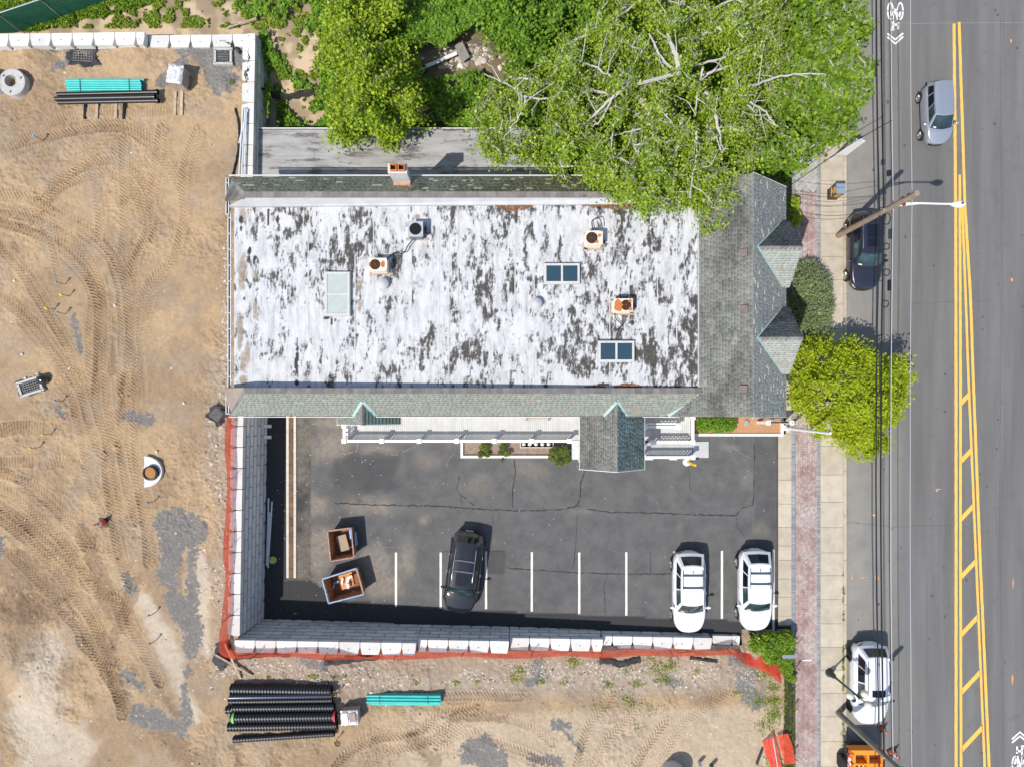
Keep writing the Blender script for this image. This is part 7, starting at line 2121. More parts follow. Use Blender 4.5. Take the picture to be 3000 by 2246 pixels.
drop('pair lower service wire meeting the wall beside the small bright shrub', [(19.0, 10.15, 5.95), (16.6, 9.95, 5.25), (14.25, 10.35, 5.1)])
for py, r_, lb in ((641, .2, 'oval black slack cable coil next to the pole bracket'), (722, .16, 'tight black cable coil beside the suv sunroof'), (798, .17, 'small round cable coil beside the suv bonnet'), (890, .18, 'round cable coil hanging alone further along the bundle')):
    zz = 5.7; X = gx(2597 - (py > 850) * 4, zz); Y = gy(py, zz); mb = MB()
    mb.tube([(X + r_ * math.cos(q), Y + r_ * (1.5 if py < 700 else 1) * math.sin(q), zz + .02 * math.sin(3 * q)) for q in np.linspace(0, 2 * math.pi, 21)], .028, 5, cap=False)
    tag(mb.build('cable_coil', M_wire, smooth=True), lb, 'cable coil', 'cable coils on the overhead bundle')
for py, lb, m_, w_, l_ in ((686, 'grey cable splice box hanging beside the parked suv', M_bar, .16, .5), (836, 'slim black cable splice case on the overhead bundle', M_bk, .13, .55), (508, 'small black amplifier clamped on the bundle above the crossing wires', M_bk, .18, .28)):
    X = gx(2608 - (py > 800) * 3 - (py < 600) * 4, 5.9); mb = MB(); mb.box((X, gy(py, 5.9), 5.92), (w_, l_, .14)); tag(mb.build('splice_box', m_), lb, 'box')
# globe lamp post
lp = thing('street_lamp', 'dark green lamp post with three cream globes leaning over the white street suv in view', 'street lamp', (18.5, -15.3, WALK))
M_green = mat('dark_green_paint', (.02, .045, .045), rough=.35)
M_globe = mat('cream_globe', (.62, .58, .44), (.68, .64, .52), rough=.25)
mb = MB(); mb.lathe((18.5, -15.3, WALK), [(.24, 0), (.24, .12), (.17, .2), (.15, .55), (.08, .7), (.06, 1.0), (.055, 3.2), (.09, 3.35), (.05, 3.5)], 16); mb.build('post', M_green, lp, smooth=40)
for gx_, gy_, gz_ in ((18.07, -15.27, 4.45), (18.86, -15.18, 4.45), (18.86, -15.60, 4.85)):
    mb = MB(); mb.tube(bez([(18.5, -15.3, 4.35), ((18.5 + gx_) / 2, (-15.3 + gy_) / 2, 4.2), (gx_, gy_, gz_ - .18)], 4), .03, 6); a_ = mb.build('arm', M_green, lp, smooth=True)
    mb = MB(); mb.lathe((gx_, gy_, gz_ - .22), [(.11, 0), (.13, .06), (.08, .09)], 12); mb.build('fitter', M_green, a_)
    mb = MB(); mb.lathe((gx_, gy_, gz_ - .02), [(.20 * math.sin(q), -.20 * math.cos(q) * 1.1 + .04) for q in np.linspace(.35, math.pi, 10)], 16); mb.build('globe', M_globe, lp, smooth=True)
mb = MB(); mb.lathe((18.5, -15.3, 4.45), [(.07, 0), (.09, .1), (.03, .25), (0, .32)], 10); mb.build('finial', M_green, lp)
# parcel drop box
ub = thing('drop_box', 'brown parcel drop box with gold shield logo standing at the kerb', 'drop box', (18.66, 12.52, WALK))
M_ubr = mat('brown_enamel', (.07, .035, .02), rough=.35); M_gold = mat('gold_print', (.80, .42, .02), rough=.5)
x0_, x1_, y0_, y1_ = 18.41, 18.91, 12.25, 12.80
mb = MB(); mb.prism([(x0_, y0_), (x1_, y0_), (x1_, y1_), (x0_, y1_)], WALK + .04, 2.24); mb.build('cabinet', M_ubr, ub)
mb = MB(); mb.prism([(x0_ - .012, y0_ - .012), (x1_ + .012, y0_ - .012), (x1_ + .012, y1_ + .012), (x0_ - .012, y1_ + .012)], 2.24, 2.28); mb.build('lid', mat('blue_grey_lid', (.22, .28, .36), rough=.25), ub)
mb = MB(); mb.prism([(x0_ - .03, y0_ - .03), (x1_ + .03, y0_ - .03), (x1_ + .03, y1_ + .03), (x0_ - .03, y1_ + .03)], WALK, WALK + .04); mb.build('plinth', M_bk, ub)
mb = MB(); mb.box((x0_ - .012, 12.525, 1.68), (.024, .5, .045)); mb.build('handle', M_galv, ub)
def shield(mb, c, ax, s_, off):
    P = [(-.5, .55), (0, .68), (.5, .55), (.5, -.1), (.3, -.45), (0, -.65), (-.3, -.45), (-.5, -.1)]
    mb.poly([Vector(c) + Vector(ax) * (p[0] * s_) + Vector((0, 0, p[1] * s_)) + Vector(off) for p in P])
def textmesh(s_, size, m, name, parent, mw):
    cu = bpy.data.curves.new('txt', 'FONT'); cu.body = s_; cu.size = size; cu.align_x = 'CENTER'; cu.align_y = 'CENTER'; cu.resolution_u = 3; cu.extrude = .001
    o = bpy.data.objects.new('txt', cu); COL.objects.link(o)
    dg = bpy.context.evaluated_depsgraph_get(); me = bpy.data.meshes.new_from_object(o.evaluated_get(dg))
    bpy.data.objects.remove(o); me.materials.clear(); me.materials.append(m)
    return inst(name, me, parent, mw)
for c, ax, off, rot in (((x0_ - .004, 12.525, 1.98), (0, -1, 0), (0, 0, 0), Matrix.Rotation(R(-90), 4, 'Z') @ Matrix.Rotation(R(90), 4, 'X')), ((18.66, y0_ - .004, 1.85), (1, 0, 0), (0, 0, 0), Matrix.Rotation(R(90), 4, 'X'))):
    mb = MB(); shield(mb, c, ax, .36, off); mb.build('shield_logo', M_gold, ub)
    o_ = Vector((-.004, 0, 0)) if ax[1] else Vector((0, -.004, 0))
    textmesh('ups', .20, M_ubr, 'lettering', ub, Matrix.Translation(Vector(c) + o_ + Vector((0, 0, -.02))) @ rot)
# blade sign
bs = thing('blade_sign', 'tall white blade sign on a post by the kerb at the edge of the trees', 'sign', (18.58, 14.55, WALK))
mb = MB(); mb.box((18.58, 14.55, 2.4), (.10, .10, 2.5)); mb.build('post', M_rail, bs)
mb = MB(); mb.prism([(18.50, 14.50), (18.98, 14.40), (18.99, 14.45), (18.51, 14.55)], 2.3, 4.3); mb.build('panel', M_rail, bs)
mb = MB(); mb.box((18.72, 14.47, 4.36), (.14, .10, .08)); mb.build('cap', M_galv, bs)
# small signs by the bush
s1 = thing('plate_sign', 'flat grey blue sign board on a post over the corner bush', 'sign', (gx(2318, 1.1), gy(1895, 1.1), 1.1))
X, Y = gx(2318, 1.1), gy(1897, 1.1)
mb = MB(); mb.tube([(X, Y, 1.1), (X, Y, 2.6)], .03, 6); mb.build('post', M_galv, s1)
mb = MB(); mb.box((gx(2312, 2.5), Y, 2.5), (.78, .18, .04), Matrix.Rotation(R(-25), 3, 'X')); mb.build('board', mat('blue_grey_board', (.30, .33, .40), rough=.4), s1)
dl = thing('marker_post', 'lime green striped marker post at the end of the low wall', 'marker post', tuple(D(2203, 1850)))
p0 = D(2203, 1850); mb = MB(); mb.tube([p0, p0 + Vector((.05, -.05, 1.0))], .05, 8); mb.build('post', mat('lime_reflector', (.55, .70, .05), rough=.4), dl)
mb = MB(); mb.lathe(p0 + Vector((0, 0, 0)), [(.22, 0), (.2, .05), (.06, .09)], 12); mb.build('base', M_bk, dl)
mb = MB(); mb.poly([W(2352, 1932, WALK + .006), W(2378, 1932, WALK + .006), W(2378, 1935, WALK + .006), W(2352, 1935, WALK + .006)][::-1]); mb.build('pavement_mark', M_wht, kind='structure')
# cones
M_cone = mat('cone_orange', (.80, .10, .02), rough=.4); M_conw = mat('cone_white', (.7, .68, .68), rough=.4)
def cone(label, p, h=.75):
    t = thing('traffic_cone', label, 'cone', tuple(p), random.random(), 'orange and white cones')
    q = .20 * h / .75
    mb = MB(); mb.box((0, 0, .02), (q * 2, q * 2, .04)); mb.build('base', M_bk, t, local=True)
    mb = MB(); mb.lathe((0, 0, 0), [(q * .75, .04), (q * .12, h * .99), (0, h)], 16); mb.build('cone_body', M_cone, t, smooth=40, local=True)
    rc = lambda f: q * (.75 + (.12 - .75) * (f * h - .04) / (h * .99 - .04)) + .004
    for f0, f1 in ((.4, .62), (.74, .84)):
        mb = MB(); mb.lathe((0, 0, 0), [(rc(f0), h * f0), (rc(f1), h * f1)], 16); mb.build('reflective_band', M_conw, t, smooth=40, local=True)
    return t
cone('traffic cone on the street between the white suv and the orange truck', W(2583, 2132, ROAD))
cone('traffic cone standing alone on the tracked dirt', D(304, 1530), .95)
cone('traffic cone beside the orange truck under the weathered pole', W(2612, 2200, ROAD), .9)

# ================================================================ CONSTRUCTION YARD
M_teal = mat('teal_pipe', (.035, .42, .37), (.05, .50, .44), rough=.4, rv=.08)
M_bpipe = mat('black_pipe', (.018, .018, .02), rough=.35, rv=.2)
M_cpipe = mat('corrugated_black_pipe', (.02, .021, .024), rough=.42, spec=.4)
def bundle(label, x0_, x1_, ys_, z, r, layers, jit):
    A = D((x0_ + x1_) / 2, sum(ys_) / len(ys_))
    t = thing('pipe_bundle', label, 'pipes', tuple(A), 0, 'strapped bundles of teal pipe')
    for l_ in range(layers):
        for i, y in enumerate(ys_[:len(ys_) - l_]):
            zz = A.z + z + r + l_ * r * 1.75; yo = (ys_[1] - ys_[0]) * .5 * l_
            a = W(x0_ + random.uniform(-jit, jit), y + yo - .8, zz); b = W(x1_ + random.uniform(-jit, jit), y + yo + .8 * (1 if x0_ > 500 else -.9), zz)
            mb = MB(); mb.tube([a, b], r, 10, cap=False)
            mb.tube([b, a], r * .82, 10, cap=False); mb.build('pipe', M_teal, t, smooth=40)
    for f in (.17, .82):
        x = x0_ + (x1_ - x0_) * f
        zz = A.z + z + r * (2 + 1.75 * (layers - 1)) + .01
        mb = MB(); mb.span(W(x, ys_[0] - 4, zz), W(x + 2, ys_[-1] + 2, zz), .03, .012); mb.build('strap', M_bk, t)
bundle('strapped bundle of teal plastic pipes at the top left beside black pipes', 196, 417, [235, 241.5, 248, 254.5, 261, 267.5], .14, .062, 2, 6)
bundle('strapped bundle of teal plastic pipes at the bottom beside the wrapped pallet', 1074, 1291, [2033, 2042, 2051, 2060], .03, .075, 2, 1.5)
for i, (a, b, lb) in enumerate((((168, 277), (463, 270), 'longest smooth black pipe lying against the teal bundle'), ((161, 290), (455, 284), 'middle smooth black pipe of three at the top left'), ((170, 301), (465, 295), 'lowest smooth black pipe of three at the top left'))):
    z = 3.14 + (.12 if i == 1 else 0)
    mb = MB(); P = [W(*a, z), W(a[0] + (b[0] - a[0]) * .97, a[1] + (b[1] - a[1]) * .97, z), W(a[0] + (b[0] - a[0]) * .975, a[1] + (b[1] - a[1]) * .975, z), W(*b, z)]
    mb.tube(P, [.115, .115, .15, .15], 14, cap=False); mb.tube(P[::-1], [.12, .12, .09, .09], 14, cap=False); tag(mb.build('black_pipe', M_bpipe, smooth=40), lb, 'pipe', 'smooth black pipes')
for x, m_, lb in ((252, M_bpipe, 'black skid sticking out left below the black pipes'), (287, M_wood, 'left pale timber skid half sunk below the black pipes'), (343, M_wood, 'right pale timber skid half sunk below the black pipes'), (366, M_bpipe, 'black skid sticking out right below the black pipes'), (516, M_wood, 'left timber runner in front of the wrapped pallet'), (535, M_wood, 'right timber runner in front of the wrapped pallet')):
    y1_ = 350 if x < 400 else 340
    a = D(x, 292 if x < 400 else 270, .05); b = D(x - 2, y1_, .05)
    mb = MB()
    mb.span(a, b, .12 if m_ is M_bpipe else .15, .10); tag(mb.build('skid', m_), lb, 'skid', 'skids under the stacked goods')
# corrugated pipes
def corr(label, a, b, z, r, ringc=None, endc=None):
    A = W(*a, z); B = W(*b, z); d = B - A; ln = d.length; n = int(ln / .16)
    pts = []; rs = []
    for i in range(n):
        s_ = i * ln / n
        for f, rr_ in ((0, 1), (.45, 1), (.55, .82), (.95, .82)):
            pts.append(A + d.normalized() * (s_ + f * ln / n)); rs.append(r * rr_)
    pts.append(B); rs.append(r)
    t = thing('corrugated_pipe', label, 'pipe', tuple((A + B) / 2 - Vector((0, 0, r))), 0, 'stacked corrugated black pipes')
    mb = MB(); mb.tube(pts, rs, 14, cap=False); mb.build('barrel', M_cpipe, t, smooth=50)
    mb = MB(); mb.tube([A, B], r * .78, 12, cap=False); mb.build('liner', M_bpipe, t)
    if ringc: mb = MB(); mb.tube([A + d.normalized() * .10, A + d.normalized() * .22], r * 1.03, 16, cap=False); mb.build('green_band', mat('green_band', (.15, .60, .08), rough=.4), t)
    if endc: mb = MB(); mb.tube([B - d.normalized() * .10, B + d.normalized() * .01], r * 1.03, 16, cap=False); mb.build('red_band', mat('red_band', (.45, .03, .05), rough=.4), t)
corr('thick corrugated pipe at the back of the stack, nearest the rubble', (677, 2017), (972, 2022), 3.12, .30)
tb = thing('smooth_pipe', 'smooth shiny black pipe resting on top between the first corrugated pipes', 'pipe', tuple(W(820, 2040, 3.2)))
mb = MB(); mb.tube([W(673, 2041, 3.36), W(972, 2036, 3.36)], .14, 14); mb.build('barrel', paint('iridescent_black', (.02, .03, .05), .3, .15), tb, smooth=40)
corr('thin corrugated pipe, second row of the stack', (670, 2053), (974, 2049), 3.10, .17)
corr('short necked corrugated pipe, third row of the stack', (663, 2078), (700, 2076), 3.02, .22)
corr('corrugated pipe, third row of the stack, resting on the short necked one', (682, 2072), (980, 2069), 3.16, .25)
corr('corrugated pipe banded green at its left end and red at its right end', (678, 2100), (984, 2096), 3.22, .30, True, True)
corr('corrugated pipe next to the last, sticking out furthest right', (669, 2127), (988, 2122), 3.08, .26)
corr('thin corrugated pipe lying apart at the front of the stack, slightly tilted', (684, 2165), (980, 2147), 2.98, .18)
# wrapped pallets
M_wrap = mat('shrink_wrap', (.46, .44, .45), (.72, .71, .72), rough=.25, nscale=7, spec=.7)
M_wrapd = mat('wrapped_goods', (.25, .22, .20), (.40, .36, .33), rough=.5, nscale=7)
def pallet(label, px, py, wx, wy, h, rz, tops):
    A = D(px, py)
    t = thing('wrapped_pallet', label, 'pallet', tuple(A), rz, 'wrapped pallets')
    mb = MB()
    for i in range(3): mb.box((0, -wy / 2 + .08 + i * (wy - .16) / 2, .05), (wx, .09, .09))
    mb.build('pallet_base', M_wood, t, local=True, kind='stuff')
    rows = []
    for i in range(9):
        row = []
        for j in range(9):
            x = -wx / 2 + wx * i / 8; y = -wy / 2 + wy * j / 8
            e = max(abs(2 * i / 8 - 1), abs(2 * j / 8 - 1))
            row.append(Vector((x, y, h - .07 * (e > .99) + random.uniform(-.05, .03))))
        rows.append(row)
    mb = MB(); mb.grid(rows); mb.build('wrap_top', M_wrap, t, local=True)
    mb = MB(); a, b = wx / 2 - .01, wy / 2 - .01; mb.prism([(-a, -b), (a, -b), (a, b), (-a, b)], .1, h - .09); mb.build('goods', M_wrapd, t, local=True)
    for q in range(tops):
        mb = MB(); mb.box((-wx / 4 + q * wx / 2.2, .05, h + .02), (wx * .36, wy * .6, .05), R(8)); mb.build('carton', M_card if q else M_lightcard, t, local=True)
pallet('white wrapped pallet of goods between the teal pipes and the gravel', 535, 240, .85, 1.0, .95, R(-8), 0)
pallet('half wrapped pallet with brown cartons beside the corrugated pipes', 1032, 2086, .95, .82, .75, R(3), 2)
# concrete rings
M_ring = mat('precast_concrete', (.40, .395, .37), (.50, .49, .46), rough=.9, nscale=4, bump=.2)
def ring(label, px, py, r, ri, h, off=(0, 0)):
    A = D(px, py); t = thing('concrete_ring', label, 'concrete ring', tuple(A), 0, 'precast concrete manhole rings')
    mb = MB(); n = 28
    zt = A.z + h - .02; rows = []
    cx_, cy_ = A.x + off[0], A.y + off[1]
    prof = [(A.x, A.y, r, A.z - .1), (A.x, A.y, r, A.z + h * .45), (A.x, A.y, r * .97, A.z + h * .5), (cx_, cy_, ri * 1.35 + .18, zt), (cx_, cy_, ri, zt), (cx_, cy_, ri, A.z)]
    prof = [(A.x, A.y, r, A.z - .1), (A.x, A.y, r, zt - .03), (A.x, A.y, r * .97, zt), (cx_, cy_, ri, zt), (cx_, cy_, ri, A.z + .0)]
    for c in prof: rows.append([Vector((c[0] + c[2] * math.cos(2 * math.pi * j / n), c[1] + c[2] * math.sin(2 * math.pi * j / n), c[3])) for j in range(n + 1)])
    mb.grid(rows, flip=False); mb.build('ring', M_ring, t, smooth=35)
    for a in (.4, 2.5, 4.6):
        q = (r + ri) * .52; mb = MB(); mb.box((A.x + q * math.cos(a), A.y + q * math.sin(a), zt + .012), (.13, .05, .02), R(50)); mb.build('lifting_eye', M_hole, t)
ring('pale concrete manhole ring with an off centre hole in the top left of the dirt', 53, 252, .74, .33, .5, (-.08, .06))
ring('concrete manhole ring cut by the left frame edge', -14, 250, .70, .3, .5)
A = D(437, 1380)
mh = thing('manhole', 'half buried white concrete manhole collar with a rusty round cover', 'manhole', tuple(A))
mb = MB(); P = [(A.x - .16, A.y + .86)] + [(A.x - .16 + .98 * math.cos(q), A.y + .86 * math.sin(q)) for q in np.linspace(R(86), R(-86), 18)] + [(A.x - .16, A.y - .86)]
mb.prism(P, A.z - .2, A.z + .22); mb.build('collar', mat('white_concrete', (.56, .55, .52), (.66, .65, .62), rough=.9, nscale=5), mh)
c = Vector((A.x + .26, A.y - .06, A.z + .22))
mb = MB(); mb.lathe(c, [(.42, 0), (.40, .22), (.33, .24), (.33, .12)], 24); mb.build('iron_frame', M_bk, mh, smooth=35)
mb = MB(); mb.lathe(c, [(.33, .16), (0, .165)], 24); mb.build('cover', mat('rusty_cover', (.30, .14, .045), (.42, .22, .08), rough=.9, nscale=30), mh)
# catch basin grates with fabric
M_fab = mat('black_fabric', (.018, .018, .019), (.05, .05, .052), rough=.7, nscale=6, bump=.4, bscale=12)
def fabric_sheet(name, label, pts, wd, amp=.12, parent=None, m=None, lift=.03, group=None, kind=None, cat='fabric'):
    P = bez([(a, b, 0) for a, b in pts], 6); rows = []
    k = 6
    for i, p in enumerate(P):
        d = (P[min(i + 1, len(P) - 1)] - P[max(i - 1, 0)]).normalized(); n = Vector((-d.y, d.x, 0)); row = []
        for j in range(k + 1):
            o = (j / k - .5) * wd * (1 + .25 * math.sin(i * 1.7) * .6) * (1 if not isinstance(wd, tuple) else 1)
            q = D(p.x + n.x * o, p.y + n.y * o)
            fade = 1 if 0 < j < k else 0
            row.append(q + Vector((0, 0, lift + fade * amp * (vnoise(np.array(i * .9 + j * .6), np.array(j * 1.3), 7) + .6 * math.sin(i * 1.1 + j * 1.9) ** 2 - .2))))
        rows.append(row)
    mb = MB(); mb.grid(rows)
    o = mb.build(name, m or M_fab, parent, smooth='all')
    if parent is None: tag(o, label, cat, group)
    return o
M_iron = mat('cast_iron', (.10, .10, .105), (.16, .155, .15), rough=.6, nscale=9)
def basin(label, px, py, wx, wy, rz, conc, fab):
    A = D(px, py); t = thing('catch_basin', label, 'drain grate', tuple(A), rz, 'catch basin grates in the dirt')
    z = .06
    mb = MB(); mb.box((0, 0, z - .05), (wx + fab, wy + fab, .04)); 
    # ragged filter fabric
    rows = []
    for i in range(9):
        row = []
        for j in range(9):
            u, v = i / 4 - 1, j / 4 - 1; e = max(abs(u), abs(v)) > .9
            s_ = 1 + (random.uniform(-.12, .3) if e else 0)
            row.append(Vector((u * (wx + fab) / 2 * s_, v * (wy + fab) / 2 * s_, z + .03 + (random.uniform(0, .10) if max(abs(u), abs(v)) > .7 else -.02))))
        rows.append(row)
    mb = MB(); mb.grid(rows, flip=True); mb.build('filter_fabric', M_fab, t, local=True, smooth='all')
    if conc:
        for q in ((0, wy / 2 + .13, wx + .45, .12), (0, -wy / 2 - .13, wx + .45, .12), (wx / 2 + .13, 0, .12, wy + .2), (-wx / 2 - .13, 0, .12, wy + .2)):
            mb = MB(); mb.box((q[0], q[1], z + .04), (q[2], q[3], .2)); mb.build('concrete_edge', M_ring, t, local=True)
    mb = MB(); n = 7; m_ = 4
    for i in range(n + 1): mb.box((-wx / 2 + wx * i / n, 0, z + .06), (.035, wy, .04))
    for j in range(m_ + 1): mb.box((0, -wy / 2 + wy * j / m_, z + .062), (wx + .035, .045, .035))
    mb.build('grate', M_grt, t, local=True)
    return t
M_grt = mat('grate_grey', (.10, .097, .09), (.18, .17, .16), rough=.6, nscale=9)
basin('grey catch basin grate wrapped in black fabric below the north wall', 247, 168, 1.05, .55, R(-3), False, .45)
basin('catch basin grate with white concrete edge in the dark gravel corner', 657, 170, .62, .55, R(0), True, .22)
b3 = basin('tilted catch basin grate with broken white edge beside a black rubbish bag', 94, 1132, .95, .5, R(18), True, .35)
basin('small diamond set black grate sack by the building corner', 636, 1214, .55, .5, R(-38), False, .3)
A = D(132, 1112)
mb = MB(); rows = []
for i in range(9):
    a = math.pi * i / 8
    rows.append([Vector((A.x + (.34 + random.uniform(-.05, .05)) * math.sin(a) * math.cos(q) , A.y + (.28 + random.uniform(-.04, .04)) * math.sin(a) * math.sin(q), A.z + .22 - .24 * math.cos(a))) for q in np.linspace(0, 2 * math.pi, 13)])
for r_2 in rows: r_2[-1] = r_2[0]
mb.grid(rows); tag(mb.build('rubbish_bag', paint('black_plastic_bag', (.012, .012, .014), 0, .18, .5), smooth='all'), 'shiny black rubbish bag lying on the tilted drain grate', 'bag')
for px, py, lb in ((112, 1095, 'red and white paper scraps by the rubbish bag'), (76, 1107, 'round white lid on the dirt by the tilted grate'), (66, 1038, 'white stone lump above the tilted grate'), (636, 1305, 'crumpled white sheet near the orange fence'), (338, 895, 'small white cup on the tyre tracks'), (44, 823, 'small white stone among the tracks left of the blue flag'), (460, 1322, 'square tan paving scrap above the manhole'), (540, 1180, 'small pale block on the dirt near the roof corner')):
    A = D(px, py, .03); mb = MB(); s_ = .08
    mb.lathe(A, [(s_, -.04), (s_ * .9, .05), (s_ * .4, .09), (0, .09)], 7); tag(mb.build('debris', M_lightcard if 'tan' in lb else M_wkerb), lb, 'debris')
# survey stakes
M_fb = mat('flag_blue', (.03, .30, .65), rough=.6); M_fy = mat('flag_yellow', (.85, .62, .02), rough=.6); M_stake = mat('lath', (.40, .27, .12), (.55, .40, .2), rough=.9, nscale=9)
def stake(label, px, py, m, lean=0):
    A = D(px, py); t = thing('survey_stake', label, 'stake', tuple(A), 0, 'survey stakes with coloured tape')
    h = .75
    mb = MB(); mb.span((0, 0, -.05), (lean, -lean * .3, h), .045, .02); mb.build('lath', M_stake, t, local=True)
    mb = MB(); mb.poly([(lean, 0, h), (lean - .10, .02, h - .02), (lean - .12, -.08, h - .18), (lean - .02, -.07, h - .16)]); mb.poly([(lean, 0.02, h - .05), (lean - .06, .07, h - .05), (lean - .07, .08, h - .2), (lean, .03, h - .2)]); mb.build('tape', m, t, local=True, kind='stuff')
for px, py, m, lb in ((125, 412, M_fb, 'survey stake with blue tape below the black pipes'), (190, 833, M_fb, 'survey stake with blue tape, highest of the left hand cluster'), (203, 868, M_fy, 'survey stake with yellow tape just under the highest blue one'),
                      (160, 907, M_fy, 'survey stake with yellow tape left of the dark gravel'), (192, 920, M_fb, 'survey stake with blue tape right above the dark gravel'), (185, 1174, M_fb, 'survey stake with blue tape right of the rubbish bag'), (150, 1271, M_fy, 'survey stake with yellow tape by the upper crawler track'),
                      (115, 1310, M_fy, 'survey stake with yellow tape below the upper crawler track'), (452, 1468, M_fb, 'survey stake with blue tape below the manhole collar'), (455, 1793, M_fb, 'survey stake with blue tape, upper one left of the wall corner'), (457, 1874, M_fb, 'survey stake with blue tape, lower one left of the wall corner'),
                      (993, 2022, M_fy, 'survey stake with yellow tape right behind the corrugated pipes'), (990, 2160, M_fy, 'survey stake with yellow tape at the front end of the corrugated pipes'), (2330, 1950, M_stake, 'bare stake beside the corner bush'), (2325, 2065, M_fy, 'yellowed stake beside the brick pavement'), (2322, 2210, M_stake, 'stake beside the fallen orange netting')):
    stake(lb, px, py, m)
# black round hose by the pipes
cable('hose', 'small black hose loop in front of the corrugated pipes', [D(990, 2175, .05), D(985, 2170, .08), D(982, 2178, .05), D(990, 2184, .05), D(996, 2177, .06), D(990, 2172, .07)], .02, M_bk, 'hose')

# orange safety netting -----------------------------------------------
def netmat(name, c, c2, cell, duty, tr=.0):
    s = NT(name); s.color(s.ramp(s.noise(s.coord('world'), 3, 4), [(.3, c), (.7, c2)])); s.set(.6)
    u = s.attr('u'); v = s.attr('v')
    a = s.math('LESS_THAN', s.math('FRACT', s.math('MULTIPLY', u, 1 / cell)), duty); b = s.math('LESS_THAN', s.math('FRACT', s.math('MULTIPLY', v, 1 / cell)), duty)
    f = s.math('MAXIMUM', a, b)
    t = s.n('ShaderNodeBsdfTransparent'); mx = s.n('ShaderNodeMixShader'); tl = s.n('ShaderNodeBsdfTranslucent'); tl.inputs[0].default_value = (*c2, 1); m2 = s.n('ShaderNodeMixShader'); m2.inputs[0].default_value = .45; s.l(s.b.outputs[0], m2.inputs[1]); s.l(tl.outputs[0], m2.inputs[2]); s.l(f, mx.inputs[0]); s.l(t.outputs[0], mx.inputs[1]); s.l(m2.outputs[0], mx.inputs[2])
    s.l(mx.outputs[0], s.t.nodes['Material Output'].inputs[0]); return s.m
M_net = netmat('orange_netting', (.90, .04, .02), (.92, .12, .04), .07, .5)
M_gnet = netmat('green_screen', (.02, .11, .07), (.04, .17, .10), .04, .75)
def net(name, mtl, base, top, parent=None, label=None, cat=None, k=8, wav=.08, sub=6, group=None):
    """base, top: lists of world points"""
    Bp = bez(base, sub); Tp = bez(top, sub)
    n = len(Bp); Vv = []; uu = []; vv = []; s_ = 0
    for i in range(n):
        if i: s_ += (Bp[i] - Bp[i - 1]).length
        h = (Tp[i] - Bp[i]).length
        d = (Bp[min(i + 1, n - 1)] - Bp[max(i - 1, 0)]); nrm = Vector((-d.y, d.x, 0)).normalized()
        for j in range(k + 1):
            f = j / k
            w_ = wav * (math.sin(i * .9 + f * 4) * .5 + (float(vnoise(np.array(i * .6), np.array(f * 3.), 13)) - .5) * 2) * math.sin(math.pi * min(1, f * 1.2 + .1))
            p = Bp[i].lerp(Tp[i], f) + nrm * w_
            Vv.append(tuple(p)); uu.append(s_); vv.append(f * h)
    idn = np.arange(len(Vv)).reshape(n, k + 1)
    F4 = np.stack([idn[:-1, :-1].ravel(), idn[1:, :-1].ravel(), idn[1:, 1:].ravel(), idn[:-1, 1:].ravel()], 1)
    return npmesh(name, np.array(Vv), F4, mtl, parent=parent, attrs={'u': np.array(uu), 'v': np.array(vv)}, smooth=True, label=label, cat=cat, group=group)
fn = thing('safety_fence', 'long orange safety netting standing behind the retaining walls and trailing to the corner bush', 'safety fence', tuple(D(675, 1900)))
base = []
for px, py in ((688, 1213), (686, 1300), (684, 1400), (682, 1500), (680, 1600), (679, 1700), (677, 1800), (676, 1902)):
    base.append(W(px, py, 2.9))
for px, py in ((760, 1909), (860, 1907), (960, 1911), (1060, 1913), (1160, 1911), (1260, 1908), (1360, 1907), (1460, 1907), (1560, 1905), (1660, 1906), (1760, 1904), (1860, 1903), (1960, 1901), (2060, 1903), (2130, 1900), (2190, 1905), (2250, 1928), (2292, 1962)):
    q = D(px, py); base.append(q)
top = []
for i, p in enumerate(base):
    h = .85 + .12 * math.sin(i * 2.1) - (.12 if i % 2 else 0)
    d = Vector((0, 0, h))
    if i > 22: d = Vector((-.15, -.75, .22)) 
    elif i > 7: d += Vector((0, random.uniform(-.16, .0), 0))
    else: d += Vector((random.uniform(-.18, -.02), 0, 0))
    top.append(p + d)
net('netting', M_net, base, top, parent=fn, wav=.10)
M_rebar = mat('rebar', (.06, .045, .04), rough=.8)
for i, p in enumerate(base):
    if i % 2 == 0:
        a = p.copy(); b = p + Vector((random.uniform(-.1, .1), random.uniform(-.1, .1), 1.1)); mb = MB(); mb.tube([a, b], .018, 5); mb.build('fence_post', M_rebar, fn)
fo = thing('safety_fence', 'collapsed orange netting heap in the bottom right corner of the dirt', 'safety fence', tuple(D(2275, 2200)))
net('netting', M_net, [D(2232, 2170, .05), D(2246, 2215, .06), D(2262, 2260, .05)], [D(2258, 2145, .45), D(2275, 2200, .35), D(2290, 2260, .3)], parent=fo, wav=.12, k=10)
net('netting', M_net, [D(2272, 2150, .2), D(2284, 2190, .25), D(2298, 2232, .2)], [D(2300, 2138, .4), D(2316, 2180, .35), D(2324, 2228, .3)], parent=fo, wav=.12, k=10)
mb = MB(); mb.tube([D(2255, 2150, .5), D(2280, 2280, .3)], .03, 6); mb.build('tube_rail', M_galv, fo)
mb = MB(); mb.tube([D(2232, 2190, .1), D(2215, 2235, .1)], .07, 8); tag(mb.build('black_pipe', M_bpipe), 'short black pipe lying left of the collapsed orange netting', 'pipe')
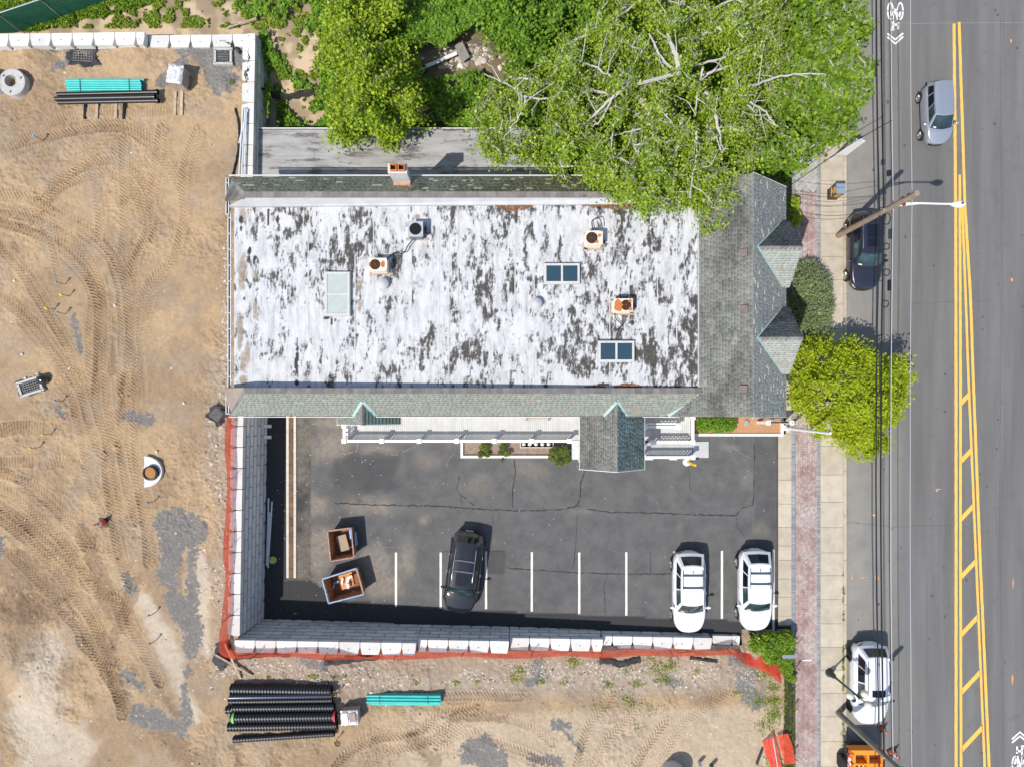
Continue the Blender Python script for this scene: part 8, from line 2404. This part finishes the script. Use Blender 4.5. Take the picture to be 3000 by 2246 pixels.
# silt fabric
for lb, pts, wd in (('crumpled black silt fabric at the outer corner of the retaining walls', [(650, 1878), (655, 1900), (645, 1930), (665, 1948)], 42), ('black silt fabric trailing below the orange netting, left piece', [(695, 1925), (740, 1921), (800, 1916), (850, 1918)], 12),
                    ('long black silt fabric slumped below the orange netting beside grey gravel', [(950, 1938), (1000, 1935), (1050, 1927), (1110, 1922)], 20), ('sagging triangle of black silt fabric below the netting', [(1755, 1933), (1790, 1935), (1815, 1944), (1850, 1935), (1875, 1930)], 20), ('small black silt fabric scrap under the netting right of the wall step', [(2020, 1925), (2060, 1930), (2100, 1935)], 10),
                    ('black silt fabric strip hanging beside the pavement below the bush', [(2290, 1945), (2312, 2000), (2318, 2040), (2308, 2090), (2300, 2130), (2298, 2160)], 10), ('black silt fabric draped over the north wall at the left edge', [(-20, 128), (30, 135), (80, 122), (120, 112), (140, 140)], 22),
                    ('twisted black fabric strip on the corner of the north wall', [(640, 122), (668, 128), (690, 140), (706, 158)], 11), ('black fabric strip hanging down inside the wall beside the gravel', [(716, 150), (732, 165), (730, 200), (722, 220), (728, 240)], 13), ('long thin black fabric strip along the dirt edge beside the building', [(690, 318), (702, 380), (697, 450), (685, 510), (672, 560), (670, 640)], 5)):
    fabric_sheet('silt_fabric', lb, pts, wd, .14, group='black silt fabric pieces')
for a, b, lb in (((637, 1912), (742, 1976), 'wooden board lying diagonally under the other at the wall corner'), ((664, 1880), (708, 1985), 'wooden board lying steeply over the other at the wall corner')):
    mb = MB(); mb.span(D(*a, .25), D(*b, .12), .10, .06); tag(mb.build('board', M_wood), lb, 'board')
# green screened fence in the far corner
gf = thing('screened_fence', 'chain link fence with torn green screen at the top left corner', 'fence', (-27, 20.5, 1.6))
gb = [W(-60, 100, 1.75), W(60, 92, 1.75), W(180, 52, 1.75), W(320, 8, 1.75), W(420, -30, 1.75)]
gt = [p + Vector((0, 0, 1.75)) for p in gb]
net('screen', M_gnet, gb, gt, parent=gf, wav=.06, k=8)
mb = MB(); mb.tube(gt, .03, 6); mb.build('top_rail', M_galv, gf)
for i in (1, 2, 3):
    mb = MB(); mb.tube([gb[i], gt[i]], .03, 6); mb.build('post', M_galv, gf)
for i in (1, 2):
    mb = MB(); mb.span(gt[i], gb[i] + Vector((.9, -.55, -.1)), .04, .04); mb.build('brace', M_bk, gf)
# junk in the leafy bank
pl_ = thing('plank', 'grey weathered plank lying across the stones in the leafy bank', 'plank', tuple(V(1355, 165)))
mb = MB(); mb.slab([V(1333, 145, .45), V(1356, 135, .5), V(1378, 180, .5), V(1355, 195, .42)], .06); mb.build('board', mat('grey_plank', (.20, .19, .165), (.28, .27, .24), rough=.9), pl_)
mb = MB(); mb.span(V(1208, 222, .35), V(1340, 168, .45), .20, .05); tag(mb.build('white_gutter_piece', M_trimw), 'long white trim piece lying on the stones in the leafy bank', 'trim')
for lb, pts in (('torn black silt fence among the vines beside the stones', [(1190, 165), (1200, 190), (1220, 210), (1250, 215)]), ('black silt fence strip running out from the annex corner', [(795, 305), (840, 298), (885, 287), (925, 282)]), ('black silt fence strip above the stones', [(1200, 160), (1235, 135), (1275, 115)])):
    P = [V(a, b, .02) for a, b in pts]; mb = MB(); Bq = bez(P, 5)
    mb.grid([[p + Vector((0, .04 * math.sin(i * 2), 0)) for i, p in enumerate(Bq)], [p + Vector((-.05, .12 + .05 * math.sin(i * 1.3), .32)) for i, p in enumerate(Bq)], [p + Vector((.05 * math.sin(i), .22, .45)) for i, p in enumerate(Bq)]])
    tag(mb.build('silt_fence', M_fab, smooth='all'), lb, 'fabric', 'black silt fence in the leafy bank')
for i, (px, py, a) in enumerate(((1250, 350, .6), (1275, 340, 1.2), (1290, 362, 2.0), (1262, 365, .1), (1240, 345, 1.7))):
    p = V(px, py, .3); mb = MB(); mb.tube([p, p + Vector((.45 * math.cos(a), .35 * math.sin(a), .25)), p + Vector((.9 * math.cos(a), .8 * math.sin(a), .05))], [.06, .045, .02], 6); tag(mb.build('dead_branch', M_bark_p), ('leftmost but one', 'middle', 'rightmost', 'lowest', 'leftmost')[i] + ' dead twisted branch on the ground against the annex roof', 'branch', 'dead branches by the annex')
mb = MB(); mb.span(V(665, 92, .25), V(760, 68, .5), .06, .05); tag(mb.build('board', M_wood), 'thin leaning stick above the wall corner', 'stick')
# tank at the lower edge
A = D(1968, 2262); t = thing('tank', 'pale grey round tank with small red lettering cut by the bottom edge', 'tank', tuple(A))
mb = MB(); mb.lathe(A, [(.74, 0), (.74, .95), (.70, 1.05), (.35, 1.12), (.33, 1.2), (.0, 1.2)], 32); mb.build('shell', mat('tank_plastic', (.46, .45, .44), (.52, .51, .50), rough=.5), t, smooth=35)
textmesh('LEAVE OPEN', .13, M_cone, 'lettering', t, Matrix.Translation(A + Vector((.30, .50, 1.085))) @ Matrix.Rotation(R(-25), 4, 'Z') @ Matrix.Rotation(R(-6), 4, 'X')) if False else None
for px, py, m_, lb in ((2047, 2232, M_pvc, 'short white pipe stub standing near the tank'), (2083, 2240, mat('dark_green_pipe', (.02, .08, .06), rough=.4), 'short dark green pipe stub near the tank')):
    A = D(px, py); mb = MB(); mb.lathe(A, [(.11, -.1), (.11, .6), (.09, .6), (.09, .3), (0, .3)], 12); tag(mb.build('pipe_stub', m_, smooth=40), lb, 'pipe')
